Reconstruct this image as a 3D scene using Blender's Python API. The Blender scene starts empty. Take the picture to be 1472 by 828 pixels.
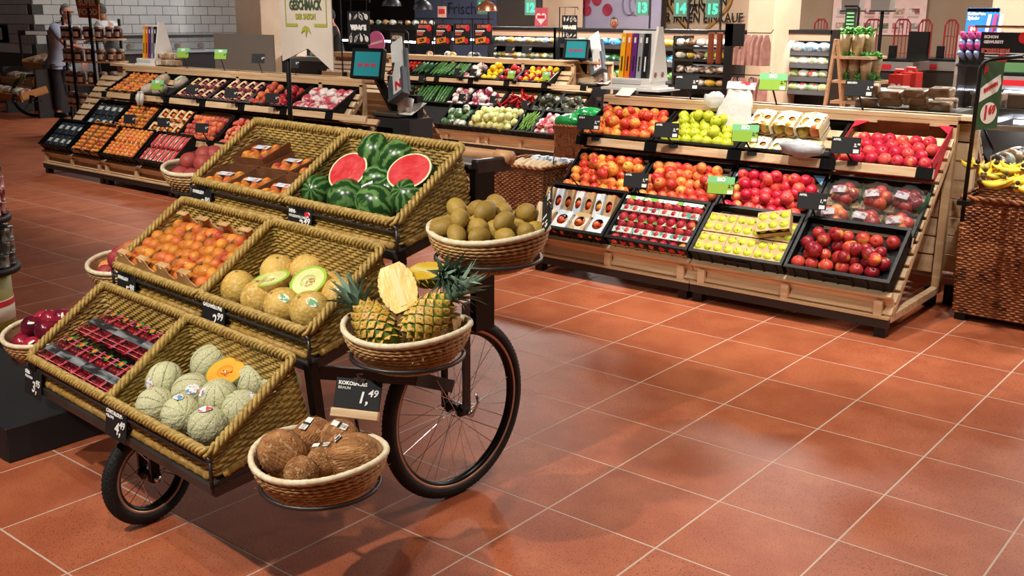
import bpy, math, random
from mathutils import Vector, Matrix, Euler, noise as mnoise
S = bpy.context.scene
COL = S.collection
R = random.Random(7)
PI = math.pi
# ---------------------------------------------------------------- camera
FPX, PITCH, ROLL, YAW, CAMH = 1470.0, .2601, -.0062, -.6825, 1.65
_f = Vector((math.sin(YAW)*math.cos(PITCH), math.cos(YAW)*math.cos(PITCH), -math.sin(PITCH)))
_r0 = Vector((math.cos(YAW), -math.sin(YAW), 0)); _d0 = _f.cross(_r0)
_r = _r0*math.cos(ROLL) + _d0*math.sin(ROLL); _d = -_r0*math.sin(ROLL) + _d0*math.cos(ROLL)
cam_d = bpy.data.cameras.new('camera'); cam = bpy.data.objects.new('camera', cam_d); COL.objects.link(cam)
cam_d.sensor_width = 36; cam_d.lens = FPX/1472*36; cam_d.clip_start = .05; cam_d.clip_end = 200
cam.matrix_world = Matrix(((_r.x, -_d.x, -_f.x, 0), (_r.y, -_d.y, -_f.y, 0), (_r.z, -_d.z, -_f.z, CAMH), (0, 0, 0, 1)))
S.camera = cam
# ---------------------------------------------------------------- world, lights, exposure
S.view_settings.view_transform = 'Standard'; S.view_settings.look = 'None'
S.view_settings.exposure = 0.9; S.view_settings.gamma = 1
S.cycles.use_denoising = True
S.cycles.max_bounces = 6; S.cycles.diffuse_bounces = 3; S.cycles.glossy_bounces = 3; S.cycles.transparent_max_bounces = 12
W = bpy.data.worlds.new('world'); S.world = W; W.use_nodes = True
W.node_tree.nodes['Background'].inputs[0].default_value = (1, .93, .86, 1)
W.node_tree.nodes['Background'].inputs[1].default_value = .035
def spot(x, y, z, tx, ty, tz, watt, angle=70, size=.06, col=(1, .93, .84), blend=.6):
    l = bpy.data.lights.new('ceiling_spot', 'SPOT'); l.energy = watt; l.spot_size = math.radians(angle); l.spot_blend = blend
    l.shadow_soft_size = size; l.color = col
    o = bpy.data.objects.new('ceiling_spot', l); COL.objects.link(o); o.location = (x, y, z)
    o.rotation_euler = (Vector((tx, ty, tz)) - Vector((x, y, z))).to_track_quat('-Z', 'Y').to_euler()
CEIL = 3.9
def lamp(x, y, watt, size=.5, col=(1, .93, .85)):
    l = bpy.data.lights.new('ceiling_panel', 'AREA'); l.energy = watt; l.shape = 'SQUARE'; l.size = size; l.color = col
    o = bpy.data.objects.new('ceiling_panel', l); COL.objects.link(o); o.location = (x, y, CEIL-.05)
# track spots over the cart
spot(-2.5, -.45, 3.7, -2.9, 1.9, .7, 270, 62, .05)
spot(-1.2, .6, 3.7, -2.4, 1.9, .7, 90, 60, .05)
spot(-3.9, .2, 3.7, -3.4, 2.0, .7, 70, 60, .05)
# aisle, apples, left stand
spot(-.7, 3.6, 3.7, -.9, 4.4, 0, 100, 80)
spot(.3, 3.9, 3.7, .2, 4.2, 0, 60, 110)
spot(-2.3, 4.75, 3.7, -2.5, 5.8, .7, 190, 62)
spot(-3.8, 4.8, 3.7, -3.7, 5.85, .7, 190, 60)
spot(-1.1, 4.8, 3.7, -1.8, 5.8, .7, 130, 62)
spot(-1.3, 3.4, 3.75, -1.3, 3.5, 0, 60, 62)
spot(-6.0, 3.8, 3.7, -6.6, 5.6, .6, 150, 75)
spot(-7.8, 3.8, 3.7, -8.2, 5.6, .6, 150, 75)
spot(-9.6, 3.8, 3.7, -9.8, 5.6, .6, 130, 75)
spot(-5.4, 4.4, 3.7, -5.5, 4.2, 0, 70, 75)
spot(-7.0, 8.4, 3.7, -7.0, 10.8, .6, 200, 80)
spot(-9.4, 8.4, 3.7, -9.0, 10.8, .6, 200, 80)
spot(-5.4, 8.6, 3.7, -5.5, 10.6, .6, 120, 80)
lamp(-14.2, 8.8, 45); lamp(-17.0, 12.8, 95, .5, (.92, .96, 1)); lamp(-10, 12.4, 190); lamp(-5.0, 12.0, 190); lamp(-13.5, 16.5, 110)
lamp(0, 9.2, 110); lamp(-1.5, 13.5, 130); lamp(-5, 18.5, 130); lamp(-10.5, 18.5, 150); lamp(2.5, 13, 80)
# ---------------------------------------------------------------- pixel helper: a photo pixel on a plane of known height or depth
def _ray(x, y): return _r*((x-736)/FPX) + _d*((y-414)/FPX) + _f
def at(x, y, z=0):
    v = _ray(x, y); return Vector((0, 0, CAMH)) + v*((z-CAMH)/v.z)
def atY(x, y, Y):
    v = _ray(x, y); return Vector((0, 0, CAMH)) + v*(Y/v.y)
def atX(x, y, X):
    v = _ray(x, y); return Vector((0, 0, CAMH)) + v*(X/v.x)
def proj(p):
    q = Vector(p) - Vector((0, 0, CAMH)); w = q.dot(_f)
    return (q.dot(_r)/w*FPX+736, q.dot(_d)/w*FPX+414, w)
# ---------------------------------------------------------------- materials
def lin(c):
    if isinstance(c, str):
        c = tuple(int(c[i:i+2], 16)/255 for i in (0, 2, 4))
        c = tuple(v/12.92 if v <= .04045 else ((v+.055)/1.055)**2.4 for v in c)
    return (c[0], c[1], c[2], 1)
MATS = {}
def mat(name, c1, c2=None, rough=.5, metal=0, scale=8, lo=.4, hi=.6, rnd=0, hue=0, bump=0, bscale=None, stretch=None, c3=None, s3=60, lo3=.6, hi3=.66, spec=.5,
        trans=0, alpha=1, emit=0, coat=0, wave=None, sss=0, zgrad=None, ior=1.45):
    """procedural material: two colours mixed by noise, a third as flecks, per-object variation, fine relief"""
    if name in MATS: return MATS[name]
    m = bpy.data.materials.new(name); m.use_nodes = True; n = m.node_tree; L = n.links.new; N = n.nodes.new
    b = n.nodes['Principled BSDF']; I = b.inputs
    I['Roughness'].default_value = rough; I['Metallic'].default_value = metal; I['Specular IOR Level'].default_value = spec
    I['Transmission Weight'].default_value = trans; I['Alpha'].default_value = alpha; I['Coat Weight'].default_value = coat; I['IOR'].default_value = ior
    if sss: I['Subsurface Weight'].default_value = sss; I['Subsurface Radius'].default_value = (.01, .005, .003)
    tc = N('ShaderNodeTexCoord'); oi = N('ShaderNodeObjectInfo'); vec = tc.outputs['Object']
    if stretch:
        mp = N('ShaderNodeMapping'); mp.inputs['Scale'].default_value = stretch; L(vec, mp.inputs[0]); vec = mp.outputs[0]
    ad = N('ShaderNodeVectorMath'); ad.operation = 'MULTIPLY_ADD'; L(oi.outputs['Random'], ad.inputs[0]); ad.inputs[1].default_value = (37, 51, 23)
    L(vec, ad.inputs[2]); vec = ad.outputs[0]
    def ramp(fac, a, bb, lo, hi):
        mr = N('ShaderNodeMapRange'); mr.inputs[1].default_value = lo; mr.inputs[2].default_value = hi; L(fac, mr.inputs[0])
        mx = N('ShaderNodeMix'); mx.data_type = 'RGBA'; L(mr.outputs[0], mx.inputs[0])
        for s, v in ((6, a), (7, bb)):
            if isinstance(v, tuple): mx.inputs[s].default_value = v
            else: L(v, mx.inputs[s])
        return mx.outputs[2]
    out = None
    if c2 is not None:
        if wave:
            t = N('ShaderNodeTexWave'); t.bands_direction = wave; t.inputs['Scale'].default_value = scale; t.inputs['Distortion'].default_value = 3; t.inputs['Detail'].default_value = 2
            fo = t.outputs['Fac']
        else:
            t = N('ShaderNodeTexNoise'); t.inputs['Scale'].default_value = scale; t.inputs['Detail'].default_value = 3; fo = t.outputs['Fac']
        L(vec, t.inputs['Vector'])
        if zgrad:
            sp = N('ShaderNodeSeparateXYZ'); L(tc.outputs['Object'], sp.inputs[0]); mm = N('ShaderNodeMath'); mm.operation = 'MULTIPLY_ADD'
            L(sp.outputs[2], mm.inputs[0]); mm.inputs[1].default_value = zgrad; L(fo, mm.inputs[2]); fo = mm.outputs[0]
        if rnd:
            m2 = N('ShaderNodeMath'); m2.operation = 'MULTIPLY_ADD'; L(oi.outputs['Random'], m2.inputs[0]); m2.inputs[1].default_value = rnd
            m3 = N('ShaderNodeMath'); m3.operation = 'SUBTRACT'; m3.inputs[1].default_value = rnd/2; L(fo, m2.inputs[2]); L(m2.outputs[0], m3.inputs[0]); fo = m3.outputs[0]
        out = ramp(fo, lin(c1), lin(c2), lo, hi)
    if c3 is not None:
        t = N('ShaderNodeTexNoise'); t.inputs['Scale'].default_value = s3; t.inputs['Detail'].default_value = 1; L(vec, t.inputs['Vector'])
        out = ramp(t.outputs['Fac'], out if out is not None else lin(c1), lin(c3), lo3, hi3)
    if hue:
        hs = N('ShaderNodeHueSaturation'); mr = N('ShaderNodeMapRange'); mr.inputs[3].default_value = 1-hue; mr.inputs[4].default_value = 1+hue
        L(oi.outputs['Random'], mr.inputs[0]); L(mr.outputs[0], hs.inputs['Value'])
        if out is not None: L(out, hs.inputs['Color'])
        else: hs.inputs['Color'].default_value = lin(c1)
        out = hs.outputs[0]
    if out is not None: L(out, I['Base Color'])
    else: I['Base Color'].default_value = lin(c1)
    if emit:
        I['Emission Strength'].default_value = emit
        if out is not None: L(out, I['Emission Color'])
        else: I['Emission Color'].default_value = lin(c1)
    if bump:
        t = N('ShaderNodeTexNoise'); t.inputs['Scale'].default_value = bscale or scale*3; t.inputs['Detail'].default_value = 3; L(vec, t.inputs['Vector'])
        bp = N('ShaderNodeBump'); bp.inputs['Strength'].default_value = bump; bp.inputs['Distance'].default_value = .01; L(t.outputs['Fac'], bp.inputs['Height']); L(bp.outputs[0], I['Normal'])
    MATS[name] = m
    return m
# ---------------------------------------------------------------- mesh builder
def T(x=0, y=0, z=0): return Matrix.Translation((x, y, z))
def RX(a): return Matrix.Rotation(a, 4, 'X')
def RY(a): return Matrix.Rotation(a, 4, 'Y')
def RZ(a): return Matrix.Rotation(a, 4, 'Z')
def SC(x, y=None, z=None): return Matrix.Diagonal((x, x if y is None else y, x if z is None else z, 1))
class MB:
    def __init__(s, M=None): s.v = []; s.f = []; s.mi = []; s.M = M; s.k = 0
    def add(s, vs, fs, M=None):
        n = len(s.v); M = (s.M @ M) if (s.M and M) else (s.M or M)
        s.v += [M @ Vector(p) for p in vs] if M else [Vector(p) for p in vs]
        s.f += [tuple(i+n for i in f) for f in fs]; s.mi += [s.k]*len(fs); return s
    def box(s, x0, x1, y0, y1, z0, z1, M=None, ch=0):
        if ch:
            c = min(ch, (x1-x0)*.45, (y1-y0)*.45, (z1-z0)*.45)
            a = [(x0+c, y0), (x1-c, y0), (x1, y0+c), (x1, y1-c), (x1-c, y1), (x0+c, y1), (x0, y1-c), (x0, y0+c)]
            b = [(x0+c, y0+c), (x1-c, y0+c), (x1-c, y0+c), (x1-c, y1-c), (x1-c, y1-c), (x0+c, y1-c), (x0+c, y1-c), (x0+c, y0+c)]
            vs = [(*p, z0) for p in b] + [(*p, z0+c) for p in a] + [(*p, z1-c) for p in a] + [(*p, z1) for p in b]
            fs = [tuple(range(7, -1, -1)), tuple(range(24, 32))]
            for r in range(3):
                for i in range(8): j = (i+1) % 8; fs.append((r*8+i, r*8+j, r*8+8+j, r*8+8+i))
            return s.add(vs, fs, M)
        vs = [(x0, y0, z0), (x1, y0, z0), (x1, y1, z0), (x0, y1, z0), (x0, y0, z1), (x1, y0, z1), (x1, y1, z1), (x0, y1, z1)]
        return s.add(vs, [(3, 2, 1, 0), (4, 5, 6, 7), (0, 1, 5, 4), (1, 2, 6, 5), (2, 3, 7, 6), (3, 0, 4, 7)], M)
    def bar(s, p, q, w, h=None, up=(0, 0, 1), ch=0):
        p, q = Vector(p), Vector(q); d = q-p; L = d.length; h = h or w; y = d/L; u = Vector(up)
        if abs(y.dot(u)) > .98: u = Vector((1, 0, 0))
        x = y.cross(u).normalized(); z = x.cross(y)
        m = Matrix(((x.x, y.x, z.x, p.x), (x.y, y.y, z.y, p.y), (x.z, y.z, z.z, p.z), (0, 0, 0, 1)))
        return s.box(-w/2, w/2, 0, L, -h/2, h/2, m, ch)
    def tube(s, pts, r, n=6, closed=False, M=None, cap=True):
        pts = [Vector(p) for p in pts]; N = len(pts); vs = []; fs = []; prev = None
        for i, p in enumerate(pts):
            a = pts[i-1] if (i or closed) else p; b = pts[(i+1) % N] if (i < N-1 or closed) else p
            t = (b-a); t = t.normalized() if t.length > 1e-9 else Vector((0, 0, 1))
            if prev is None: prev = t.orthogonal().normalized() if abs(t.z) > .95 else Vector((0, 0, 1))
            x = (prev - t*prev.dot(t)); x = x.normalized() if x.length > 1e-6 else t.orthogonal().normalized(); prev = x; y = t.cross(x)
            rr = r[i] if isinstance(r, (list, tuple)) else r
            for k in range(n): a_ = 2*PI*k/n; vs.append(p + x*(rr*math.cos(a_)) + y*(rr*math.sin(a_)))
        for i in range(N if closed else N-1):
            j = (i+1) % N
            for k in range(n): l = (k+1) % n; fs.append((i*n+k, i*n+l, j*n+l, j*n+k))
        if cap and not closed: fs += [tuple(range(n-1, -1, -1)), tuple(range((N-1)*n, N*n))]
        return s.add(vs, fs, M)
    def lathe(s, prof, n=16, M=None, f=None, cap=True):
        vs = []; fs = []; K = len(prof)
        for r, z in prof:
            for k in range(n):
                a = 2*PI*k/n; q = f(a, r, z) if f else r; vs.append((q*math.cos(a), q*math.sin(a), z))
        for i in range(K-1):
            for k in range(n): l = (k+1) % n; fs.append((i*n+k, i*n+l, i*n+n+l, i*n+n+k))
        cap = cap and prof[0] != prof[-1]
        if cap and prof[0][0] > 1e-5: fs.append(tuple(range(n-1, -1, -1)))
        if cap and prof[-1][0] > 1e-5: fs.append(tuple(range((K-1)*n, K*n)))
        return s.add(vs, fs, M)
    def prism(s, poly, h, M=None):
        n = len(poly); vs = [(x, y, 0) for x, y in poly] + [(x, y, h) for x, y in poly]
        return s.add(vs, [tuple(range(n-1, -1, -1)), tuple(range(n, 2*n))] + [(i, (i+1) % n, n+(i+1) % n, n+i) for i in range(n)], M)
    def ball(s, rx, ry=None, rz=None, n=12, m=8, M=None, fn=None):
        ry = ry or rx; rz = rz or rx; vs = []; fs = []
        for i in range(m+1):
            t = PI*i/m
            for k in range(n):
                a = 2*PI*k/n; d = Vector((math.sin(t)*math.cos(a), math.sin(t)*math.sin(a), -math.cos(t))); g = fn(d) if fn else 1
                vs.append((d.x*rx*g, d.y*ry*g, d.z*rz*g))
        for i in range(m):
            for k in range(n): l = (k+1) % n; fs.append((i*n+k, i*n+l, i*n+n+l, i*n+n+k))
        return s.add(vs, fs, M)
    def holeplate(s, w, h, hw, hh, t=.002, M=None, n=16):
        """plate w x h with an oval opening"""
        o = []; q = []
        for k in range(n):
            a = 2*PI*k/n; c, d = math.cos(a), math.sin(a); g = max(abs(c), abs(d)); o.append((c/g*w/2, d/g*h/2)); q.append((c*hw, d*hh))
        vs = [(*p, 0) for p in o] + [(*p, 0) for p in q] + [(*p, t) for p in o] + [(*p, t) for p in q]; fs = []
        for k in range(n):
            l = (k+1) % n; fs += [(k, n+k, n+l, l), (2*n+k, 2*n+l, 3*n+l, 3*n+k), (k, l, 2*n+l, 2*n+k), (n+k, 3*n+k, 3*n+l, n+l)]
        return s.add(vs, fs, M)
    def mesh(s, name, mats, smooth=False):
        me = bpy.data.meshes.new(name); me.from_pydata([tuple(p) for p in s.v], [], s.f)
        for m in (mats if isinstance(mats, (list, tuple)) else [mats]): me.materials.append(m)
        if any(s.mi): me.polygons.foreach_set('material_index', s.mi)
        if smooth: me.polygons.foreach_set('use_smooth', [True]*len(me.polygons))
        me.update(); return me
    def build(s, name, mats, parent=None, smooth=False, M=None):
        return put(name, s.mesh(name, mats, smooth), parent, M)
def put(name, me, parent=None, M=None):
    o = bpy.data.objects.new(name, me); COL.objects.link(o)
    if parent: o.parent = parent
    if M is not None: o.matrix_basis = M
    return o
def tag(o, label, cat, group=None):
    o['label'] = label; o['category'] = cat
    if group: o['group'] = group
    return o
def thing(name, label, cat, M=None, group=None):
    o = bpy.data.objects.new(name, None); COL.objects.link(o); o.empty_display_size = .1
    if M is not None: o.matrix_basis = M
    return tag(o, label, cat, group)
def struct(o): o['kind'] = 'structure'; return o
def stuff(o): o['kind'] = 'stuff'; return o
_ch = {}
def clone(o, M=None, label=None, group=None, parent=None):
    c = o.copy(); COL.objects.link(c)
    if parent: c.parent = parent
    if M is not None: c.matrix_basis = M
    if label: c['label'] = label
    if group: c['group'] = group
    for k in [x for x in o.children]: clone(k, None, None, None, c)
    return c
_tx = {}
def text(s, size, m, parent=None, M=None, name='lettering', ext=.0006, al='CENTER', bold=0, shear=0, sx=1):
    key = (s, size, m.name, al, bold, shear)
    if key not in _tx:
        cu = bpy.data.curves.new('lettering', 'FONT'); cu.body = s; cu.size = size; cu.align_x = al; cu.align_y = 'CENTER'; cu.extrude = ext; cu.resolution_u = 2
        cu.offset = bold; cu.shear = shear
        o = bpy.data.objects.new('lettering', cu); COL.objects.link(o)
        me = bpy.data.meshes.new_from_object(o); bpy.data.objects.remove(o); me.materials.clear(); me.materials.append(m); _tx[key] = me
    M = M or Matrix()
    return put(name, _tx[key], parent, M @ SC(sx, 1, 1) if sx != 1 else M)
def crate_frame(p, yaw, tilt): return Matrix.Translation(p) @ RZ(yaw) @ RX(tilt)
# common materials
wood = mat('light_beech', 'dcbf99', 'cba67c', .45, scale=3, stretch=(1, 12, 12), rnd=.3, bump=.05)
black = mat('black_plastic', '0a0a0b', rough=.45, spec=.35)
blackm = mat('black_metal', '17171a', rough=.4, metal=.3)
grey = mat('dark_grey_metal', '3c3d40', rough=.4, metal=.5)
white = mat('white_plastic', 'e9e7e2', rough=.4)
paper = mat('white_paper', 'efece4', rough=.7)
chalk = mat('white_print', 'f2f0ea', rough=.7)
kraft = mat('kraft_card', 'b98d5c', 'a67c4e', rough=.8, scale=20)
slate = mat('black_card', '17181a', rough=.6)
# ================================================================ setting
tilem = mat('terracotta_terrazzo', '9e5335', 'aa5f3e', rough=.46, scale=5, rnd=.1, hue=.025, spec=.3, c3='62301d', s3=210, lo3=.61, hi3=.67, bump=.03, bscale=120)
grout = mat('pale_grout', 'bda595', rough=.85)
fl = struct(MB().box(-24, 6, -3, 27, -.06, -.0006).build('floor', grout))
TX0, TY0, TA, TB = -1.5073, 1.7384, .4325, .4272
cand = []
for i in range(-14, 52):
    for j in range(-8, 58):
        cx, cy = TX0-(i+.5)*TA, TY0+(j+.5)*TB
        if cx < -23.7 or cx > 5.7 or cy < -2.7 or cy > 26.7: continue
        px, py, w = proj((cx, cy, 0)) if (Vector((cx, cy, -CAMH))).dot(_f) > .3 else (0, 0, -1)
        inv = w > 0 and -90 < px < 1560 and py < 900
        cand.append((0 if inv else 1, math.hypot(cx, cy), cx, cy))
cand.sort()
g = .0025
tm = MB().box(-TA/2+g, TA/2-g, -TB/2+g, TB/2-g, -.012, 0, ch=.0015).mesh('tile', tilem)
rest = MB()
for n, (a, b, cx, cy) in enumerate(cand):
    if n < 300: put('tile', tm, fl, T(cx, cy, 0))
    else: rest.box(cx-TA/2+g, cx+TA/2-g, cy-TB/2+g, cy+TB/2-g, -.012, 0)
stuff(rest.build('far_tiles', tilem, fl))
struct(MB().box(-24, 6, -3, 27, CEIL, CEIL+.1).build('ceiling', mat('dark_ceiling', '4a4845', rough=.9)))
cream = mat('cream_plaster', 'cdb59a', 'c4ab8f', rough=.8, scale=2)
wt = mat('white_glazed_tile', 'd6d5d2', 'cfcecb', rough=.2, scale=3, hue=.05)
wg = mat('dark_wall_grout', '55534f', rough=.9)
WX, WY = -19.3, 9.6
wl = struct(MB().box(WX-.15, WX-.008, WY, 15.2, 0, CEIL).build('wall_left', wg))
wl2 = struct(MB().box(-24, WX-.15, WY+.008, WY+.15, 0, CEIL).build('wall_front', wg))
tw, th = .36, .18
ms = MB().box(-.002, .008, -tw/2+.005, tw/2-.005, -th/2+.005, th/2-.005, ch=.003).mesh('tile', wt)
ms2 = MB().box(-tw/2+.005, tw/2-.005, -.008, .002, -th/2+.005, th/2-.005, ch=.003).mesh('tile', wt)
lo = MB()
for k in range(21):
    z = (k+.5)*th
    for i in range(16):
        y = WY+.02 + (i+.5 + (.5 if k % 2 else 0))*tw
        if y+tw/2 > 15.2: continue
        if z > .9 and z < 2.4: put('tile', ms, wl, T(WX-.008, y, z))
        else: lo.box(WX-.01, WX, y-tw/2+.005, y+tw/2-.005, z-th/2+.005, z+th/2-.005)
    for i in range(12):
        x = WX-.02 - (i+.5 + (.5 if k % 2 else 0))*tw
        if z > .9 and z < 2.4 and i < 6: put('tile', ms2, wl2, T(x, WY+.008, z))
stuff(lo.build('other_tiles', wt, wl))
# beige pillars
struct(MB().box(-17.45, -16.65, 12.75, 13.85, 0, CEIL, ch=.01).build('trim_1', cream))
struct(MB().box(-24, 6, 26.9, 27, 0, CEIL).build('wall_back', cream))
struct(MB().box(5.9, 6, -3, 27, 0, CEIL).build('wall_right', cream))
# ================================================================ produce and packs: shared meshes
def fm(name, c1, c2, c3=None, **k):
    a = dict(rough=.35, scale=14, lo=.35, hi=.65, rnd=.5, hue=.12, c3=c3, s3=90); a.update(k); return mat(name, c1, c2, **a)
stem_m = mat('brown_stem', '5a4024', rough=.8)
def apple_mesh(name, m, r=.039, n=14):
    b = MB(); prof = []
    for i in range(10):
        t = PI*i/9; q = math.sin(t)*(1+.05*math.cos(t)); z = -math.cos(t)*.9
        if i == 0: z += .12
        if i == 9: z -= .2; q = 0
        if i == 8: z += .03
        prof.append((max(q, 0)*r, z*r))
    b.lathe(prof, n); b.k = 1; b.tube([(0, 0, r*.68), (.002, .001, r*1.0), (.005, .002, r*1.12)], .0016, 4)
    return b.mesh(name, [m, stem_m], True)
def berry_mesh(name, m, rx, ry=None, rz=None, n=12, k=8, fn=None): return MB().ball(rx, ry, rz, n, k, None, fn).mesh(name, m, True)
m_ry = fm('apple_red_yellow', 'd9402f', 'eda94a', 'f0c060', hue=.1, lo=.42, hi=.75, s3=40, lo3=.64, hi3=.75)
m_or = fm('apple_orange_red', 'cf3a32', 'e8964a', hue=.12, lo=.4, hi=.8)
m_rd = fm('apple_bright_red', 'c8213a', 'dd5a48', 'e9b04f', hue=.12, lo=.4, hi=.8, s3=12, lo3=.66, hi3=.8)
m_pk = fm('apple_pink_red', 'd02a45', 'de5c50', 'e5a055', hue=.08, lo=.4, hi=.8, s3=14, lo3=.64, hi3=.8)
m_dk = fm('apple_dark_red', '8e1a28', 'c04334', 'd99a40', hue=.15, lo=.35, hi=.75, s3=14, lo3=.6, hi3=.72)
m_gr = fm('apple_green', 'c8cb38', 'b8c030', hue=.08)
AP = {k: apple_mesh('apple', m) for k, m in dict(ry=m_ry, orr=m_or, rd=m_rd, pk=m_pk, dk=m_dk, gr=m_gr).items()}
AS = {k: apple_mesh('apple', m, .033, 10) for k, m in dict(rd=m_rd, gr=m_gr, ry=m_ry, dk=m_dk).items()}
m_pear = fm('pear_skin', 'b59a3c', 'c96a33', hue=.1, lo=.45, hi=.7)
PEAR = MB().lathe([(0, -.04), (.02, -.038), (.033, -.022), (.036, -.004), (.031, .016), (.022, .034), (.014, .05), (0, .056)], 12).mesh('pear', m_pear, True)
m_peach = fm('peach_skin', 'a83038', 'd9743f', 'e39a4a', hue=.12, rough=.6, lo=.4, hi=.7)
m_peach2 = fm('flat_peach_skin', 'd4584e', 'e08a62', hue=.12, rough=.6)
m_nect = fm('nectarine_skin', '9c1c30', 'd0503a', hue=.15, rough=.3, lo=.45, hi=.75)
m_plum = fm('plum_skin', '5d2038', '8d3542', hue=.15, rough=.45)
m_apri = fm('apricot_skin', 'ee9a34', 'e07636', 'c5303c', hue=.1, rough=.5, s3=18, lo3=.58, hi3=.7)
def dent(d): return 1 - .10*max(0, d.z)**8 - .05*math.exp(-(d.y/.12)**2)*(1 if d.x > 0 else 0)
PEACH = berry_mesh('peach', m_peach, .036, n=14, k=9, fn=dent); FLATP = berry_mesh('flat_peach', m_peach2, .036, .036, .02, fn=dent)
NECT = berry_mesh('nectarine', m_nect, .035, n=14, k=9, fn=dent); APRI = berry_mesh('apricot', m_apri, .025, n=12, k=8, fn=dent)
film = mat('clear_film', '2a2a2a', rough=.1, alpha=.12, spec=1, bump=.25, bscale=25)
film2 = mat('crinkled_film', '6a6a6a', rough=.12, alpha=.2, spec=1, bump=1, bscale=22)
# ---------------------------------------------------------------- crates
def crate(M, w, d, h, label, group=None, m=None, liner=.03, name='produce_crate'):
    m = m or black; b = MB(); t = .011
    b.box(-w/2, w/2, 0, d, 0, .008)
    b.box(-w/2, w/2, 0, t, 0, h); b.box(-w/2, w/2, d-t, d, 0, h); b.box(-w/2, -w/2+t, t, d-t, 0, h); b.box(w/2-t, w/2, t, d-t, 0, h)
    for k in range(7):
        x = -w/2+.04+k*(w-.08)/6; b.box(x-.006, x+.006, -.005, 0, .012, h-.012)
    b.box(-w*.14, w*.14, -.006, 0, h*.45, h*.7)
    c = b.build('produce_crate' if m is black else name, m, None, M=M); tag(c, label, 'crate', group)
    r = MB(); q = .007
    r.box(-w/2-q, w/2+q, -q, t+.002, h-.003, h+.006); r.box(-w/2-q, w/2+q, d-t-.002, d+q, h-.003, h+.006)
    r.box(-w/2-q, -w/2+t, t, d-t, h-.003, h+.006); r.box(w/2-t, w/2+q, t, d-t, h-.003, h+.006)
    r.build('rim', m, c)
    if liner: MB().box(-w/2+t, w/2-t, t, d-t, .008, liner).build('liner', mat('dark_liner', '1b1a1c', rough=.8), c)
    return c
def rot(): return Euler((R.uniform(0, 6.28), R.uniform(0, 6.28), R.uniform(0, 6.28))).to_matrix().to_4x4()
def tip(a=.9): return Euler((R.uniform(-a, a), R.uniform(-a, a), R.uniform(0, 6.28))).to_matrix().to_4x4()
def ordn(n): return ['zeroth', 'first', 'second', 'third', 'fourth', 'fifth', 'sixth', 'seventh', 'eighth', 'ninth', 'tenth', 'eleventh', 'twelfth'][n] if n < 13 else f'{n}th'
def fill(M, w, d, z, sp, mesh, name, label, cat, group, heap=0, jit=.006, tilt=.9, sc=.06, rows=None, front=0, full=None, rz=None, uniq=True):
    """fruits of one crate, hex packed on the liner, some heaped on top; each an object of its own"""
    n = 0; pts = []; ry = sp*.88; j = 0; y = sp*.55+front
    while y < d-sp*.42:
        x = -w/2 + sp*(.52 if j % 2 == 0 else 1.0)
        while x < w/2 - sp*.45:
            pts.append((x, y, z)); x += sp
        y += ry; j += 1
    for k in range(heap):
        x = R.uniform(-w/2+sp, w/2-sp); y = R.uniform(d*.25, d-sp); pts.append((x, y, z+sp*.62))
    ln = sorted(set(round(p[1], 3) for p in pts[:len(pts)-heap])); cnt = {}; hp = 0
    for k, (x, y, zz) in enumerate(pts):
        if uniq:
            if k < len(pts)-heap:
                q = ln.index(round(y, 3)); cnt[q] = cnt.get(q, 0)+1
                lab = f'{label}, {ordn(q+1)} line from the front, {ordn(cnt[q])} along'
            else: hp += 1; lab = f'{label}, {ordn(hp)} of those heaped on top'
        else: lab = label
        s = 1+R.uniform(-sc, sc)
        mm = M @ T(x+R.uniform(-jit, jit), y+R.uniform(-jit, jit), zz+R.uniform(-.003, .006)) @ (tip(tilt) if rz is None else RZ(rz+R.uniform(-.15, .15))) @ SC(s)
        tag(put(name, mesh if not isinstance(mesh, list) else R.choice(mesh), None, mm), lab, cat, group); n += 1
    return n
def kit(name, label, cat, group, M, parts):
    t = thing(name, label, cat, M, group)
    for nm, me, ms in parts:
        for q in ms: put(nm, me, t, q)
    return t
# sleeve carton with one oval window: open ends, fruit inside (x across, y along)
def sleeve_mesh(w, l, h, m, hw=.3, hh=.2, windows=1, name='carton'):
    b = MB(); ll = l/windows
    for k in range(windows): b.holeplate(w*.86, ll, w*hw*1.15, ll*hh*1.2, .0015, T(0, -l/2+ll*(k+.5), h))
    for s in (-1, 1):
        b.add([(s*w/2, -l/2, 0), (s*w/2, l/2, 0), (s*w*.43, l/2, h), (s*w*.43, -l/2, h)], [(0, 1, 2, 3) if s > 0 else (3, 2, 1, 0)])
    b.box(-w/2, w/2, -l/2, l/2, 0, .002)
    return b.mesh(name, m)
blue_card = mat('pale_blue_card', 'c9d8e2', 'f0f0ea', rough=.6, scale=16, lo=.45, hi=.55)
kraft_l = mat('light_kraft', 'cda878', 'bb9668', rough=.8, scale=25)
cream_card = mat('cream_card', 'ead3a0', 'f3ead6', rough=.7, scale=10, c3='b9643a', s3=26, lo3=.66, hi3=.7)
SL_K = sleeve_mesh(.07, .16, .07, kraft_l); SL_B = sleeve_mesh(.07, .16, .07, blue_card); SW_K = sleeve_mesh(.132, .14, .068, mat('pale_kraft_print', 'e2d8c6', 'c9a878', rough=.7, scale=14, lo=.46, hi=.54), .26, .24); SW_B = sleeve_mesh(.132, .14, .068, blue_card, .26, .24)
SL_C = sleeve_mesh(.15, .15, .07, cream_card, .13, .2)
def dbl_sleeve():
    b = MB(); h = .072; n = 12   # wavy lid over two fruits with two round windows
    for s in (-1, 1): b.holeplate(.07, .15, .02, .022, .002, T(s*.036, 0, h) @ RY(s*.18))
    b.box(-.075, .075, .070, .075, 0, .05); b.box(-.075, .075, -.075, .075, 0, .002)
    for s in (-1, 1): b.box(s*.072-.0015, s*.072+.0015, -.075, .075, 0, h-.012)
    return b.mesh('carton', cream_card)
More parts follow.
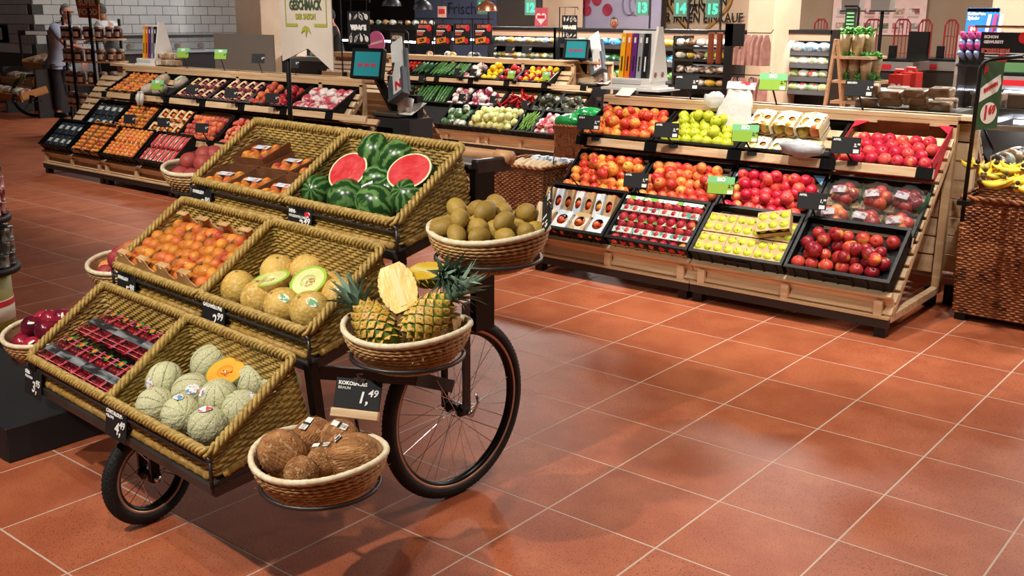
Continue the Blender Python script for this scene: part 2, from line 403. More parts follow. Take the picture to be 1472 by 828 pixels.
SL_C = dbl_sleeve()
green_print = mat('green_print', '6fae45', 'dfe6d2', rough=.5, scale=20, lo=.5, hi=.56)
teal_print = mat('white_teal_print', 'e6eae2', '4fae9a', rough=.5, scale=26, lo=.55, hi=.6)
tray6 = MB().box(-.065, .065, -.09, .09, 0, .02).mesh('tray', kraft)
band6 = MB().box(-.067, .067, -.022, .02, .067, .069).box(-.067, -.065, -.022, .02, .01, .067).box(.065, .067, -.022, .02, .01, .067).mesh('paper_band', teal_print)
cap6 = MB().box(-.067, .067, .085, .09, .005, .062).box(-.067, .067, .066, .09, .066, .069).mesh('green_end', green_print)
film6 = MB().box(-.065, .065, -.09, .06, .0775, .0785).mesh('film', film)
A6 = [T(x, y, .042) @ tip(1.2) @ SC(1.04) for x in (-.033, .033) for y in (-.058, .002, .058)]
def pack6(M, label, group, fr='rd'):
    return kit('apple_pack', label, 'apple pack', group, M, [('tray', tray6, [T()]), ('paper_band', band6, [T()]), ('green_end', cap6, [T()]), ('film', film6, [T()]), ('apple', AS[fr], A6)])
def hole6():
    b = MB(); 
    for i in (-1, 0, 1):
        b.holeplate(.062, .07, .027, .025, .0015, T(i*.062, .035, .058)); b.holeplate(.062, .07, .027, .025, .0015, T(i*.062, -.035, .058))
    for y in (-.07, .07): b.box(-.093, .093, y-.001, y+.001, 0, .03)
    for x in (-.093, .093): b.box(x-.001, x+.001, -.07, .07, 0, .058)
    b.box(-.093, .093, -.07, .07, 0, .002); return b.mesh('carton', kraft_l)
H6 = hole6()
def packg(M, label, group):
    return kit('apple_carton', label, 'apple carton', group, M, [('carton', H6, [T()]), ('apple', AS['gr'], [T(i*.062, j*.033, .042) @ tip(1) for i in (-1, 0, 1) for j in (-1, 1)])])
def bag_mesh(r, name='bag', m=film2, n=16, k=10, seed=0, amp=.12):
    return MB().ball(r[0], r[1], r[2], n, k, None, lambda d: 1+amp*(mnoise.noise(d*3.1+Vector((seed, 0, 0)))) + .6*amp*mnoise.noise(d*7+Vector((0, seed, 0)))).mesh(name, m, True)
# ---------------------------------------------------------------- price tags
lime = mat('lime_card', '8cb53c', rough=.6); limeh = mat('mint_header', '7cc789', rough=.6); dkp = mat('dark_print', '20251c', rough=.7); redp = mat('red_print', 'c81e2c', rough=.6)
_tg = {}
def price_tag(p, yaw, label, price, line='', green=False, w=.15, h=.095, arm=None, rail=None, tilt=-.25, group=None, line2='', detail=True, big=False, tiltz=0):
    """black or lime card in a holder; p = centre of the card; rail = point its arm is clipped to"""
    M = Matrix.Translation(p) @ RZ(yaw) @ RY(tiltz) @ RX(tilt)
    t = thing('price_tag', label, 'price tag', M, group)
    key = (w, h)
    if key not in _tg: _tg[key] = MB().box(-w/2, w/2, 0, .004, -h/2, h/2, ch=.002).mesh('card', slate)
    put('card', _tg[key], t)
    F = RX(PI/2)
    pc = chalk
    if green:
        MB().box(-w/2+.003, w/2-.003, -.001, 0, -h/2+.003, h*.2).build('lime_label', lime, t)
        MB().box(-w/2, w/2, -.001, .002, h*.2, h*.2+.003).box(-w/2, w/2, -.0012, .003, h*.23, h*.62).build('header', limeh, t)
        text('BIO', h*.32, chalk, t, T(0, -.0018, h*.42) @ F, bold=.002); pc = dkp
    iz, ft = Matrix(), 0
    if line: text(line, h*.17, pc, t, T(-w*.44, -.0016, h*(.12 if green else .33)) @ F, al='LEFT', bold=.0006)
    if line2: text(line2, h*.13, pc, t, T(-w*.44, -.0016, h*(.0 if green else .17)) @ F, al='LEFT')
    a, b = price.split(',')
    ps = h*(.55 if big else .26)
    text(a+',', ps, pc, t, T(w*(.12 if big else .32), -.0016, -h*(.12 if big else -.02)) @ F, al='CENTER', bold=.0008, shear=.15)
    text(b, ps*.62, pc, t, T(w*(.33 if big else .43), -.0016, h*(.06 if big else .08)) @ F, al='CENTER', bold=.0006, shear=.15)
    if detail and not big:
        MB().box(w*.26, w*.45, -.0016, 0, -h*.44, -h*.22).build('white_label', paper, t)
    if rail is not None:
        q = M.inverted() @ Vector(rail); MB().bar((0, .004, -h*.3), q, .010, .006).box(q.x-.03, q.x+.03, q.y-.008, q.y+.02, q.z-.015, q.z+.008).build('arm', blackm, t)
    return t
# ---------------------------------------------------------------- slatted wooden stand with raked rows
def stand(name, label, x0, x1, y0, flip=False, top=None, row3=None, row2=None, units=None, group=None, chute=True):
    L = x1-x0; t = thing(name, label, 'display stand', T((x0+x1)/2, y0, 0) @ (RZ(PI) if flip else Matrix()), group)
    units = units or [1.2]*round(L/1.2); xs = [-L/2]
    for u in units: xs.append(min(xs[-1]+u, L/2))
    e2 = row2 or (-L/2, L/2); e3 = row3 or (-L/2, L/2); et = top or e3
    for a, b in zip(xs, xs[1:]):
        for x in (a+.05, b-.05):
            MB().box(x-.03, x+.03, .01, .07, 0, .085).build('leg', blackm, t)
            MB().box(x-.03, x+.03, .80, .86, 0, .12).build('leg', blackm, t)
        MB().box(a+.004, b-.004, .0, .022, .055, .105).build('lower_rail', mat('shadow_brown_wood', '2a221c', rough=.5), t)  # rail face coloured dark brown to stand for the shadow on it
        MB().box(a+.004, b-.004, -.004, .03, .105, .118).build('rail_cap', wood, t)
        for x in (a+.07, (a+b)/2, b-.07): MB().box(x-.022, x+.022, .004, .03, .118, .2).build('support_block', wood, t)
        MB(T(0, .012, .225) @ RX(.62)).box(a+.003, b-.003, 0, .02, -.112, 0).box(a+.003, b-.003, -.012, .022, 0, .018).build('chute_board', wood, t)
    for (ea, eb), y, z, nm in ((e2, .27, .50, 'front_lip'), (e3, .50, .845, 'front_lip')):
        x = ea
        while x < eb-.02:
            xx = min(x+1.2, eb); MB(T(0, y, z) @ RX(-.25)).box(x+.002, xx-.002, -.02, 0, -.05, .006, ch=.003).build(nm, wood, t); x = xx
        k = ea
        while k <= eb+.01:
            MB(T(max(min(k, eb-.05), ea+.05), y, z) @ RX(-.25)).box(-.045, .045, -.026, .004, -.052, .01).build('rail_clip', black, t); k += .6
    MB().box(et[0], et[1], .80, .93, 1.09, 1.118, ch=.003).box(et[0], et[1], .80, .82, 1.055, 1.09).build('top_plank', wood, t)
    d = Vector((0, .77, .88)); s = d.normalized(); nrm = Vector((0, -s.z, s.y))
    for k in range(15):
        p = Vector((0, .045, .145)) + s*(k*.078)
        MB().bar((-L/2, p.y, p.z), (L/2 if p.z < .5 else (e2[1] if p.z < .80 else et[1]), p.y, p.z), .018, .055, up=s).build('deck_slat', wood, t)
    for k in range(8):
        z = .2+k*.11; MB().box(max(-L/2, et[0])+.03, (et[1])-.03, .845, .86, z, z+.1).build('back_board', wood, t)
    for x in ([-L/2+.02] + [v for v in xs[1:-1]] + [L/2-.02]):
        xx = max(min(x, et[1]-.02), et[0]+.02)
        MB().box(x-.02, x+.02, .03, .86, .085, .125).build('base_beam', wood, t)
        MB().box(xx-.022, xx+.022, .80, .845, .1, 1.07).build('post', wood, t)
        MB().bar((xx, .05, .11), (xx, .82, .98), .04, .03).build('rake_beam', wood, t)
    return t
# ================================================================ apple stand
AX0, AX1, AY = -4.12, -1.72, 5.28
stand('slatted_display_stand', 'light wooden slatted stand carrying crates of apples in three raked rows', AX0, AX1, AY)
cx = [AX0+.3+.6*k for k in range(4)]
def fr1(k, base=cx, y=AY): return T(base[k], y+.03, .24) @ RX(.73)
def fr2(k, base=cx, y=AY): return T(base[k], y+.335, .437) @ RX(.73)
def fr3(k, base=cx, y=AY): return T(base[k], y+.555, .777) @ RX(.5)
CW, CD, CH = .575, .36, .105
crate(fr1(0), CW, CD, CH, 'black crate of apples in narrow kraft and pale blue sleeves, lowest row')
crate(fr1(1), CW, CD, CH, 'black crate of film-wrapped red apple packs with green ends, lowest row')
crate(fr1(2), CW, CD, CH, 'black crate of green apples in kraft cartons, lowest row')
crate(fr1(3), CW, CD, CH, 'black crate of loose dark red apples on the stand\'s lowest row', liner=.045)
crate(fr2(0), CW, CD, CH, 'black crate of loose red-yellow apples in the middle row at the kiwi end', liner=.06)
crate(fr2(1), CW, CD, CH, 'black crate of loose orange-red apples behind the second black price tag', liner=.06)
crate(fr2(2), CW, CD, CH, 'black crate with blue corners holding loose bright red organic apples', liner=.06)
crate(fr2(3), CW, CD, CH, 'black crate of apples in clear plastic bags at the middle row\'s end')
crate(fr3(0), CW, CD, CH, 'black crate of loose red-yellow apples in the top row', liner=.055)
crate(fr3(1), CW, CD, CH, 'black crate of loose green apples in the top row', liner=.055)
crate(fr3(2), CW, CD, CH, 'black crate of pears in cream double sleeves in the top row')
# red cardboard box
redc = mat('red_card', 'd0223f', 'c41d39', rough=.6, scale=5); brn = mat('brown_card', '8a5a36', '7d4f2f', rough=.8, scale=12)
M = fr3(3); w, d, h = .56, .36, .13
b = MB(); b.box(-w/2, w/2, 0, d, 0, .006); b.box(-w/2, w/2, 0, .005, 0, h*.55); b.box(-w/2, -w/2+.005, 0, d, 0, h); b.box(w/2-.005, w/2, 0, d, 0, h)
rb = tag(b.build('cardboard_box', redc, None, M=M), 'red cardboard fruit box of pinkish red apples at the top row\'s end', 'cardboard box')
MB().box(-w/2+.005, w/2-.005, d-.006, d, .006, h).box(-w/2+.005, -w/2+.008, .005, d-.006, .006, h-.01).box(w/2-.008, w/2-.005, .005, d-.006, .006, h-.01).box(-.15, .15, d-.012, d-.006, h-.03, h+.012).build('brown_back', brn, rb)
for s in (-1, 1):
    MB().add([(s*w/2, d, h+.002), (s*(w/2-.09), d, h+.002), (s*w/2, d-.09, h+.002), (s*w/2, d, h), (s*(w/2-.09), d, h), (s*w/2, d-.09, h)], [(0, 1, 2), (5, 4, 3), (0, 3, 4, 1), (1, 4, 5, 2), (2, 5, 3, 0)]).build('corner_flap', redc, rb)
    MB().add([(s*w/2, 0, h*.55), (s*(w/2-.08), 0, h*.55), (s*w/2, .08, h*.55+.005), (s*w/2, 0, h*.5), (s*(w/2-.08), 0, h*.5), (s*w/2, .08, h*.5)], [(0, 1, 2), (5, 4, 3), (0, 3, 4, 1), (1, 4, 5, 2), (2, 5, 3, 0)]).build('corner_flap', redc, rb)
MB().box(-w/2+.01, w/2-.01, .01, d-.01, .006, .045).build('liner', brn, rb)
MB().box(-.12, .12, -.0015, 0, .015, .05).build('label_strip', mat('pale_pink_card', 'e9a8a8', rough=.6), rb)
iw, idp = CW-.022, CD-.02
fill(fr1(3) @ T(0, .01, 0), iw, idp, .083, .082, AP['dk'], 'apple', 'dark red apple in the lowest row', 'apple', 'dark red apples in the lowest crate', heap=9)
fill(fr2(0) @ T(0, .01, 0), iw, idp, .098, .073, AP['ry'], 'apple', 'red-yellow apple, middle row', 'apple', 'red-yellow apples in the middle row', heap=9)
fill(fr2(1) @ T(0, .01, 0), iw, idp, .098, .071, AP['orr'], 'apple', 'orange-red apple, middle row', 'apple', 'orange-red apples in the middle row', heap=10)
fill(fr2(2) @ T(0, .01, 0), iw, idp, .098, .071, AP['rd'], 'apple', 'bright red apple, blue-cornered crate', 'apple', 'bright red organic apples', heap=12)
fill(fr3(0) @ T(0, .01, 0), iw, idp, .094, .073, AP['ry'], 'apple', 'red-yellow apple, top row', 'apple', 'red-yellow apples in the top row', heap=10)
fill(fr3(1) @ T(0, .01, 0), iw, idp, .094, .075, AP['gr'], 'green_apple', 'yellowish green apple, top row', 'apple', 'green apples in the top row', heap=6, tilt=.5)
fill(M @ T(0, .01, 0), w-.03, d-.03, .08, .074, AP['pk'], 'apple', 'pinkish red apple, red box', 'apple', 'pinkish red apples in the red box', heap=0, jit=.003)
for k in (0, 1):   # blue corner flaps of the organic crate
    s = (-1, 1)[k]; MB().add([(s*.28, CD-.012, CH-.005), (s*.20, CD-.014, CH-.005), (s*.28, CD-.09, CH-.005), (s*.28, CD-.012, CH+.004), (s*.20, CD-.014, CH+.004), (s*.28, CD-.09, CH+.004)], [(0, 1, 2), (5, 4, 3), (0, 3, 4, 1), (1, 4, 5, 2), (2, 5, 3, 0)]).build('corner_flap', mat('sky_blue_card', '7cc0ea', rough=.5), [o for o in COL.objects if o.get('label', '').startswith('black crate with blue')][0])
# sleeves
for i in range(4):
    k = i % 2; kit('apple_sleeve', ('pale blue' if k else 'pale kraft')+f' wide apple sleeve with oval window, front line, {ordn(i+1)} from the kiwi side', 'apple pack', 'wide apple sleeves in front', fr1(0) @ T(-.21+i*.14, .085, .035) @ RX(.05) @ RZ(-.06),
        [('carton', SW_B if k else SW_K, [T()]), ('apple', AS['ry'], [T(x, y, .034) @ tip(1) for x in (-.033, .033) for y in (-.058, .01)])])
for i in range(7):
    k = i % 2; kit('apple_sleeve', ('pale blue' if k else 'kraft')+f' narrow apple sleeve standing in the back line, {ordn(i+1)} from the kiwi side', 'apple pack', 'narrow apple sleeves behind', fr1(0) @ T(-.24+i*.08, .235, .065) @ RX(.42),
        [('carton', SL_B if k else SL_K, [T()]), ('apple', AS['ry'], [T(0, y, .036) @ tip(1) for y in (-.058, 0, .06)])])
for j in range(2):
    for i in range(4): pack6(fr1(1) @ T(-.207+i*.138, .085+j*.15, .03+.03*j) @ RX(.1), f'film pack of red apples with white teal band, {"front" if j == 0 else "back"} line, {ordn(i+1)} from the sleeves', 'film apple packs')
for j in range(2):
    for i in range(3): packg(fr1(2) @ T(-.19+i*.19, .085+j*.148, .04), f'kraft carton of green apples, {"front" if j == 0 else "back"} line, {ordn(i+1)} from the film packs', 'kraft green apple cartons')
packg(fr1(2) @ T(.16, .25, .11) @ RZ(.3), 'kraft green apple carton lying askew on top of the others', None)
for j in range(2):
    for i in range(3):
        for l in range(2 if j else 1):
            kit('pear_sleeve', (['lower back', 'upper back'][l] if j else 'front-line')+f' cream sleeve of two pears with round windows, {ordn(i+1)} from the green apples', 'pear pack', 'cream pear sleeves',
                fr3(2) @ T(-.2+i*.16-.02*j, .085+j*.15, .022+.075*l+.02*j) @ RX(.05), [('carton', SL_C, [T()]), ('pear', PEAR, [T(s*.036, .0, .035) @ RX(1.4+R.uniform(-.3, .3)) @ RZ(R.random()*6) for s in (-1, 1)] + [T(s*.036, -.05, .033) @ tip(.5) for s in (-1, 1)])])
# clear bags of apples
BG = [bag_mesh((.108, .09, .06), seed=s, amp=.22) for s in (1, 5)]
grb = mat('green_bag_print', '2f8a5a', '2a7a50', rough=.4, scale=12, alpha=.85)
gp = MB(); 
for i in range(6):
    a0, a1 = -.9+i*.3, -.6+i*.3
    gp.add([(.082+.02*math.cos(a), .075*math.sin(a)*1.1, z) for a in (a0, a1) for z in (.03, .085)], [(0, 2, 3, 1)])
gp = gp.mesh('green_print', grb, True)
wl_ = MB(RX(.12)).box(-.045, .03, -.02, .02, .106, .108).mesh('white_label', mat('pale_purple_label', 'cfc8cc', '9a6a80', rough=.4, scale=30, lo=.55, hi=.6))
for n, (x, y, z, a) in enumerate([(-.19, .09, .06, .2), (0, .085, .06, -.1), (.18, .085, .06, .3), (-.17, .24, .08, .1), (.02, .235, .085, .25), (.19, .235, .085, -.2)]):
    lab = ['clear bag of apples, front line, against the crate\'s near side wall', 'clear bag of apples, middle of the front line', 'clear bag of apples, front line by the bare slats', 'clear bag of apples with blank label, back line, beside the red organic apples', 'clear bag of apples, middle of the back line', 'clear bag of apples, back line by the bare slats'][n]
    kit('apple_bag', lab, 'apple bag', 'clear apple bags', fr2(3) @ T(x, y, z-.025) @ RZ(a), [('film', BG[n % 2], [T(0, 0, .055)]), ('green_print', gp, [T()]), ('white_label', wl_, [T(-.01, .01, 0) @ RX(.1)]), ('apple', AP['dk'] if n % 2 else AP['orr'], [T(.045*math.cos(q), .042*math.sin(q), .045) @ tip(1.5) for q in (0, 1.25, 2.5, 3.75, 5.0)]+[T(0, 0, .07) @ tip(1)])])
# price tags of the apple stand
def rtag(px, py, Y, rz, label, price, line, line2='', green=False, yaw=.3, w=.16, dy=0):
    p = atY(px, py, Y); price_tag(p, yaw, label, price, line, green, w=w, line2=line2, rail=(p.x+.03, rz[0], rz[1]))
r1, r2, r3 = (AY+.0, .22), (AY+.25, .51), (AY+.48, .85)
rtag(846, 176, AY+.43, r3, 'black price tag over the green bag at the top row\'s near end', '2,99', 'ROYAL GALA'[6:], '')
rtag(958, 187, AY+.43, r3, 'black price tag between red-yellow and green apples of the top row', '2,49', 'APFEL', '')
rtag(1071, 193, AY+.43, r3, 'lime organic price tag below the plastic bags', '2,79', '', '', True)
rtag(1216, 209, AY+.43, r3, 'black price tag on the lip in front of the red box', '2,90', 'APFEL', '')
rtag(914, 259, AY+.2, r2, 'black price tag on the middle lip beside orange-red apples', '1,99', 'APFEL')
rtag(1036, 268, AY+.2, r2, 'lime organic price tag on the middle lip', '2,79', '', '', True)
rtag(1167, 289, AY+.2, r2, 'black price tag below the clear apple bags', '1,99', 'APFEL')
tp = (AY+.82, 1.11)
rtag(987, 118, AY+.8, tp, 'black price tag standing on the top plank by the white stand of tools', '2,49', 'APFEL')
rtag(1111, 119, AY+.8, tp, 'lime organic price tag standing on the top plank', '2,79', '', '', True, w=.17)
rtag(1235, 127, AY+.8, tp, 'black price tag standing on the top plank above the red box', '3,49', 'BIRNEN', w=.16)
rtag(817, 243, AY+.1, (AY+.25, .51), 'black price tag turned sideways beside the kiwi basket', '1,99', '', yaw=-1.1)
# ================================================================ left fruit stand (the nearer side of a double stand) and its back side
LX0, LX1 = -10.75, -6.55
stand('slatted_display_stand', 'long light wooden slatted stand with stone fruit packs, behind the cart', LX0, LX1, 5.28, units=[1.2, 1.2, 1.2, .6], row3=(-1.62, 2.43), row2=(-1.80, 2.43), top=(-1.72, 2.05))
stand('slatted_display_stand', 'wooden slatted stand back to back with the stone fruit stand', LX0, LX1+.35, 5.28+1.72+.08, flip=True, units=[1.2, 1.2, 1.2, .95], row3=(-1.45, 2.27), row2=(-1.6, 2.27), top=(-1.45, 2.27))
crate(T(-6.5, 7.05, .24) @ RZ(PI) @ RX(.73), .57, .36, .105, 'black crate tilted at the end of the rear fruit stand')
l1 = [LX0+.01+.31+.62*k for k in range(4)]; l2 = [-10.43+.3+.6*k for k in range(7)]; l3 = [-10.25+.3+.6*k for k in range(7)]
LT = T(0, 0, 0)
def f1(x): return T(x, 5.31, .24) @ RX(.73)
def f2(x): return T(x, 5.615, .437) @ RX(.73)
def f3(x): return T(x, 5.835, .777) @ RX(.5)
lw = .575
def lcrate(M, w, lab, liner=.055): return crate(M, w, .36, .105, lab, liner=liner)
# small generic packs for this stand
wt_l = MB().box(-.03, .03, -.012, .012, .058, .0592).mesh('white_label', paper)
dark_tray = mat('dark_blue_card', '1d2530', rough=.6)
bt_ = MB().box(-.055, .055, -.085, .085, 0, .05, ch=.006).mesh('tray', dark_tray); bl_ = MB().box(-.032, .032, -.02, .03, .05, .0512).mesh('pale_label', mat('pale_grey_label', 'cfd6d2', 'aeb9b4', rough=.5, scale=60))
def bluepack(M, lab, g): return kit('berry_pack', lab, 'berry pack', g, M, [('tray', bt_, [T()]), ('pale_label', bl_, [T()])])
kt = MB().box(-.07, .07, -.10, .10, 0, .004).box(-.07, -.067, -.10, .10, 0, .045).box(.067, .07, -.10, .10, 0, .045).mesh('tray', kraft)
ke = [MB().prism([(-.07, 0), (.07, 0), (.07, .05), (.03, .055), (.022, .075), (-.022, .075), (-.03, .055), (-.07, .05)], .003, T(0, y, 0) @ RX(PI/2)).mesh('handle_end', kraft_l) for y in (-.098, .1)]
kf = MB().box(-.068, .068, -.097, .097, .052, .0528).mesh('film', film)
def apack(M, lab, g, fr=None): return kit('apricot_tray', lab, 'fruit tray', g, M, [('tray', kt, [T()]), ('handle_end', ke[0], [T()]), ('handle_end', ke[1], [T()]), ('apricot', fr or APRI, [T(x, y, .035+R.uniform(-.003, .008)) @ tip(1.3) for x in (-.042, 0, .042) for y in (-.07, -.023, .023, .07)]), ('film', kf, [T()])])
net_m = mat('cream_carrier_card', 'e3c79b', 'd4b486', rough=.7, scale=20)
def carr():
    b = MB(); n = 10   # arched carrier with a grip: two side arcs and a ridge
    for s in (-1, 1):
        for i in range(n):
            a0, a1 = PI*i/n, PI*(i+1)/n
            b.add([(.055*math.cos(a0), s*.045-.014, .012+.055*math.sin(a0)), (.055*math.cos(a1), s*.045-.014, .012+.055*math.sin(a1)), (.055*math.cos(a1), s*.045+.014, .012+.055*math.sin(a1)), (.055*math.cos(a0), s*.045+.014, .012+.055*math.sin(a0))], [(0, 1, 2, 3)])
    b.box(-.016, .016, -.045, .045, .064, .068); b.box(-.06, .06, -.075, .075, 0, .012); return b.mesh('carrier', net_m)
CAR = carr(); 
def cpack(M, lab, g, fr): return kit('fruit_carrier', lab, 'fruit pack', g, M, [('carrier', CAR, [T()]), (fr[0], fr[1], [T(x, y, .036) @ tip(1.2) @ SC(.85) for x in (-.03, .03) for y in (-.05, 0, .05)])])
def row(M, w, nx, ny, fn, lab, g, *a, z=.03, d=.36, jr=.06):
    for j in range(ny):
        for i in range(nx):
            fn(M @ T(-w/2+(i+.5)*w/nx, (j+.5)*d/ny, z) @ RZ(R.uniform(-jr, jr)), f'{lab}, {"front" if j == 0 else ("back" if j == ny-1 else "middle")} line, {ordn(i+1)} from the wall side', g, *a)
DK = ('plum', berry_mesh('plum', m_plum, .028))
# lowest row: berries, apricots, cream packs, red packs (the rest is hidden by the cart)
lcrate(f1(l1[0]), lw, 'black crate of dark berry packs with pale labels, lowest row'); row(f1(l1[0]), .52, 4, 2, bluepack, 'dark berry pack, lowest crate', 'dark berry packs, lowest row')
lcrate(f1(l1[1]), lw, 'black crate of apricot trays in the lowest row'); row(f1(l1[1]), .54, 3, 2, apack, 'kraft apricot tray, lowest crate', 'apricot trays, lowest row', z=.05, d=.39)
lcrate(f1(l1[2]), lw, 'black crate of cream and orange fruit packs, lowest row')
cr_m = mat('cream_orange_wrap', 'efdcb0', 'd9913c', rough=.5, scale=14, lo=.48, hi=.56, bump=.3)
crp = MB().box(-.034, .034, -.085, .085, 0, .05, ch=.012).mesh('wrap', cr_m); cra = [T(-.0, y, .05) @ tip(1) for y in (-.06, -.02, .02, .06)]
def creampack(M, lab, g): return kit('fruit_pack', lab, 'fruit pack', g, M, [('wrap', crp, [T()]), ('apricot', APRI, cra)])
row(f1(l1[2]), .55, 7, 2, creampack, 'cream wrapped apricot pack', 'cream apricot packs', z=.05)
lcrate(f1(l1[3]), lw, 'black crate of red film packs with green stripes, lowest row')
rp = MB().box(-.036, .036, -.085, .085, 0, .05, ch=.018).mesh('wrap', mat('red_film', 'd02b48', 'e85a62', rough=.2, scale=16, bump=.4, c3='f0d0d0', s3=24, lo3=.64, hi3=.68)); rg = MB().box(.020, .030, -.08, .08, .049, .0515).mesh('green_stripe', mat('leaf_green_print', '3f8f45', rough=.4))
def redpack(M, lab, g): return kit('red_fruit_pack', lab, 'fruit pack', g, M, [('wrap', rp, [T()]), ('green_stripe', rg, [T()])])
row(f1(l1[3]), .55, 7, 2, redpack, 'red film pack with green stripe', 'red film packs', z=.05)
# middle row
lcrate(f2(l2[0]), lw, 'black crate of dark berry packs in the middle row'); row(f2(l2[0]), .52, 4, 2, bluepack, 'dark berry pack, middle-row crate', 'dark berry packs, middle row')
lcrate(f2(l2[1]), lw, 'brown-lined crate of apricot trays in the middle row'); row(f2(l2[1]), .52, 3, 2, apack, 'kraft apricot tray, middle-row crate', 'apricot trays, middle row', z=.05, d=.39)
lcrate(f2(l2[2]), lw, 'black crate of cream carriers with apricots, middle row'); row(f2(l2[2]), .54, 4, 2, cpack, 'cream carrier of apricots', 'apricot carriers', ('apricot', APRI), z=.05)
lcrate(f2(l2[3]), lw, 'black crate of loose dark peaches in straight rows'); fill(f2(l2[3]), .55, .35, .088, .066, PEACH, 'peach', 'dark peach, straight-row crate', 'peach', 'dark peaches in rows', heap=0, jit=.003)
lcrate(f2(l2[4]), lw, 'black crate of loose flat pink peaches'); fill(f2(l2[4]), .55, .35, .08, .066, FLATP, 'flat_peach', 'flat pink peach', 'peach', 'flat pink peaches', heap=14, jit=.003, tilt=.5)
lcrate(f2(l2[5]), lw, 'black crate of loose red nectarines, half empty'); fill(f2(l2[5]), .55, .35, .08, .072, NECT, 'nectarine', 'red nectarine, middle-row crate', 'nectarine', 'red nectarines, middle row', heap=0)
lcrate(f2(l2[6]), lw, 'black crate of cream carriers at the middle row\'s end'); row(f2(l2[6]), .54, 4, 2, cpack, 'cream carrier of plums, middle-row end', 'plum carriers, middle-row end', DK, z=.05)
# top row
lcrate(f3(l3[0]), lw, 'kraft-lined crate of apricot trays at the top row\'s far end'); lcrate(f3(l3[1]), lw, 'black crate of white net bags of oranges, top row'); row(f3(l3[0]), .52, 3, 2, apack, 'kraft tray of apricots, top-row crate', 'apricot trays, top row', d=.38, z=.05)
wb = mat('white_mesh_bag', 'e6e6dc', 'cfd3bf', rough=.3, alpha=.5, scale=20, bump=.8)
for i, (x, y) in enumerate([(-.19, .08), (.0, .09), (-.16, .25), (.18, .24)]):
    kit('fruit_bag', ['white net bag of oranges, front, by the kraft trays', 'white net bag of oranges, front, at the crate wall', 'white net bag of oranges, back, by the kraft trays', 'white net bag of oranges, back, with green label'][i], 'fruit bag', 'white net bags', f3(l3[1]) @ T(x, y, .055), [('net', bag_mesh((.075, .085, .055), m=wb, seed=i), [T(0, 0, .05)]), ('orange', berry_mesh('orange', fm('orange_skin', 'e58a2a', 'd97a20'), .034), [T(a, b_, .06) for a, b_ in ((-.03, -.03), (.03, -.02), (0, .035))])] + ([('green_label', MB().box(-.03, .03, -.035, .035, .1, .102).mesh('green_label', green_print), [T()])] if i == 3 else []))
lcrate(f3(l3[2]), lw, 'black crate of cream carriers with dark cherries, top row'); row(f3(l3[2]), .54, 4, 2, cpack, 'cream carrier of dark plums, second top crate', 'plum carriers, second top crate', DK, z=.05)
lcrate(f3(l3[3]), lw, 'black crate of cream carriers with plums, third in the top row'); row(f3(l3[3]), .54, 4, 2, cpack, 'cream carrier of plums, third top crate', 'plum carriers, third top crate', DK, z=.05)
for k in (0, 1): lcrate(f3(l3[4]-.15+k*.3), .28, ['narrow black crate of loose dark peaches, top row', 'narrow black crate of loose red nectarines, top row'][k])
fill(f3(l3[4]-.15), .26, .34, .088, .068, PEACH, 'peach', 'dark peach, narrow top crate', 'peach', 'dark peaches, narrow crate', heap=4)
fill(f3(l3[4]+.15), .26, .34, .088, .068, NECT, 'nectarine', 'red nectarine, narrow top crate', 'nectarine', 'red nectarines, narrow crate', heap=4)
lcrate(f3(l3[5]), lw, 'black crate of red and white film bags, top row')
rb_m = mat('red_white_fruit_film', 'c04a58', 'e8d8d2', rough=.2, scale=13, lo=.46, hi=.56, bump=.5)
rbm = bag_mesh((.055, .065, .035), name='bag', m=rb_m, n=12, k=8, seed=9)
for j in range(3):
    for i in range(5): tag(put('fruit_bag', rbm, None, f3(l3[5]) @ T(-.22+i*.11, .06+j*.11, .085) @ RZ(R.random()*3)), f'red and white film bag of fruit, {["front", "middle", "back"][j]} line, {ordn(i+1)} from the narrow crates', 'fruit bag', 'red and white film bags')
# tags of the left stand
def ltag(px, py, Y, label, green=False, price='2,99', z=None, rail=None, w=.14, yaw=.35):
    p = atY(px, py, Y); price_tag(p, yaw, label, price, '', green, w=w, h=w*.62, rail=(p.x+.03, rail[0], rail[1]), detail=False)
k1, k2, k3 = (5.53, .51), (5.76, .85), (6.1, 1.11)
for px, py, Y, k, lab, gr in [(186, 171, 5.48, k1, 'black price tag in front of the middle-row apricot trays', 0), (235, 176, 5.48, k1, 'black price tag in front of the apricot carriers', 0), (290, 184, 5.48, k1, 'black price tag in front of the dark peaches', 0), (354, 191, 5.48, k1, 'black price tag in front of the flat pink peaches', 0),
    (226, 123, 5.71, k2, 'lime price tag in front of the white net bags', 1), (276, 129, 5.71, k2, 'black price tag in front of the second top crate', 0), (332, 134, 5.71, k2, 'black price tag in front of the third top crate', 0), (391, 141, 5.71, k2, 'black price tag on the narrow nectarine crate', 0),
    (263, 77, 6.08, k3, 'lime price tag standing on the far end of the top plank', 1), (317, 79, 6.08, k3, 'lime price tag standing on the top plank by the beige pillar', 1), (371, 84, 6.08, k3, 'black price tag standing on the top plank left of the banner', 0), (420, 91, 6.08, k3, 'black price tag standing on the top plank behind the sign pole', 0)]:
    ltag(px, py, Y, lab, bool(gr), rail=k)
# tear-off bag loops hanging on the middle lip
bl = MB()
for x in (-.03, .03): bl.tube([(x, 0, .0), (x*1.2, -.012, -.06), (x*.9, -.018, -.12)], [.018, .022, .012], 8)
bl.tube([(-.045, .0, .01), (.045, .0, .01)], .008, 6)
tag(bl.build('plastic_bag_pad', mat('white_translucent_bag', 'eceae4', rough=.3, alpha=.75, bump=.3, bscale=40), None, True, T(*atY(202, 134, 5.72))), 'white tear-off plastic bags hanging between the apricot crates', 'plastic bags')
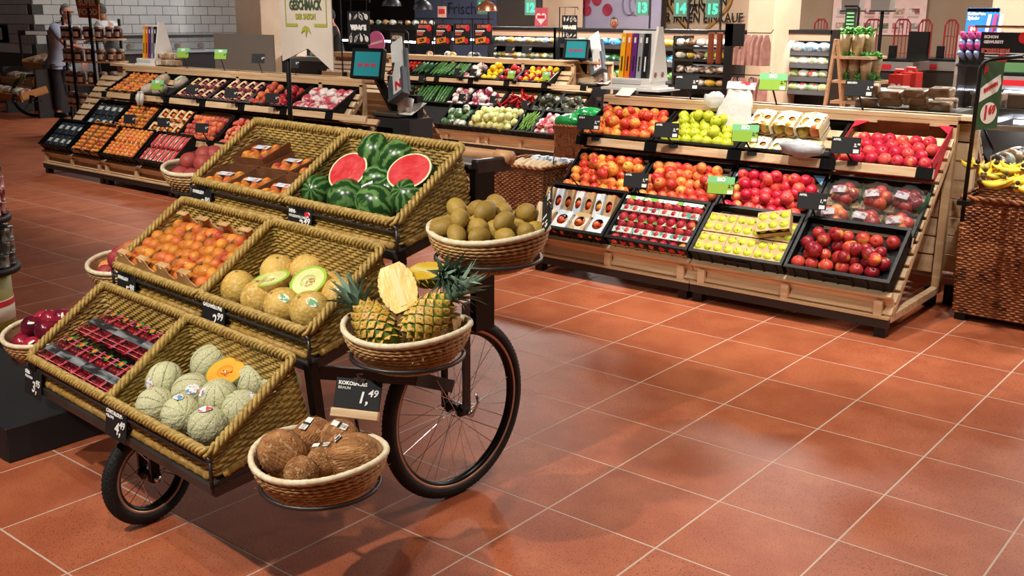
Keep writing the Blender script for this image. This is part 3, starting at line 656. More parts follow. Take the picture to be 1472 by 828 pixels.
# ================================================================ fruit cart
CM = RZ(-math.radians(4.2))
def cw(u, v, z): return CM @ Vector((u, v, z))
wick = mat('olive_wicker', '9c8040', 'b8984f', rough=.5, scale=14, hue=.05, c3='7a602c', s3=9, lo3=.6, hi3=.75)
wickd = mat('dark_wicker', '4f3c1c', rough=.8)
rim_m = mat('twisted_willow', 'bd9d58', '9c7f40', rough=.55, scale=60)
cane = mat('split_cane', 'b08a45', '94702f', rough=.5, scale=30)
FR = [(1.35, .385), (1.695, .66), (2.04, .94)]
BW, BD = .60, .335; TILT = math.atan2(.085, BD); HF, HB = .085, .215
def rimh(y): return HF+(HB-HF)*max(0, min(1, y/BD))
def rectpath(w, d, r, step):
    pts = []
    def seg(a, b):
        L = math.dist(a, b); n = max(1, int(L/step)); pts.extend([(a[0]+(b[0]-a[0])*i/n, a[1]+(b[1]-a[1])*i/n) for i in range(n)])
    def arc(cx_, cy_, a0):
        n = max(2, int(r*PI/2/step)); pts.extend([(cx_+r*math.cos(a0+PI/2*i/n), cy_+r*math.sin(a0+PI/2*i/n)) for i in range(n)])
    seg((-w/2+r, 0), (w/2-r, 0)); arc(w/2-r, r, -PI/2); seg((w/2, r), (w/2, d-r)); arc(w/2-r, d-r, 0); seg((w/2-r, d), (-w/2+r, d)); arc(-w/2+r, d-r, PI/2); seg((-w/2, d-r), (-w/2, r)); arc(-w/2+r, r, PI)
    return pts
def basket_meshes():
    P = rectpath(BW, BD, .02, .0095); N = len(P); wall = MB(); cen = Vector((0, BD/2))
    def outp(i, off):
        a, b = Vector(P[i-1]), Vector(P[(i+1) % N]); t = (b-a).normalized(); return Vector(P[i]) + Vector((t.y, -t.x))*off
    pitch = .0112; k = 0
    while k*pitch+.012 < HB-.012:
        z = .014+k*pitch; run = []
        def flush(closed=False):
            if len(run) > 3: wall.tube(run, .0050, 5, closed=closed)
            run.clear()
        ok = [z < rimh(p[1])-.008 for p in P]; st = 0 if all(ok) else next(i for i in range(N) if ok[i] and not ok[i-1])
        for q in range(N):
            i = (st+q) % N
            if not ok[i]: flush(); continue
            p = outp(i,   .0024*math.sin(i*PI/2.5 + PI/4 + (PI if k % 2 else 0))); run.append((p.x, p.y, z))
        flush(all(ok)); k += 1
    for i in range(0, N, 2):
        p = P[i]; wall.tube([(p[0], p[1], .004), (p[0], p[1], rimh(p[1])-.004)], .0035, 4)
    wm = wall.mesh('woven_wall', wick, True)
    rim = MB(); Q = rectpath(BW+.004, BD+.004, .022, .007); n = len(Q)
    for s in range(3):
        pts = []
        turns = round(n*.007/.055)
        for i in range(n):
            a, b = Vector(Q[i-1]), Vector(Q[(i+1) % n]); t = (b-a).normalized(); nn = Vector((t.y, -t.x)); ph = 2*PI*(turns*i/n + s/3)
            p = Vector(Q[i]) + nn*(.010*math.cos(ph)); pts.append((p.x, p.y, rimh(p.y)+.004+.010*math.sin(ph)))
        rim.tube(pts, .0068, 6, closed=True)
    rm = rim.mesh('twisted_rim', rim_m, True)
    fo = MB()
    for p, q in (((-BW/2+.02, -.004, .008), (BW/2-.02, -.004, .008)), ((BW/2+.002, .02, .008), (BW/2+.002, BD-.01, .008)), ((-BW/2-.002, .02, .008), (-BW/2-.002, BD-.01, .008))):
        fo.tube([p, q], .013, 8)
        p, q = Vector(p), Vector(q); m = int((q-p).length/.05)
        for i in range(m+1):
            c = p.lerp(q, (i+.3)/(m+.6)); t = (q-p).normalized(); fo.tube([c-t*.006, c+t*.006], .0148, 8)
    fm_ = fo.mesh('foot_roll', cane, True)
    bt = MB().box(-BW/2+.004, BW/2-.004, .004, BD-.004, .002, .008).mesh('bottom', wickd)
    return [('woven_wall', wm), ('twisted_rim', rm), ('foot_roll', fm_), ('bottom', bt)]
BK = basket_meshes()
BU = [-3.31, -2.705]
def bframe(t, c): return CM @ T(BU[c], FR[t][0], FR[t][1]) @ RX(TILT)
BL = [['holding printed punnets of cherries, lowest step', 'holding netted cantaloupe melons, lowest step'], ['holding card trays of apricots, middle step', 'holding smooth yellow melons, middle step'], ['holding brown film trays, top step', 'holding watermelons, top step']]
for t in range(3):
    for c in range(2): kit('wicker_basket', 'wedge-shaped olive wicker basket '+BL[t][c], 'basket', 'wedge wicker baskets on the cart', bframe(t, c), [(n, m, [T()]) for n, m in BK])
# ---------------------------------------------------------------- cart frame
steel = mat('brown_grey_steel', '4a4442', '3d3836', rough=.38, metal=.55, scale=6)
blk = mat('satin_black_steel', '121113', rough=.35, metal=.3)
cart = thing('fruit_cart', 'three-stepped dark steel fruit cart with spoked wheels carrying wicker baskets', 'cart', CM @ T(-3.0, 1.9, 0))
CI = (T(-3.0, 1.9, 0)).inverted()
def cp(b, name, m, smooth=False, parent=None):
    for i, v in enumerate(b.v): b.v[i] = CI @ v
    return b.build(name, m, parent or cart, smooth)
UL, UR = -3.625, -2.39
for t, (v, z) in enumerate(FR):
    b = MB(); b.box(UL, UR, v-.028, v-.004, z-.034, z-.003, ch=.003)
    cp(b, 'shelf_front', steel)
    for u in (UL+.015, -3.0075, UR-.015):
        q = MB().bar((u, v-.02, z-.02), (u, v+.345, z+.345*math.tan(TILT)-.02), .03, .03); cp(q, 'shelf_arm', steel)
    cp(MB().bar((UL, v+.335, z+.06), (UR, v+.335, z+.06), .025, .025), 'shelf_back', blk)
    b = MB(); y = v-.024; r = .0055; zz = z+.078
    pts = [(UL+.02, y, zz), (UR-.02, y, zz), (UR-.008, y, zz-.004), (UR-.003, y, zz-.011), (UR-.008, y, zz-.018), (UR-.02, y, zz-.022), (UL+.02, y, zz-.022), (UL+.008, y, zz-.018), (UL+.003, y, zz-.011), (UL+.008, y, zz-.004)]
    b.tube(pts, r, 6, closed=True)
    for u in (UL+.003, UR-.003): b.tube([(u, y, zz-.011), (u, y, z-.01)], r, 6)
    cp(b, 'guard_rail', steel, True)
for u in (UL+.012, UR-.012):
    cp(MB().bar((u, 1.705, .40), (u, 1.68, .65), .03, .035), 'post', blk)
    cp(MB().bar((u, 2.06, .56), (u, 2.03, .93), .03, .035), 'post', blk)
    cp(MB().bar((u, 1.33, .36), (u, 1.72, .40), .03, .03), 'base_rail', steel)
    cp(MB().bar((u, 1.70, .62), (u, 2.08, .50), .028, .04), 'brace', blk)
    cp(MB().bar((u, 2.08, .50), (u-.06 if u > -3 else u+.06, 2.30, .40), .028, .045), 'brace', blk)
    cp(MB().box(u-.014, u+.014, 2.355, 2.445, .60, 1.16), 'rear_post', blk)
    cp(MB().bar((u, 2.36, 1.165), (u, 2.53, 1.165), .032, .05, ch=.006), 'handle_arm', steel)
cp(MB().box(UL, UR, 2.36, 2.385, .60, .64), 'cross_beam', blk)
cp(MB().box(UL+.02, UR-.03, 2.36, 2.50, 1.165, 1.172), 'top_panel', mat('grey_panel', '6f7277', rough=.4, metal=.4))
hb = MB(); hb.tube([(UL+.0, 2.515, 1.185), (UR-.02, 2.515, 1.185)], .020, 14); hb.tube([(UR-.055, 2.515, 1.185), (UR+.012, 2.515, 1.185)], .024, 14)
cp(hb, 'handle_bar', mat('turned_beech', 'c99668', 'b5835a', rough=.45, scale=4, stretch=(2, 14, 14)), True)
# big spoked wheel
rub = mat('tyre_rubber', '131314', rough=.7, bump=.3, bscale=120); alu = mat('rim_alloy', '8a7466', rough=.3, metal=.9); chrome = mat('chrome', 'c8c8c8', rough=.15, metal=1)
def wheel(u, v, R0, wd, ns, yaw=0, spk=.0012, tread=60):
    M = T(u, v, R0) @ RZ(yaw) @ RY(PI/2)
    b = MB(M); N = tread*2; pts = []
    b2 = MB(M)
    prof = [(R0-wd*.95, -wd*.42), (R0-wd*.55, -wd*.52), (R0-wd*.15, -wd*.38), (R0, -wd*.14), (R0, wd*.14), (R0-wd*.15, wd*.38), (R0-wd*.55, wd*.52), (R0-wd*.95, wd*.42), (R0-wd*.95, -wd*.42)]
    b2.lathe(prof, 72); tyre = cp(b2, 'tyre', rub, True)
    tr = MB(M)
    for k in range(N):
        a = 2*PI*k/N
        for s in (-1, 1): tr.box(R0-wd*.2, R0-wd*.045, -.0035, .0035, s*wd*.19-wd*.12, s*wd*.19+wd*.12, RZ(a+s*.012) @ RX(s*.35))
    cp(tr, 'tread', rub, False, tyre).matrix_basis = Matrix()
    Ri = R0-wd*.95
    rm = MB(M); rm.lathe([(Ri, -wd*.36), (Ri-.012, -wd*.33), (Ri-.02, -.008), (Ri-.02, .008), (Ri-.012, wd*.33), (Ri, wd*.36), (Ri, -wd*.36)], 72); 
    rimo = cp(rm, 'rim', mat('black_rim', '1c1a19', rough=.3, metal=.6), True)
    st = MB(M)
    for s in (-1, 1): st.lathe([(Ri+.004, s*(wd*.405)), (Ri-.009, s*(wd*.385)), (Ri-.009, s*(wd*.40)), (Ri+.004, s*(wd*.425)), (Ri+.004, s*(wd*.405))], 72)
    cp(st, 'reflective_band', mat('pale_copper_band', 'b98f76', rough=.35, metal=.5), True, rimo).matrix_basis = Matrix()
    hu = MB(M); hl = wd*.75; hu.lathe([(.006, -hl*1.6), (.006, -hl), (.024, -hl), (.024, -hl*.8), (.013, -hl*.6), (.013, hl*.6), (.024, hl*.8), (.024, hl), (.006, hl), (.006, hl*1.6)], 14)
    hub = cp(hu, 'hub', blk, True)
    for k in range(ns):
        s = 1 if k % 2 else -1; a = 2*PI*k/ns; cr = .42*(1 if (k//2) % 2 else -1)
        cp(MB(M).tube([(.022*math.cos(a+cr*3), .022*math.sin(a+cr*3), s*hl*.9), ((Ri-.015)*math.cos(a), (Ri-.015)*math.sin(a), s*.003)], spk, 4), 'spoke', chrome, False, hub).matrix_basis = Matrix()
    return tyre
wheel(-2.435, 2.30, .325, .042, 32)
b = MB(); b.box(-2.387, -2.373, 2.282, 2.318, .315, .72, ch=.005); cp(b, 'fork_blade', steel)
b = MB(); b.box(-2.497, -2.483, 2.285, 2.315, .315, .66, ch=.005); cp(b, 'fork_blade', blk)
cp(MB().bar((-2.49, 2.30, .40), (-2.49, 2.06, .52), .016, .035), 'fork_stay', blk)
b = MB(); b.tube([(-2.368, 2.30, .325), (-2.352, 2.30, .325)], .012, 10); b.tube([(-2.355, 2.305, .325), (-2.348, 2.325, .36), (-2.352, 2.32, .395)], [.006, .005, .006], 6); cp(b, 'quick_release', chrome, True)
cp(MB().tube([(-2.50, 2.30, .325), (-2.37, 2.30, .325)], .007, 8), 'axle', blk)
# small front wheel
wheel(-3.02, 1.45, .17, .042, 16, yaw=.12, spk=.0014, tread=34)
b = MB(); b.box(-2.985, -2.972, 1.435, 1.465, .17, .345); b.box(-3.068, -3.055, 1.435, 1.465, .17, .345); b.box(-3.07, -2.97, 1.41, 1.49, .345, .362); cp(b, 'caster_fork', blk)
cp(MB().tube([(-2.972, 1.45, .17), (-2.958, 1.45, .17)], .011, 8), 'axle_nut', chrome, True)
cp(MB().box(-3.62, -2.40, 1.40, 1.5, .36, .372), 'base_plate', blk)
# ---------------------------------------------------------------- round coiled baskets on ring brackets
coil = mat('coiled_raffia', 'cfa872', 'b88c58', rough=.7, scale=25, hue=.04); coil_rim = mat('pale_raffia_rim', 'e8dabc', 'd8c6a0', rough=.7, scale=50)
BR, BH = .19, .125
def coil_meshes():
    b = MB(); n = 10
    for k in range(n):
        t = k/(n-1); r = BR*(.60+.40*math.sin(t*PI/2*.98)**.9); z = .012+t*(BH-.016); pts = []; rad = []
        N = 168
        for i in range(N):
            a = 2*PI*i/N; wv = .010*math.cos(2*a)*t**2; pts.append((r*math.cos(a), r*math.sin(a), z+wv)); rad.append(  .0054*(1+.28*math.sin(i*PI/2 + k*1.57)))
        b.tube(pts, rad, 5, closed=True)
    w_ = b.mesh('coiled_wall', coil, True)
    c = MB(); N = 150; pts = [((BR+.002)*math.cos(2*PI*i/N), (BR+.002)*math.sin(2*PI*i/N), BH+.004+.010*math.cos(4*PI*i/N)) for i in range(N)]
    c.tube(pts, [.0095*(1+.07*math.sin(i*PI/1.5)) for i in range(N)], 7, closed=True)
    f = MB().lathe([(0, .004), (.118, .004), (.118, .012), (0, .012)], 24)
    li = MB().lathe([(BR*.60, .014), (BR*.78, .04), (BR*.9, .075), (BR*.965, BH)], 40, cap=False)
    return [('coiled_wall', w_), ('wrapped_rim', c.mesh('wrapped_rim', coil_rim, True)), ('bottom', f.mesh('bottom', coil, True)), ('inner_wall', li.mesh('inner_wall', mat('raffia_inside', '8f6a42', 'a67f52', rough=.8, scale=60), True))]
CK = coil_meshes()
OV = dict(coco=(-2.165, 1.53, .365), pine=(-2.165, 1.855, .66), kiwi=(-2.165, 2.19, .895), plum=(-3.835, 1.53, .345), peach=(-3.85, 1.885, .555), dark=(-3.87, 2.25, .90))
OL = dict(coco='of coconuts, lowest on the cart\'s wheel side', pine='of pineapples, above the big spoked wheel', kiwi='heaped with golden kiwis', plum='of shiny dark nectarines beside the cherry basket', peach='of peaches beside the apricot trays', dark='of dusky peaches beside the brown film trays')
for k, (u, v, z) in OV.items():
    sc = .955 if u > -3 else 1.0
    kit('round_basket', 'round coiled raffia basket '+OL[k], 'basket', 'round side baskets of the cart', CM @ T(u, v, z) @ RZ(R.random()*.4) @ SC(sc), [(n, m, [T()]) for n, m in CK])
    b = MB(); N = 40; rr = BR*.86
    b.tube([(u+rr*math.cos(2*PI*i/N), v+rr*math.sin(2*PI*i/N), z+.035) for i in range(N)], .007, 6, closed=True)
    e = UR-.01 if u > -3 else UL+.01; sg = 1 if u > -3 else -1
    b.tube([(u-sg*rr, v, z+.035), (e, v, z+.035)], .008, 6)
    cp(b, 'ring_bracket', steel, True)
# ================================================================ what lies in the cart's baskets
def striped(name, base, dark, n=9, width=.5, noise=1.2, rough=.35, bump=0, net=None, bs=60, rnd=.12, soft=.12):
    """skin with meridian stripes about the object's own z axis"""
    m = mat(name, base, rough=rough, hue=rnd, bump=bump, bscale=bs); nt = m.node_tree; N = nt.nodes.new; L = nt.links.new
    tc = N('ShaderNodeTexCoord'); sp = N('ShaderNodeSeparateXYZ'); L(tc.outputs['Object'], sp.inputs[0])
    at2 = N('ShaderNodeMath'); at2.operation = 'ARCTAN2'; L(sp.outputs[1], at2.inputs[0]); L(sp.outputs[0], at2.inputs[1])
    nz = N('ShaderNodeTexNoise'); nz.inputs['Scale'].default_value = 22; nz.inputs['Detail'].default_value = 4; L(tc.outputs['Object'], nz.inputs['Vector'])
    ma = N('ShaderNodeMath'); ma.operation = 'MULTIPLY_ADD'; L(nz.outputs['Fac'], ma.inputs[0]); ma.inputs[1].default_value = noise*2/n*2
    L(at2.outputs[0], ma.inputs[2]); mu = N('ShaderNodeMath'); mu.operation = 'MULTIPLY'; mu.inputs[1].default_value = n; L(ma.outputs[0], mu.inputs[0])
    si = N('ShaderNodeMath'); si.operation = 'SINE'; L(mu.outputs[0], si.inputs[0])
    mr = N('ShaderNodeMapRange'); mr.inputs[1].default_value = width-soft; mr.inputs[2].default_value = width+soft; L(si.outputs[0], mr.inputs[0])
    mx = N('ShaderNodeMix'); mx.data_type = 'RGBA'; L(mr.outputs[0], mx.inputs[0]); mx.inputs[7].default_value = lin(dark)
    b = nt.nodes['Principled BSDF']; old = b.inputs['Base Color'].links[0].from_socket; L(old, mx.inputs[6]); out = mx.outputs[2]
    if net:
        vo = N('ShaderNodeTexVoronoi'); vo.feature = 'DISTANCE_TO_EDGE'; vo.inputs['Scale'].default_value = net[1]; L(tc.outputs['Object'], vo.inputs['Vector'])
        m2 = N('ShaderNodeMapRange'); m2.inputs[1].default_value = .03; m2.inputs[2].default_value = .12; m2.inputs[3].default_value = 1; m2.inputs[4].default_value = 0; L(vo.outputs['Distance'], m2.inputs[0])
        x2 = N('ShaderNodeMix'); x2.data_type = 'RGBA'; L(m2.outputs[0], x2.inputs[0]); L(out, x2.inputs[6]); x2.inputs[7].default_value = lin(net[0]); out = x2.outputs[2]
    L(out, b.inputs['Base Color']); return m
wm_m = striped('watermelon_rind', '5f8448', '21451f', n=9, width=-.2, noise=3.2, rough=.25, soft=.5, rnd=.2)
ca_m = striped('cantaloupe_rind', 'bdbb8c', '5d6a3c', n=10, width=.93, noise=.25, rough=.7, bump=.5, bs=110, net=('d3cfae', 150), soft=.05)
ga_m = mat('galia_rind', 'd7b25a', 'c49b45', rough=.6, scale=12, hue=.06, bump=.35, bscale=110, c3='dcbd74', s3=90, lo3=.5, hi3=.65)
flesh_r = mat('watermelon_flesh', 'c92b2f', 'd4474a', rough=.35, scale=22, bump=.25, bscale=60); pale = mat('pale_rind_edge', 'e2ddb0', rough=.5)
flesh_o = mat('cantaloupe_flesh', 'ee9a2c', 'f4ac3e', rough=.35, scale=14, bump=.1, bscale=40); seed_o = mat('melon_seed_pulp', 'd58a2c', 'e8b45a', rough=.5, scale=60, bump=.6, bscale=90)
flesh_g = mat('galia_flesh', 'd6d98a', 'dfe3a4', rough=.35, scale=8); edge_g = mat('galia_green_edge', '9cc53c', rough=.4); seed_g = mat('pale_seed_pulp', 'd8b070', 'e6cf9c', rough=.5, scale=50, bump=.6, bscale=90)
WMESH = [MB().ball(.070, .070, z, 28, 18).mesh('watermelon', wm_m, True) for z in (.078, .072)]
CMESH = [MB().ball(.062, .062, z, 40, 18, None, lambda d: 1-.022*max(0, math.sin(10*math.atan2(d.y, d.x)))**8).mesh('cantaloupe_melon', ca_m, True) for z in (.066, .06)]
GMESH = MB().ball(.062, .062, .064, 24, 16).mesh('galia_melon', ga_m, True)
dry = mat('dry_stem', '8a7a4a', rough=.8)
def half(name, label, M, r, zr, rind, flesh, edge, pulp=None, names=('rind', 'flesh', 'pale_edge', 'seed_hollow'), e=.055):
    """lower half of a melon cut across, flat face up (+z)"""
    t = thing(name, label, 'melon', M)
    MB().lathe([(max(r*math.sin(a), 0), -zr*math.cos(a)) for a in [PI/2*i/10 for i in range(11)]], 32, cap=False).build(names[0], rind, t, True)
    MB().lathe([(r, 0), (r*.985, .0015), (r*(1-e)-.002, .0015)], 36, cap=False).build(names[2], edge, t)
    if pulp:
        MB().lathe([(r*(1-e)-.002, .0015), (r*.42, .0012)], 36, cap=False).lathe([(r*.42, .0012), (r*.38, -.004), (r*.25, -.012), (0, -.014)], 36, cap=False).build(names[1], flesh, t, True)
        b = MB()
        for k in range(26): a = R.random()*6.28; q = r*.34*math.sqrt(R.random()); b.ball(.004, .0022, .0022, 6, 4, T(q*math.cos(a), q*math.sin(a), -.009+q*.08) @ RZ(R.random()*3))
        stuff(b.build(names[3], pulp, t, True))
    else: MB().lathe([(r*(1-e)-.002, .0015), (0, .003)], 36, cap=False).build(names[1], flesh, t, True)
    return t
def onfloor(px, py, t, h):
    """point of the photo's ray at height h above the tilted floor of tier t's baskets"""
    o = cw(0, FR[t][0], FR[t][1]+h); n = CM.to_3x3() @ Vector((0, -math.sin(TILT), math.cos(TILT))); v = _ray(px, py); c = Vector((0, 0, CAMH))
    return c + v*((o-c).dot(n)/v.dot(n))
def look(p, d, roll=0):
    """frame at p whose z axis points along d"""
    return Matrix.Translation(p) @ Vector(d).to_track_quat('Z', 'Y').to_matrix().to_4x4() @ RZ(roll)
camd = lambda p: (Vector((0, 0, CAMH))-p).normalized()
stk = mat('white_green_sticker', 'e8ece4', '6fae7a', rough=.5, scale=60, lo=.52, hi=.56); stk2 = mat('white_red_blue_sticker', 'eceeee', 'd05a5a', rough=.5, scale=70, lo=.55, hi=.58, c3='5aa0c8', s3=60, lo3=.58, hi3=.62)
stk_mesh = {}
def sticker(parent, p_local_dir, r, m, rx=.016, ry=.022):
    d = Vector(p_local_dir).normalized(); b = MB(); n = 12
    M = d.to_track_quat('Z', 'Y').to_matrix().to_4x4()
    vs = [(0, 0, r+.0012)]+[(rx*math.cos(2*PI*k/n), ry*math.sin(2*PI*k/n), math.sqrt(max(r*r-(rx*math.cos(2*PI*k/n))**2-(ry*math.sin(2*PI*k/n))**2, 0))+.0012) for k in range(n)]
    b.add(vs, [(0, k+1, (k+1) % n+1) for k in range(n)], M); return b.build('sticker', m, parent, True)
# watermelons: pixel, height above the floor, axis tilt, label
for i, (x, y, h, s, ax, lab) in enumerate([
    (457, 277, .064, .93, (.5, -.75, .35), 'striped watermelon at the basket\'s front corner beside the film trays, stem end forward'),
    (501, 287, .066, 1.05, (.9, .3, .1), 'dark green watermelon in front below the cut half nearer the film trays'),
    (541, 294, .064, 1.0, (.9, .1, -.3), 'watermelon with a yellow ground spot at the front rim'),
    (590, 286, .066, 1.0, (.2, -.7, .5), 'plain dark green watermelon resting against the basket\'s wheel-side wall'),
    (541, 223, .17, 1.0, (.1, .2, 1), 'upright watermelon standing highest behind the cut half nearer the film trays'),
    (575, 230, .155, 1.06, (.6, .4, .6), 'light striped watermelon at the back between the two cut halves'),
    (544, 262, .10, .9, (1, .4, .2), 'shaded dark watermelon in the middle between the two cut halves'),
    (565, 277, .07, .9, (.7, .7, .3), 'small shaded watermelon below the second cut half'),
    (628, 259, .085, .88, (.3, .9, .3), 'watermelon peeking out beside the back corner of the wicker wall')]):
    tag(put('watermelon', WMESH[i % 2], None, look(onfloor(x, y, 2, h), CM.to_3x3() @ Vector(ax), i*1.3) @ SC(s)), lab, 'melon', 'whole watermelons')
p = onfloor(500, 246, 2, .15); half('watermelon_half', 'red watermelon half, cut face up, nearer the brown film trays', look(p, CM.to_3x3() @ Vector((.12, -.78, .62))) @ SC(1, .92, 1), .082, .07, wm_m, flesh_r, pale)
p = onfloor(588, 246, 2, .155); half('watermelon_half', 'red watermelon half, cut face up, nearer the wicker wall and kiwis', look(p, CM.to_3x3() @ Vector((.12, -.72, .68))) @ SC(1.08, .9, 1), .082, .072, wm_m, flesh_r, pale)
b = MB(); b.box(-.022, .022, -.03, .03, 0, .001)
tag(b.build('paper_label', mat('blue_grey_label', '9fb4c8', 'e6e6e0', rough=.5, scale=70), None, M=look(onfloor(529, 273, 2, .11), (.1, -.7, .6)) @ RZ(.6)), 'small blue-grey paper label lying between the watermelons', 'label')
# galia melons
for i, (x, y, h, lab) in enumerate([
    (343, 415, .06, 'yellow galia melon at the front corner next to the apricot trays'), (373, 430, .06, 'yellow galia melon second from the apricot side along the front'), (407, 441, .06, 'yellow galia melon with green sticker on top, third along the front'),
    (447, 448, .062, 'yellow galia melon with green sticker, largest, nearest the pineapple basket'), (400, 392, .085, 'yellow galia melon behind the flat-lying green cut half'), (442, 392, .075, 'yellow galia melon half hidden behind the tilted cut half'),
    (488, 426, .06, 'yellow galia melon with sticker beside the pineapple leaves'), (470, 418, .05, 'yellow galia melon in shade below the tilted cut half'), (520, 392, .06, 'yellow galia melon at the back corner behind pineapple leaves')]):
    o = tag(put('galia_melon', GMESH, None, look(onfloor(x, y, 1, h), (R.uniform(-.3, .3), R.uniform(-.6, .1), .8)) @ SC(1 if i != 3 else 1.06)), lab, 'melon', 'whole galia melons')
    MB().lathe([(.006, .062), (.005, .0655), (0, .066)], 10).build('stem_scar', dry, o, True)
    if i in (2, 3, 6, 8): sticker(o, o.matrix_basis.to_3x3().inverted() @ (camd(o.location)+Vector((.0, .1, .55))), .0625, stk, .014, .02)
p = onfloor(389, 400, 1, .115); half('galia_half', 'flat-lying galia melon half with pale green cut face', look(p, CM.to_3x3() @ Vector((-.08, -.22, .97))) @ SC(1.1, 1, 1), .065, .06, ga_m, flesh_g, edge_g, seed_g, e=.12)
p = onfloor(443, 404, 1, .118); half('galia_half', 'tilted galia melon half showing seeds and bright green edge', look(p, CM.to_3x3() @ Vector((.05, -.62, .78))) @ SC(1.12, .95, 1), .066, .062, ga_m, flesh_g, edge_g, seed_g, e=.12)
# cantaloupes
for i, (x, y, h, ax, lab, st) in enumerate([
    (237, 548, .068, (-.3, .5, .8), 'cantaloupe melon with a sticker at its side, next to the cherries', (.2, -.8, .1)), (224, 584, .058, (.9, .2, .2), 'cantaloupe melon in the front corner by the pale straw', None),
    (276, 564, .064, (.7, .5, .4), 'cantaloupe melon with red and blue sticker in the middle', (.8, -.4, .5)), (261, 597, .058, (.8, -.2, .3), 'yellowish cantaloupe melon in front with sticker on top', (0, -.1, 1)),
    (315, 574, .072, (.2, -.2, .9), 'cantaloupe melon with a large sticker facing the front', (-.1, -.75, .6)), (300, 613, .058, (.4, .3, .8), 'green cantaloupe melon at the front rim with sticker on top', (.1, -.2, 1)),
    (349, 590, .06, (.3, -.4, .8), 'yellow-green cantaloupe melon leaning on the wheel-side wicker wall', (.5, .2, .9)), (366, 549, .066, (.3, -.3, .9), 'pale cantaloupe melon with dark green ribs beside the cut half', (-.1, .1, 1)),
    (302, 523, .095, (.3, .6, .7), 'cantaloupe melon at the back behind the orange cut half', None), (405, 552, .058, (.4, -.2, .9), 'cantaloupe melon in the back corner beside the woven rim', (-.2, 0, 1))]):
    o = tag(put('cantaloupe_melon', CMESH[i % 2], None, look(onfloor(x, y, 0, h), CM.to_3x3() @ Vector(ax), i)), lab, 'melon', 'whole cantaloupe melons')
    if st: sticker(o, o.matrix_basis.to_3x3().inverted() @ (CM.to_3x3() @ Vector(st)), .0635, stk2)
p = onfloor(324, 534, 0, .115); half('cantaloupe_half', 'cantaloupe half with orange flesh, cut face turned up', look(p, CM.to_3x3() @ Vector((.1, -.5, .86))) @ SC(1.1, .95, 1), .066, .06, ca_m, flesh_o, mat('olive_rind_edge', '7d8a3c', rough=.5), seed_o, e=.05)
# straw
straw_m = mat('pale_straw', 'd9c59a', 'bfa673', rough=.8, scale=30)
def straw(M, rx, ry, n, name, parent=None, h=.02, label=None):
    b = MB()
    for k in range(n):
        a = R.random()*6.28; q = math.sqrt(R.random()); p0 = Vector((rx*q*math.cos(a), ry*q*math.sin(a), R.random()*h)); d = R.random()*6.28; l = R.uniform(.02, .045); c = R.uniform(-2, 2)
        b.tube([p0 + Vector((math.cos(d+c*s)*l*s, math.sin(d+c*s)*l*s, .006*math.sin(s*5+k))) for s in (0, .33, .66, 1)], .0009, 3, cap=False)
    o = b.build(name, straw_m, parent, M=M); stuff(o); tag(o, label, 'straw'); return o
straw(bframe(0, 1) @ T(-.14, .10, .012), .15, .09, 500, 'straw', h=.03, label='pale straw under the cantaloupe melons')
straw(bframe(1, 1) @ T(-.03, .25, .012), .2, .07, 700, 'straw', h=.09, label='tan straw heaped behind the yellow melons')
# ---------------------------------------------------------------- cherry punnets
cher_m = fm('cherry_skin', 'a81522', '6d0d18', rough=.2); CHER = MB().ball(.011, .011, .0105, 8, 6).mesh('cherry', cher_m, True)
pr_m = mat('red_flower_print_film', 'd7263a', 'e87a80', rough=.15, scale=22, lo=.35, hi=.5, alpha=.4, c3='1a1414', s3=26, lo3=.55, hi3=.57)
bandm = mat('grey_black_band', '2b2c2f', '8f9296', rough=.35, scale=6, lo=.45, hi=.62, stretch=(1, 6, 1))
PW, PL, PH = .094, .155, .05
tray_c = MB().box(-PW/2, PW/2, -PL/2, PL/2, 0, .002).box(-PW/2, -PW/2+.001, -PL/2, PL/2, 0, PH).box(PW/2-.001, PW/2, -PL/2, PL/2, 0, PH).box(-PW/2, PW/2, -PL/2, -PL/2+.001, 0, PH).box(-PW/2, PW/2, PL/2-.001, PL/2, 0, PH).mesh('clear_tray', film)
lid_c = MB()
for i in range(6):
    for s in (-1, 1): lid_c.box(-PW/2, PW/2, s*(.03+i*.0095)-.0012, s*(.03+i*.0095)+.0012, PH, PH+.0008) if i in (2, 4) else None
for s in (-1, 1): lid_c.box(s*PW*.47-.0014, s*PW*.47+.0014, -PL/2, PL/2, PH, PH+.001)
lid_c = lid_c.mesh('printed_strips', mat('pink_red_print', 'd6304a', 'f08a90', rough=.3, scale=60))
top_c = MB().box(-PW/2, PW/2, -PL/2, PL/2, PH, PH+.0006).mesh('film', film)
band_c = MB().box(-PW/2-.001, PW/2+.001, -.020, .012, PH+.001, PH+.0025).mesh('paper_band', bandm)
lg = MB().lathe([(.011, PH+.002), (.008, PH+.003), (0, PH+.003)], 12, T(0, PL*.40, 0)).mesh('orange_emblem', mat('orange_print', 'f08a2c', 'd94a28', rough=.4, scale=80))
lg2 = MB()
for s in (-1, 1): lg2.ball(.010, .005, .001, 8, 4, T(s*.012, PL*.40-.012, PH+.0025) @ RZ(s*.5))
lg2.lathe([(.017, PH+.0012), (.017, PH+.0018), (0, PH+.0018)], 14, T(0, PL*.41, 0)); lg2 = lg2.mesh('green_leaf_emblem', mat('green_black_print', '2f8a4a', '151b15', rough=.4, scale=60, lo=.5, hi=.53))
chs = [T(-.033+.022*i+R.uniform(-.003, .003), -PL/2+.018+.0235*j+R.uniform(-.003, .003), PH-.013+R.uniform(-.004, .001)) @ SC(R.uniform(1.05, 1.25)) for i in range(4) for j in range(6)]
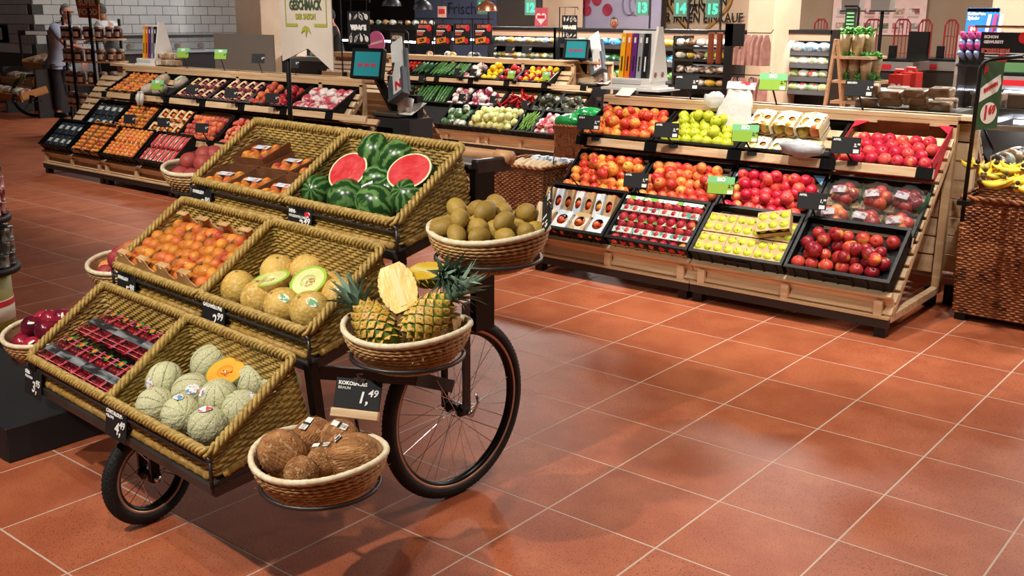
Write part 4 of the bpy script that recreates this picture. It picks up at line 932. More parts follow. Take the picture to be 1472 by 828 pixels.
for j in range(2):
    for i in range(6 - (j == 1)):
        lab = ['nearest the nectarine basket', 'second from the nectarine basket', 'third from the nectarine basket', 'fourth from the nectarine basket', 'fifth from the nectarine basket', 'next to the cantaloupes'][i if not (j == 1 and i == 4) else 5]
        kit('cherry_punnet', f'film punnet of cherries in the {"back" if j else "front"} row, {lab}', 'punnet', 'cherry punnets', bframe(0, 0) @ T(-.245+i*.0975+(.03 if j else 0), .082+j*.162, .045+.03*j) @ RX(.1 if j == 0 else .04),
            [('clear_tray', tray_c, [T()]), ('cherry', CHER, chs), ('film', top_c, [T()]), ('printed_strips', lid_c, [T()]), ('paper_band', band_c, [T()]), ('orange_emblem', lg, [T()]), ('green_leaf_emblem', lg2, [T()])])
# ---------------------------------------------------------------- apricot card trays
tr = MB(); w, l, h = .138, .29, .075
tr.box(-w/2, w/2, -l/2, l/2, 0, .003).box(-w/2, -w/2+.003, -l/2, l/2, 0, h*.8).box(w/2-.003, w/2, -l/2, l/2, 0, h*.8)
wood_card = mat('wood_grain_card', 'b08550', '8a6238', rough=.7, scale=4, stretch=(14, 2, 14))
tr = tr.mesh('tray', wood_card)
ens = []
for s in (-1, 1):
    en = MB(); M = T(0, s*l/2, 0); poly = [(-w/2, 0), (w/2, 0), (w/2, h*.85), (w*.30, h), (w*.22, h*1.35), (w*.08, h*1.42), (w*.06, h*1.22), (-w*.06, h*1.22), (-w*.08, h*1.42), (-w*.22, h*1.35), (-w*.30, h), (-w/2, h*.85)]
    en.prism(poly, .003, M @ RX(PI/2))
    en.box(-w*.24, w*.24, s*(l/2)-(.022 if s > 0 else 0), s*(l/2)+(.022 if s < 0 else 0), h*1.34, h*1.36)
    ens.append(en.mesh('handle_end', mat('pale_kraft_end', 'cfa673', 'b98d58', rough=.7, scale=14)))
ffl = MB(); ffl.lathe([(.5, 0), (.35, .012), (0, .016)], 20, SC(w, l*.98, 1) @ T(0, 0, h*.92)); ffl = ffl.mesh('film', film, True)
aps = [T(-.044+.044*i+(.0 if j % 2 else .006), -l/2+.032+.046*j, h*.62+R.uniform(-.006, .012)) @ tip(1.4) @ SC(R.uniform(.98, 1.16)) for i in range(3) for j in range(6)]
for i in range(4):
    lab = ['beside the peach basket', 'second from the peach basket', 'third from the peach basket', 'next to the yellow melons'][i]
    kit('apricot_tray', 'wood-grain card tray of apricots under film, '+lab, 'fruit tray', 'apricot trays', bframe(1, 0) @ T(-.215+i*.143, .165, .075) @ RX(.17), [('tray', tr, [T()]), ('handle_end', ens[0], [T()]), ('handle_end', ens[1], [T()]), ('apricot', APRI, aps), ('film', ffl, [T()])])
# ---------------------------------------------------------------- brown film trays of the top step
bt = MB(); w, l, h = .178, .165, .05
bt.box(-w/2, w/2, -l/2, l/2, 0, .003)
for s in (-1, 1):
    bt.add([(s*w/2, -l/2, 0), (s*w/2, l/2, 0), (s*(w/2+.008), l/2+.006, h), (s*(w/2+.008), -l/2-.006, h), (s*(w/2-.003), -l/2, .003), (s*(w/2-.003), l/2, .003), (s*(w/2+.005), l/2+.003, h), (s*(w/2+.005), -l/2-.003, h)], [(0, 1, 2, 3), (7, 6, 5, 4), (3, 2, 6, 7)])
    bt.add([(-w/2, s*l/2, 0), (w/2, s*l/2, 0), (w/2+.008, s*(l/2+.006), h), (-w/2-.008, s*(l/2+.006), h), (-w/2, s*(l/2-.003), .003), (w/2, s*(l/2-.003), .003), (w/2+.005, s*(l/2+.003), h), (-w/2-.005, s*(l/2+.003), h)], [(0, 1, 2, 3), (7, 6, 5, 4), (3, 2, 6, 7)])
bt = bt.mesh('tray', mat('brown_pulp_card', '8a5634', '794a2c', rough=.6, scale=20)); lb = MB().box(-.042, .042, -.014, .014, h+.0012, h+.0018).mesh('white_label', mat('blue_white_label', 'dfe6ee', 'b9c8dc', rough=.5, scale=40))
fl2 = MB().box(-w/2-.007, w/2+.007, -l/2-.005, l/2+.005, h, h+.0008).mesh('film', film)
ap2 = [T(x, y, .028) @ tip(1) @ SC(1.05) for x, y in ((-.05, -.045), (0, -.05), (.05, -.04), (-.045, .0), (.02, .0), (.055, .02))]
for n, (x, y, z, a, rx) in enumerate([(-.195, .09, .045, .1, .05), (0, .085, .045, .06, .05), (.195, .085, .045, .06, .04), (-.17, .265, .095, .1, .12), (.025, .26, .06, .06, .02), (.205, .26, .06, .06, .02)]):
    lab = ['front line, beside the dusky peaches', 'middle of the front line', 'front line, next to the watermelons', 'back line, stacked highest', 'middle of the back line', 'back line, next to the watermelons'][n]
    kit('fruit_tray', 'brown pulp tray of apricots under film with blank label, '+lab, 'fruit tray', 'brown film trays', bframe(2, 0) @ T(x, y, z) @ RZ(a) @ RX(rx), [('tray', bt, [T()]), ('apricot', APRI, ap2), ('film', fl2, [T()]), ('white_label', lb, [T()])])
# ---------------------------------------------------------------- coconuts
co_m = mat('coconut_fibre', 'b9814f', '95643a', rough=.9, scale=30, stretch=(1, 1, .25), bump=1, bscale=180, c3='c89c6c', s3=70, lo3=.58, hi3=.66)
COC = MB().ball(.066, .066, .072, 24, 16, None, lambda d: 1+.03*mnoise.noise(d*4)).mesh('coconut', co_m, True)
fibm = mat('pale_fibre', 'b07c48', rough=.9)
wlab = MB().box(-.022, -.002, -.011, .011, 0, .001).box(.004, .024, -.010, .010, 0, .0012).mesh('paper_label', paper)
barc = MB()
for i in range(6): barc.box(-.020+i*.003, -.0188+i*.003, -.007, .007, .001, .0014)
barc.box(-.003, .005, -.011, .011, .0, .0013); barc = barc.mesh('barcode', dkp)
bc = lambda k: cw(*OV[k])
for i, (dx, dy, z, s, ax, ld, lab) in enumerate([
    (-.085, -.06, .085, 1.0, (-.3, -.5, .8), (-.75, -.6, -.05), 'large coconut in front with barcode label at its side'), (-.10, .06, .085, .9, (.3, .6, .7), (.1, -.4, .9), 'coconut behind the large one, with label on top'),
    (-.02, .09, .095, .85, (.2, .3, .9), (.3, -.2, .8), 'coconut at the back beneath the black price card'), (.085, .05, .088, 1.0, (.8, .3, .3), (-.5, -.35, .75), 'coconut lying on its side nearest the big wheel'),
    (.02, .0, .07, .75, (.2, -.3, .8), (-.1, -.1, .95), 'coconut in the middle with a folded label'), (.03, -.09, .07, .72, (.3, -.2, .5), None, 'small bare coconut at the front rim without label')]):
    o = tag(put('coconut', COC, None, Matrix.Translation(bc('coco')+Vector((dx, dy, z+.03))) @ look((0, 0, 0), ax, i) @ SC(s)), lab, 'coconut', 'coconuts in the round basket')
    fb = MB()
    for k in range(50):
        d = Vector((R.gauss(0, 1), R.gauss(0, 1), R.gauss(0, 1))).normalized(); t_ = d.orthogonal(); fb.tube([d*.066, d*.071+t_*.008, d*.07+t_*.02], .0005, 3, cap=False)
    stuff(fb.build('fibre', fibm, o))
    if ld:
        q = Vector(ld).normalized(); lm = o.matrix_basis.inverted() @ look(o.location+q*(.069*s), q, .5+i)
        a_ = put('paper_label', wlab, o, lm); put('barcode', barc, a_)
straw(Matrix.Translation(bc('coco')+Vector((0, 0, .05))), .15, .15, 260, 'straw', h=.03, label='pale straw under the coconuts')
# ---------------------------------------------------------------- kiwis
ki_m = mat('golden_kiwi_skin', 'b0903f', '957734', rough=.55, scale=9, rnd=.5, hue=.12, bump=.2, bscale=200)
KIW = MB().ball(.030, .030, .041, 14, 10).mesh('kiwi', ki_m, True)
tipm = mat('dark_kiwi_tip', '4a371a', rough=.9)
kp = [(a, q, z) for q, z, n, o in ((.145, .128, 12, 0), (.088, .135, 8, .3), (.03, .14, 3, .2), (.115, .172, 5, .8), (.045, .18, 3, 1.0)) for a in [o+2*PI*i/n for i in range(n)]]
for i, (a, q, z) in enumerate(kp):
    lay = 'heaped on top' if z > .15 else ('along the rim' if q > .12 else ('in the inner ring' if q > .05 else 'at the centre'))
    o = tag(put('kiwi', KIW, None, Matrix.Translation(bc('kiwi')+Vector((q*math.cos(a), q*math.sin(a), z+R.uniform(-.006, .006)))) @ Euler((R.uniform(.9, 2.2), R.uniform(-.4, .4), R.uniform(0, 6.3))).to_matrix().to_4x4() @ SC(R.uniform(.92, 1.1))), f'golden brown kiwi {lay} of the round basket, {"inner" if q < .05 else "outer"} ring, {ordn([k for k in range(len(kp)) if kp[k][1:] == (q, z)].index(i)+1)} round', 'kiwi', 'golden kiwis in the round basket')
    MB().lathe([(.004, .0355), (.003, .038), (0, .0385)], 6).build('dark_tip', tipm, o)
tag(MB().lathe([(0, .06), (.1, .075), (.165, .085)], 24, cap=False).build('straw', straw_m, None, True, Matrix.Translation(bc('kiwi'))), 'straw bed beneath the kiwis', 'straw')['kind'] = 'stuff'
# ---------------------------------------------------------------- stone fruit in the three far side baskets
def heap(key, mesh, name, label, sp, s, extra=5, z0=.098, lab2=None):
    k = 0
    for q, z, n in ((.128, z0, 10), (.066, z0+.012, 5), (0, z0+.02, 1), (.085, z0+.055, extra), (.02, z0+.075, 2)):
        for i in range(n):
            a = 2*PI*i/n+q*20+(.5 if z > z0+.05 else 0); k += 1
            lay = ('topmost of all' if q < .05 else 'heaped on top') if z > z0+.05 else ('along the rim' if q > .1 else ('at the centre' if q == 0 else 'inside'))
            o = tag(put(name, mesh, None, Matrix.Translation(bc(key)+Vector((q*math.cos(a), q*math.sin(a), z+R.uniform(-.005, .005)))) @ tip(1.4) @ SC(s*R.uniform(.93, 1.08))), f'{label} {lay}, {ordn(i+1)} round', name.replace('_', ' '), label)
            if lab2 and i % 2 == 0: sticker(o, o.matrix_basis.to_3x3().inverted() @ (camd(o.location)+Vector((R.uniform(-.4, .4), 0, R.uniform(.2, .7)))), .0358, paper, .004, .011)
heap('plum', berry_mesh('nectarine', fm('dark_nectarine_skin', '4d1022', 'a3263a', rough=.2, lo=.3, hi=.7), .035, n=16, k=10, fn=dent), 'nectarine', 'shiny dark red nectarine beside the cherries,', .07, 1.12, 6, lab2=True)
heap('peach', berry_mesh('peach', fm('blush_peach_skin', '9c2c3c', 'd98a4a', 'e0a055', rough=.65, hue=.1, s3=14, lo3=.62, hi3=.75), .036, n=16, k=10, fn=dent), 'peach', 'blushing peach beside the apricot trays,', .07, 1.08, 5)
heap('dark', berry_mesh('peach', fm('dusky_peach_skin', '5a2834', '9a4038', rough=.55, hue=.15), .036, n=16, k=10, fn=dent), 'peach', 'dusky purple peach beside the film trays,', .07, 1.15, 6)
# ---------------------------------------------------------------- pineapples
pi_m = mat('pineapple_eye', 'dbb04a', 'cc983e', rough=.5, scale=30, hue=.1, c3='e0c08a', s3=120, lo3=.58, hi3=.64); pig = mat('pineapple_green_seam', '7a8c2c', '5c7a22', rough=.6, scale=20); brac = mat('dry_bract', '9a6a44', '7a4a34', rough=.8, scale=40)
leafm = mat('pineapple_leaf', '8aa08a', '64806a', rough=.45, scale=9, hue=.1, c3='93a890', s3=30, lo3=.6, hi3=.7)
pfl = mat('pineapple_flesh', 'c9a42c', 'd6b848', rough=.35, scale=22, bump=.3, bscale=60, stretch=(1, 1, .3)); pcore = mat('pineapple_core', 'd6c478', rough=.4)
def pr_(t): return (.056*math.sin(PI*min(max(.10+.80*t, 0), 1))**.55)
def pine_eyes(name='eye', half_cut=False):
    b = MB(); g_ = MB(); rows = 9; H = .15
    for r_ in range(rows):
        t = (r_+.5)/rows; rad = pr_(t); n = 9; z = (t-.5)*H
        for k in range(n):
            a = 2*PI*(k+(r_ % 2)*.5)/n
            if half_cut and math.cos(a) > .02: continue
            M = RZ(a) @ T(rad-.003, 0, z) @ RY(PI/2 - (.5-t)*1.2*1)
            w = rad*PI/n*.92; hh = H/rows*.80
            b.add([(-hh, 0, 0), (0, -w, 0), (hh, 0, 0), (0, w, 0), (-hh*.4, -w*.42, .0024), (-hh*.4, w*.42, .0024), (hh*.4, w*.42, .0028), (hh*.4, -w*.42, .0028)], [(0, 1, 4), (0, 4, 5), (0, 5, 3), (3, 5, 6), (3, 6, 2), (2, 6, 7), (2, 7, 1), (1, 7, 4), (4, 7, 6, 5)], M)
            g_.add([(-.001, -.003, .0030), (-.001, .003, .0030), (-.004, 0, .0042)], [(0, 1, 2), (2, 1, 0)], M)
    return b, g_
def crown(b, z0, n=34, L=.13, seed=0):
    rr = random.Random(seed)
    for k in range(n):
        a = k*2.4; q = k/n; l = L*(.45+.6*q)*rr.uniform(.85, 1.1); lean = 1.15*(1-q)+.12; w = .011
        pts = []
        for s in range(6):
            u = s/5; an = lean*(.55+.6*u); rad = l*u*math.sin(an)+.010; pts.append((rad, l*u*math.cos(an)+z0+.016*q))
        vs = []
        for s, (rad, z) in enumerate(pts):
            ww = w*(1-(s/5)**1.6)+.0004
            for y, dz in ((-ww, .004*(1-s/5)), (0, 0), (ww, .004*(1-s/5))): vs.append((rad-dz, y, z+dz))
        fs = []
        for s in range(5):
            for c in range(2): i = s*3+c; fs.append((i, i+1, i+4, i+3))
        b.add(vs, fs, RZ(a))
def pineapple(label, M, seed=0, cut=None, leaf=True):
    t = thing('pineapple' if not cut else 'pineapple_half', label, 'pineapple', M)
    e, g_ = pine_eyes(half_cut=bool(cut))
    prof = [(0, -.075)]+[(pr_(i/10)-.004, (i/10-.5)*.15) for i in range(11)]+[(0, .075)]
    if not cut:
        MB().lathe(prof, 20).build('green_flesh_seams', pig, t, True)
    else:
        b = MB(); n = 12
        for i in range(len(prof)-1):
            for k in range(n):
                a0, a1 = PI/2+PI*k/n, PI/2+PI*(k+1)/n; (r0, z0), (r1, z1) = prof[i], prof[i+1]
                b.add([(r0*math.cos(a0), r0*math.sin(a0), z0), (r0*math.cos(a1), r0*math.sin(a1), z0), (r1*math.cos(a1), r1*math.sin(a1), z1), (r1*math.cos(a0), r1*math.sin(a0), z1)], [(0, 1, 2, 3)])
        b.build('rind', pig, t, True)
        ed = [(pr_(i/24)*(1+.025*math.sin(i*2.4)), (i/24-.5)*.15) for i in range(25)]
        poly = [(r, z) for r, z in ed]+[(-r, z) for r, z in reversed(ed)]
        MB().prism(poly, .003, RZ(PI/2) @ RX(PI/2) @ T(0, 0, -.001)).build('flesh', pfl, t)
        MB().prism([(-.010, -.06), (.010, -.06), (.011, .06), (-.011, .06)], .001, RZ(PI/2) @ RX(PI/2) @ T(0, 0, .0022)).build('core', pcore, t)
    stuff(e.build('eyes', pi_m, t)); stuff(g_.build('bracts', brac, t))
    if leaf:
        b = MB(); crown(b, .07, seed=seed); c = b.build('crown', leafm, t, True)
    return t
B0 = bc('pine')
Y3 = CM.to_3x3()
pineapple('whole pineapple lying in front, crown towards the yellow melons', look(B0+Vector((-.05, -.075, .125)), Y3 @ Vector((-.80, .05, .50)), .4) @ SC(1.05), 1)
pineapple('whole pineapple standing tilted beside the wheel fork, crown leaning back', look(B0+Vector((.065, .02, .155)), Y3 @ Vector((.42, .62, .62)), .2) @ SC(1.05), 2)
pineapple('pineapple half showing yellow flesh, propped on the whole ones', Matrix.Translation(B0+Vector((-.045, .01, .225))) @ Vector((.42, -.72, .55)).to_track_quat('X', 'Z').to_matrix().to_4x4() @ RX(.45) @ SC(1.0), 3, True, False)
pineapple('upper pineapple half lying flat with its cut face up and crown behind', Matrix.Translation(B0+Vector((-.02, .10, .262))) @ Vector((-.1, -.3, .95)).to_track_quat('X', 'Z').to_matrix().to_4x4() @ RX(-1.35) @ SC(.95), 4, True, True)
straw(Matrix.Translation(B0+Vector((0, 0, .055))), .155, .155, 700, 'straw', h=.035, label='pale straw under the pineapples')
# ---------------------------------------------------------------- cart price tags
def ctag(px, py, t, label, price, l1, l2='', w=.135, h=.10, yaw=-.07, tl=-.12):
    v = FR[t][0]-.036; r = _ray(px, py); n = CM.to_3x3() @ Vector((0, 1, 0)); c = Vector((0, 0, CAMH)); p = c+r*((cw(0, v, 0)-c).dot(n)/r.dot(n))
    q = CM.inverted() @ p
    return price_tag(p, yaw, label, price, l1, False, w, h, line2=l2, tilt=tl, big=True, rail=cw(q.x, FR[t][0]-.024, FR[t][1]+.07))
ctag(47, 551, 0, 'black price tag reading 3,95 below the cherries', '3,95', 'SÜSS-', 'KIRSCHEN')
ctag(166, 610, 0, 'black price tag reading 4,49 below the cantaloupes', '4,49', 'CANTALOUP-', 'MELONE')
ctag(181, 414, 1, 'black price tag reading 5,98 below the apricot trays', '5,98', 'MARILLEN', '')
ctag(306, 455, 1, 'black price tag reading 2,99 below the yellow melons', '2,99', 'GALIAMELONE', '')
ctag(289, 289, 2, 'black price tag reading 3,90 below the brown film trays', '3,90', 'MARILLEN', '')
t = ctag(430, 319, 2, 'black price tag reading 3,49 below the watermelons', '3,49', 'MINI-', 'WASSERMELONE')
MB().lathe([(.016, 0), (.016, .0012), (0, .0012)], 18, T(.045, -.0005, .030) @ RX(PI/2) @ SC(1, .6, 1)).build('red_white_emblem', mat('red_white_emblem', 'd02a34', 'f0eeea', rough=.5, scale=70, lo=.5, hi=.53), t)
def board(p, yaw, tilt, roll, label, price, l1, l2, base, l3='', w=.135, h=.085):
    """black card in a wooden foot strip with a chrome bulldog clip, on a rod"""
    t = price_tag(p, yaw, label, price, l1, False, w, h, line2=l2, tilt=tilt, big=True, tiltz=roll)
    MB().box(-w/2-.004, w/2+.002, -.010, .010, -h/2-.028, -h/2-.002, ch=.003).build('wooden_foot', wood, t)
    MB().tube([(.0, -.006, h/2-.01), (0, -.012, h/2+.005), (-.008, -.006, h/2+.012), (.008, -.004, h/2+.016)], .004, 6).box(-.016, .016, -.006, .006, h/2-.008, h/2+.003).build('clip', chrome, t)
    q = t.matrix_basis.inverted() @ Vector(base); MB().tube([(.0, .004, -h/2-.02), (q.x, q.y, q.z)], .005, 6).build('rod', blackm, t)
    return t
p = bc('coco'); board(p+Vector((-.02, .165, .24)), +.55, -.38, .06, 'black price card reading 1,49 with wooden foot above the coconuts', '1,49', 'KOKOSNUSS', 'BRAUN', p+Vector((-.0, .15, .10)))
p = bc('kiwi'); board(atY(806, 252, 2.42) if False else p+Vector((.165, .075, .185)), -.95, -.35, .75, 'black price card with wooden foot leaning at the kiwi basket', '1,19', 'KIWI', 'GOLD', p+Vector((.14, .06, .11)))
p = bc('plum'); board(p+Vector((.11, .15, .205)), -.12, -.5, -.12, 'black price card standing behind the dark nectarines', '4,49', 'NEKTARINEN', 'GELBFLEISCHIG', p+Vector((.1, .15, .1)))
# ================================================================ vegetable stand, scales, wicker bins
def xat(px, Y, z):
    lo_, hi_ = -30, 8
    for _ in range(40):
        m = (lo_+hi_)/2
        if proj((m, Y, z))[0] < px: lo_ = m
        else: hi_ = m
    return m
VY = 9.6; VX0, VX1 = -11.9, -7.1
stand('slatted_display_stand', 'wooden slatted vegetable stand with cucumbers and peppers, behind the self-service scale', VX0, VX1, VY, row2=(-2.4, 2.4), row3=(-2.4, 2.43), top=(-2.4, 2.0))
stand('slatted_display_stand', 'wooden slatted stand back to back with the vegetable stand', VX0, VX1+.05, VY+1.8, flip=True, units=[1.2, 1.2, 1.2, 1.25])
# the apple stand's back side
stand('slatted_display_stand', 'wooden slatted stand back to back with the apple stand', AX0, AX1+.08, AY+1.78, flip=True, units=[1.2, 1.28])
crate(T(-1.96, AY+1.72, .24) @ RZ(PI) @ RX(.73), .57, .36, .105, 'empty black crate at the back of the apple stand, lowest row'); crate(T(-1.93, AY+1.27, .80) @ RZ(PI) @ RX(.5), .57, .36, .105, 'empty black crate on edge behind the banana basket')
def vcr(row, p0, p1, lab):
    Yf, zf = {1: (VY+.03, .24), 2: (VY+.335, .437), 3: (VY+.555, .777)}[row]
    a, b = xat(p0, Yf, zf+.05), xat(p1, Yf, zf+.05); M = T((a+b)/2, Yf, zf) @ RX(.5 if row == 3 else .73)
    crate(M, b-a-.015, .36, .105, lab, liner=.055); return M, b-a-.04
zuc_m = fm('zucchini_skin', '3f7a35', '2c5c2a', 'a9c48a', hue=.15, s3=60, lo3=.62, hi3=.7); cuc_m = fm('cucumber_skin', '2c5a30', '1e4424', hue=.15)
ZUC = MB().lathe([(0, -.15), (.016, -.145), (.021, -.09), (.020, .08), (.014, .13), (.008, .15), (0, .152)], 8).mesh('zucchini', zuc_m, True)
def long_fruits(M, w, mesh, name, lab, grp, n, m=2, s=1):
    k = 0
    for j in range(m):
        for i in range(n):
            k += 1; tag(put(name, mesh, None, M @ T(-w/2+(i+.5)*w/n, .18, .08+.035*j) @ RZ(R.uniform(-.12, .12)) @ RX(PI/2+R.uniform(-.05, .05)) @ SC(s*R.uniform(.9, 1.05))), f'{lab}, {["lower", "upper"][j]} layer, {ordn(i+1)} along', 'vegetable', grp)
def blob(name, m, r, ry=None, rz=None, seed=0, amp=.2): return MB().ball(r, ry or r, rz or r, 12, 8, None, lambda d: 1+amp*mnoise.noise(d*2.5+Vector((seed, 3, 1)))).mesh(name, m, True)
def loose(M, w, mesh, name, lab, cat, grp, sp, heap=0, z=.085, **k): fill(M, w, .35, z, sp, mesh, name, lab, cat, grp, heap=heap, **k)
tom_m = fm('tomato_skin', 'c42a24', 'b01c1c', rough=.25); yel_m = fm('yellow_pepper_skin', 'eec01c', 'd9a80f', rough=.25); redp_m = fm('red_pepper_skin', 'c01f1c', '8e1414', rough=.25)
def pepper(m): return MB().ball(.042, .042, .046, 14, 8, None, lambda d: (1-.13*abs(math.cos(2*math.atan2(d.y, d.x)))**3*(1-abs(d.z)))*(1-.15*max(0, d.z)**6)).mesh('bell_pepper', m, True)
YP, RP = pepper(yel_m), pepper(redp_m)
TOM = berry_mesh('tomato', tom_m, .035, .035, .03)
LP = MB().lathe([(0, -.02), (.02, -.01), (.022, .02), (.016, .07), (.006, .12), (0, .125)], 8).mesh('long_pepper', redp_m, True)
rad_m = mat('red_white_leaf_bag', 'a42a4e', 'ece4e2', rough=.3, scale=14, lo=.46, hi=.54, bump=.5, rnd=.2); her_m = mat('dark_leaf_bag', '2b3524', '6c6a58', rough=.35, scale=16, lo=.5, hi=.6, bump=.5, c3='c4c4bc', s3=20, lo3=.64, hi3=.68)
mush_m = mat('white_red_bunch', 'e6dcd4', 'b0404e', rough=.5, scale=16, lo=.52, hi=.6, bump=.4); fen_m = mat('pale_lettuce', 'dcd9a0', 'b9bd6a', rough=.5, scale=12, bump=.5, hue=.08); bean_m = fm('green_bean_skin', '6f9a35', '4f7a24'); grn_m = mat('green_white_bunch', '3f6a3a', 'd9dcd0', rough=.5, scale=14, lo=.5, hi=.6, bump=.5)
RADB = blob('salad_bag', rad_m, .055, .06, .045, 1); HERB = blob('herb_bag', her_m, .055, .06, .045, 2); MUSH = blob('radish_bunch', mush_m, .045, .05, .04, 3); FEN = blob('pale_lettuce', fen_m, .055, .05, .045, 4); GRN = blob('green_bunch', grn_m, .055, .06, .045, 5); REDW = blob('film_pack', rb_m, .05, .055, .035, 6)
BEAN = MB().lathe([(0, -.09), (.006, -.08), (.007, 0), (.006, .08), (0, .09)], 6).mesh('green_bean', bean_m, True)
# top row
M, w = vcr(3, 560, 592, 'black crate of red tomatoes, vegetable stand top row'); loose(M, w, TOM, 'tomato', 'red tomato, vegetable stand', 'vegetable', 'tomatoes', .075, 4)
M, w = vcr(3, 592, 617, 'black crate of dark cucumbers, vegetable stand top row'); long_fruits(M, w, MB().lathe([(0, -.13), (.018, -.12), (.022, -.05), (.022, .06), (.016, .12), (0, .13)], 8).mesh('cucumber', cuc_m, True), 'cucumber', 'dark cucumber, top row', 'dark cucumbers', 6)
M, w = vcr(3, 617, 644, 'black crate of striped courgettes, first of two in the top row'); long_fruits(M, w, ZUC, 'zucchini', 'long green courgette, first top crate', 'courgettes, first top crate', 6)
M, w = vcr(3, 644, 666, 'black crate of striped courgettes, second of two in the top row'); long_fruits(M, w, ZUC, 'zucchini', 'long green courgette, second top crate', 'courgettes, second top crate', 5)
M, w = vcr(3, 666, 691, 'black crate of white and red radish bunches, top row'); loose(M, w, MUSH, 'radish_bunch', 'white and red radish bunch, top row', 'vegetable', 'radish bunches, top row', .088, 2, .09)
M, w = vcr(3, 691, 716, 'black crate of yellow bell peppers, top row'); loose(M, w, YP, 'bell_pepper', 'yellow bell pepper', 'vegetable', 'yellow bell peppers', .084, 4, .095)
M, w = vcr(3, 716, 742, 'black crate of red bell peppers, top row'); loose(M, w, RP, 'bell_pepper', 'red bell pepper', 'vegetable', 'red bell peppers', .084, 3, .095)
M, w = vcr(3, 742, 792, 'wide black crate of mixed red and yellow peppers in bags, top row'); loose(M, w, [YP, RP, RP], 'bell_pepper', 'mixed bagged bell pepper', 'vegetable', 'mixed peppers', .09, 2, .095)
# middle row
M, w = vcr(2, 572, 596, 'black crate of dark avocados, middle row of vegetables'); loose(M, w, blob('avocado', fm('avocado_skin', '24331f', '3a4a28'), .035, .03, .03, 8, .05), 'avocado', 'dark green avocado', 'vegetable', 'avocados', .072, 3)
M, w = vcr(2, 596, 624, 'black crate of courgettes, middle row of vegetables'); long_fruits(M, w, ZUC, 'zucchini', 'long courgette, middle row', 'courgettes, middle row', 6, s=1.05)
M, w = vcr(2, 624, 643, 'black crate of dark cucumbers, middle row of vegetables'); long_fruits(M, w, ZUC, 'zucchini', 'dark courgette, second middle crate', 'courgettes, second middle crate', 4)
M, w = vcr(2, 643, 672, 'black crate of radish bunches, middle row of vegetables'); loose(M, w, MUSH, 'radish_bunch', 'white and red radish bunch, middle row', 'vegetable', 'radish bunches, middle row', .088, 2, .09)
M, w = vcr(2, 672, 718, 'wide black crate of red-white salad bags'); loose(M, w, RADB, 'salad_bag', 'red and white radicchio bag', 'vegetable', 'radicchio bags', .1, 4, .095)
M, w = vcr(2, 718, 765, 'wide black crate of long red peppers'); loose(M, w, LP, 'long_pepper', 'long red pointed pepper', 'vegetable', 'long red peppers', .08, 5, .085, tilt=2)
M, w = vcr(2, 765, 798, 'black crate of dark herb bags'); loose(M, w, HERB, 'herb_bag', 'dark leafy herb bag', 'vegetable', 'herb bags', .1, 2, .095)
M, w = vcr(2, 798, 838, 'black crate of dark bagged greens at the stand\'s end'); loose(M, w, HERB, 'salad_bag', 'dark bag of greens at the end', 'vegetable', 'bags of dark greens', .1, 2, .095)
# lowest row
M, w = vcr(1, 636, 675, 'black crate of green and white bunches, lowest vegetable row'); loose(M, w, GRN, 'green_bunch', 'green and white bunch of vegetables', 'vegetable', 'green and white bunches', .1, 3, .09)
M, w = vcr(1, 675, 742, 'wide black crate of pale lettuces'); loose(M, w, FEN, 'pale_lettuce', 'pale yellow lettuce head', 'vegetable', 'pale lettuces', .095, 10, .095)
M, w = vcr(1, 742, 768, 'black crate of green beans')
for k in range(60): tag(put('green_bean', BEAN, None, M @ T(R.uniform(-w/2+.03, w/2-.03), R.uniform(.1, .26), .065+.0008*k) @ RZ(R.uniform(-.5, .5)) @ RX(PI/2)), f'slim green bean, {ordn(k//10+1)} layer of the bean crate, {ordn(k % 10+1)} of it', 'vegetable', 'green beans')
M, w = vcr(1, 768, 802, 'black crate of red-white film packs, lowest vegetable row'); loose(M, w, REDW, 'film_pack', 'red-white film pack of radishes', 'vegetable', 'red-white film packs', .09, 4, .085)
M, w = vcr(1, 540, 636, 'long black crate of greens hidden behind the scale')
for px, py, zz, lab, gr in [(606, 114, 3, 'red price tag on the cucumber crate', 0), (658, 103, 3, 'orange-red price tag on the courgette crate', 0), (735, 108, 3, 'lime price tag on the red pepper crate', 1), (785, 110, 3, 'lime price tag on the mixed pepper crate', 1), (680, 104, 3, 'black price tag on the radish crate', 0), (664, 140, 2, 'black price tag on the middle radish crate', 0), (709, 143, 2, 'black price tag on the salad bags', 0), (755, 150, 2, 'black price tag on the long red peppers', 0)]:
    Yp = VY+(.44 if zz == 3 else .2); p = atY(px, py, Yp); price_tag(p, -.1, lab, '1,99', '', bool(gr), w=.13, h=.09, rail=(p.x+.02, VY+(.48 if zz == 3 else .25), .85 if zz == 3 else .51), detail=False)
for px, py in ((707, 70), (733, 71), (757, 71)):
    p = atY(px, py, VY+.85); price_tag(p, -.1, {707: 'black tag standing on the vegetable stand\'s top plank, nearest the half-price posters', 733: 'black tag standing second on the vegetable stand\'s top plank', 757: 'black tag standing third on the vegetable stand\'s top plank'}[px], '2,49', '', w=.17, h=.10, rail=(p.x+.08, VY+.86, 1.118), detail=False)
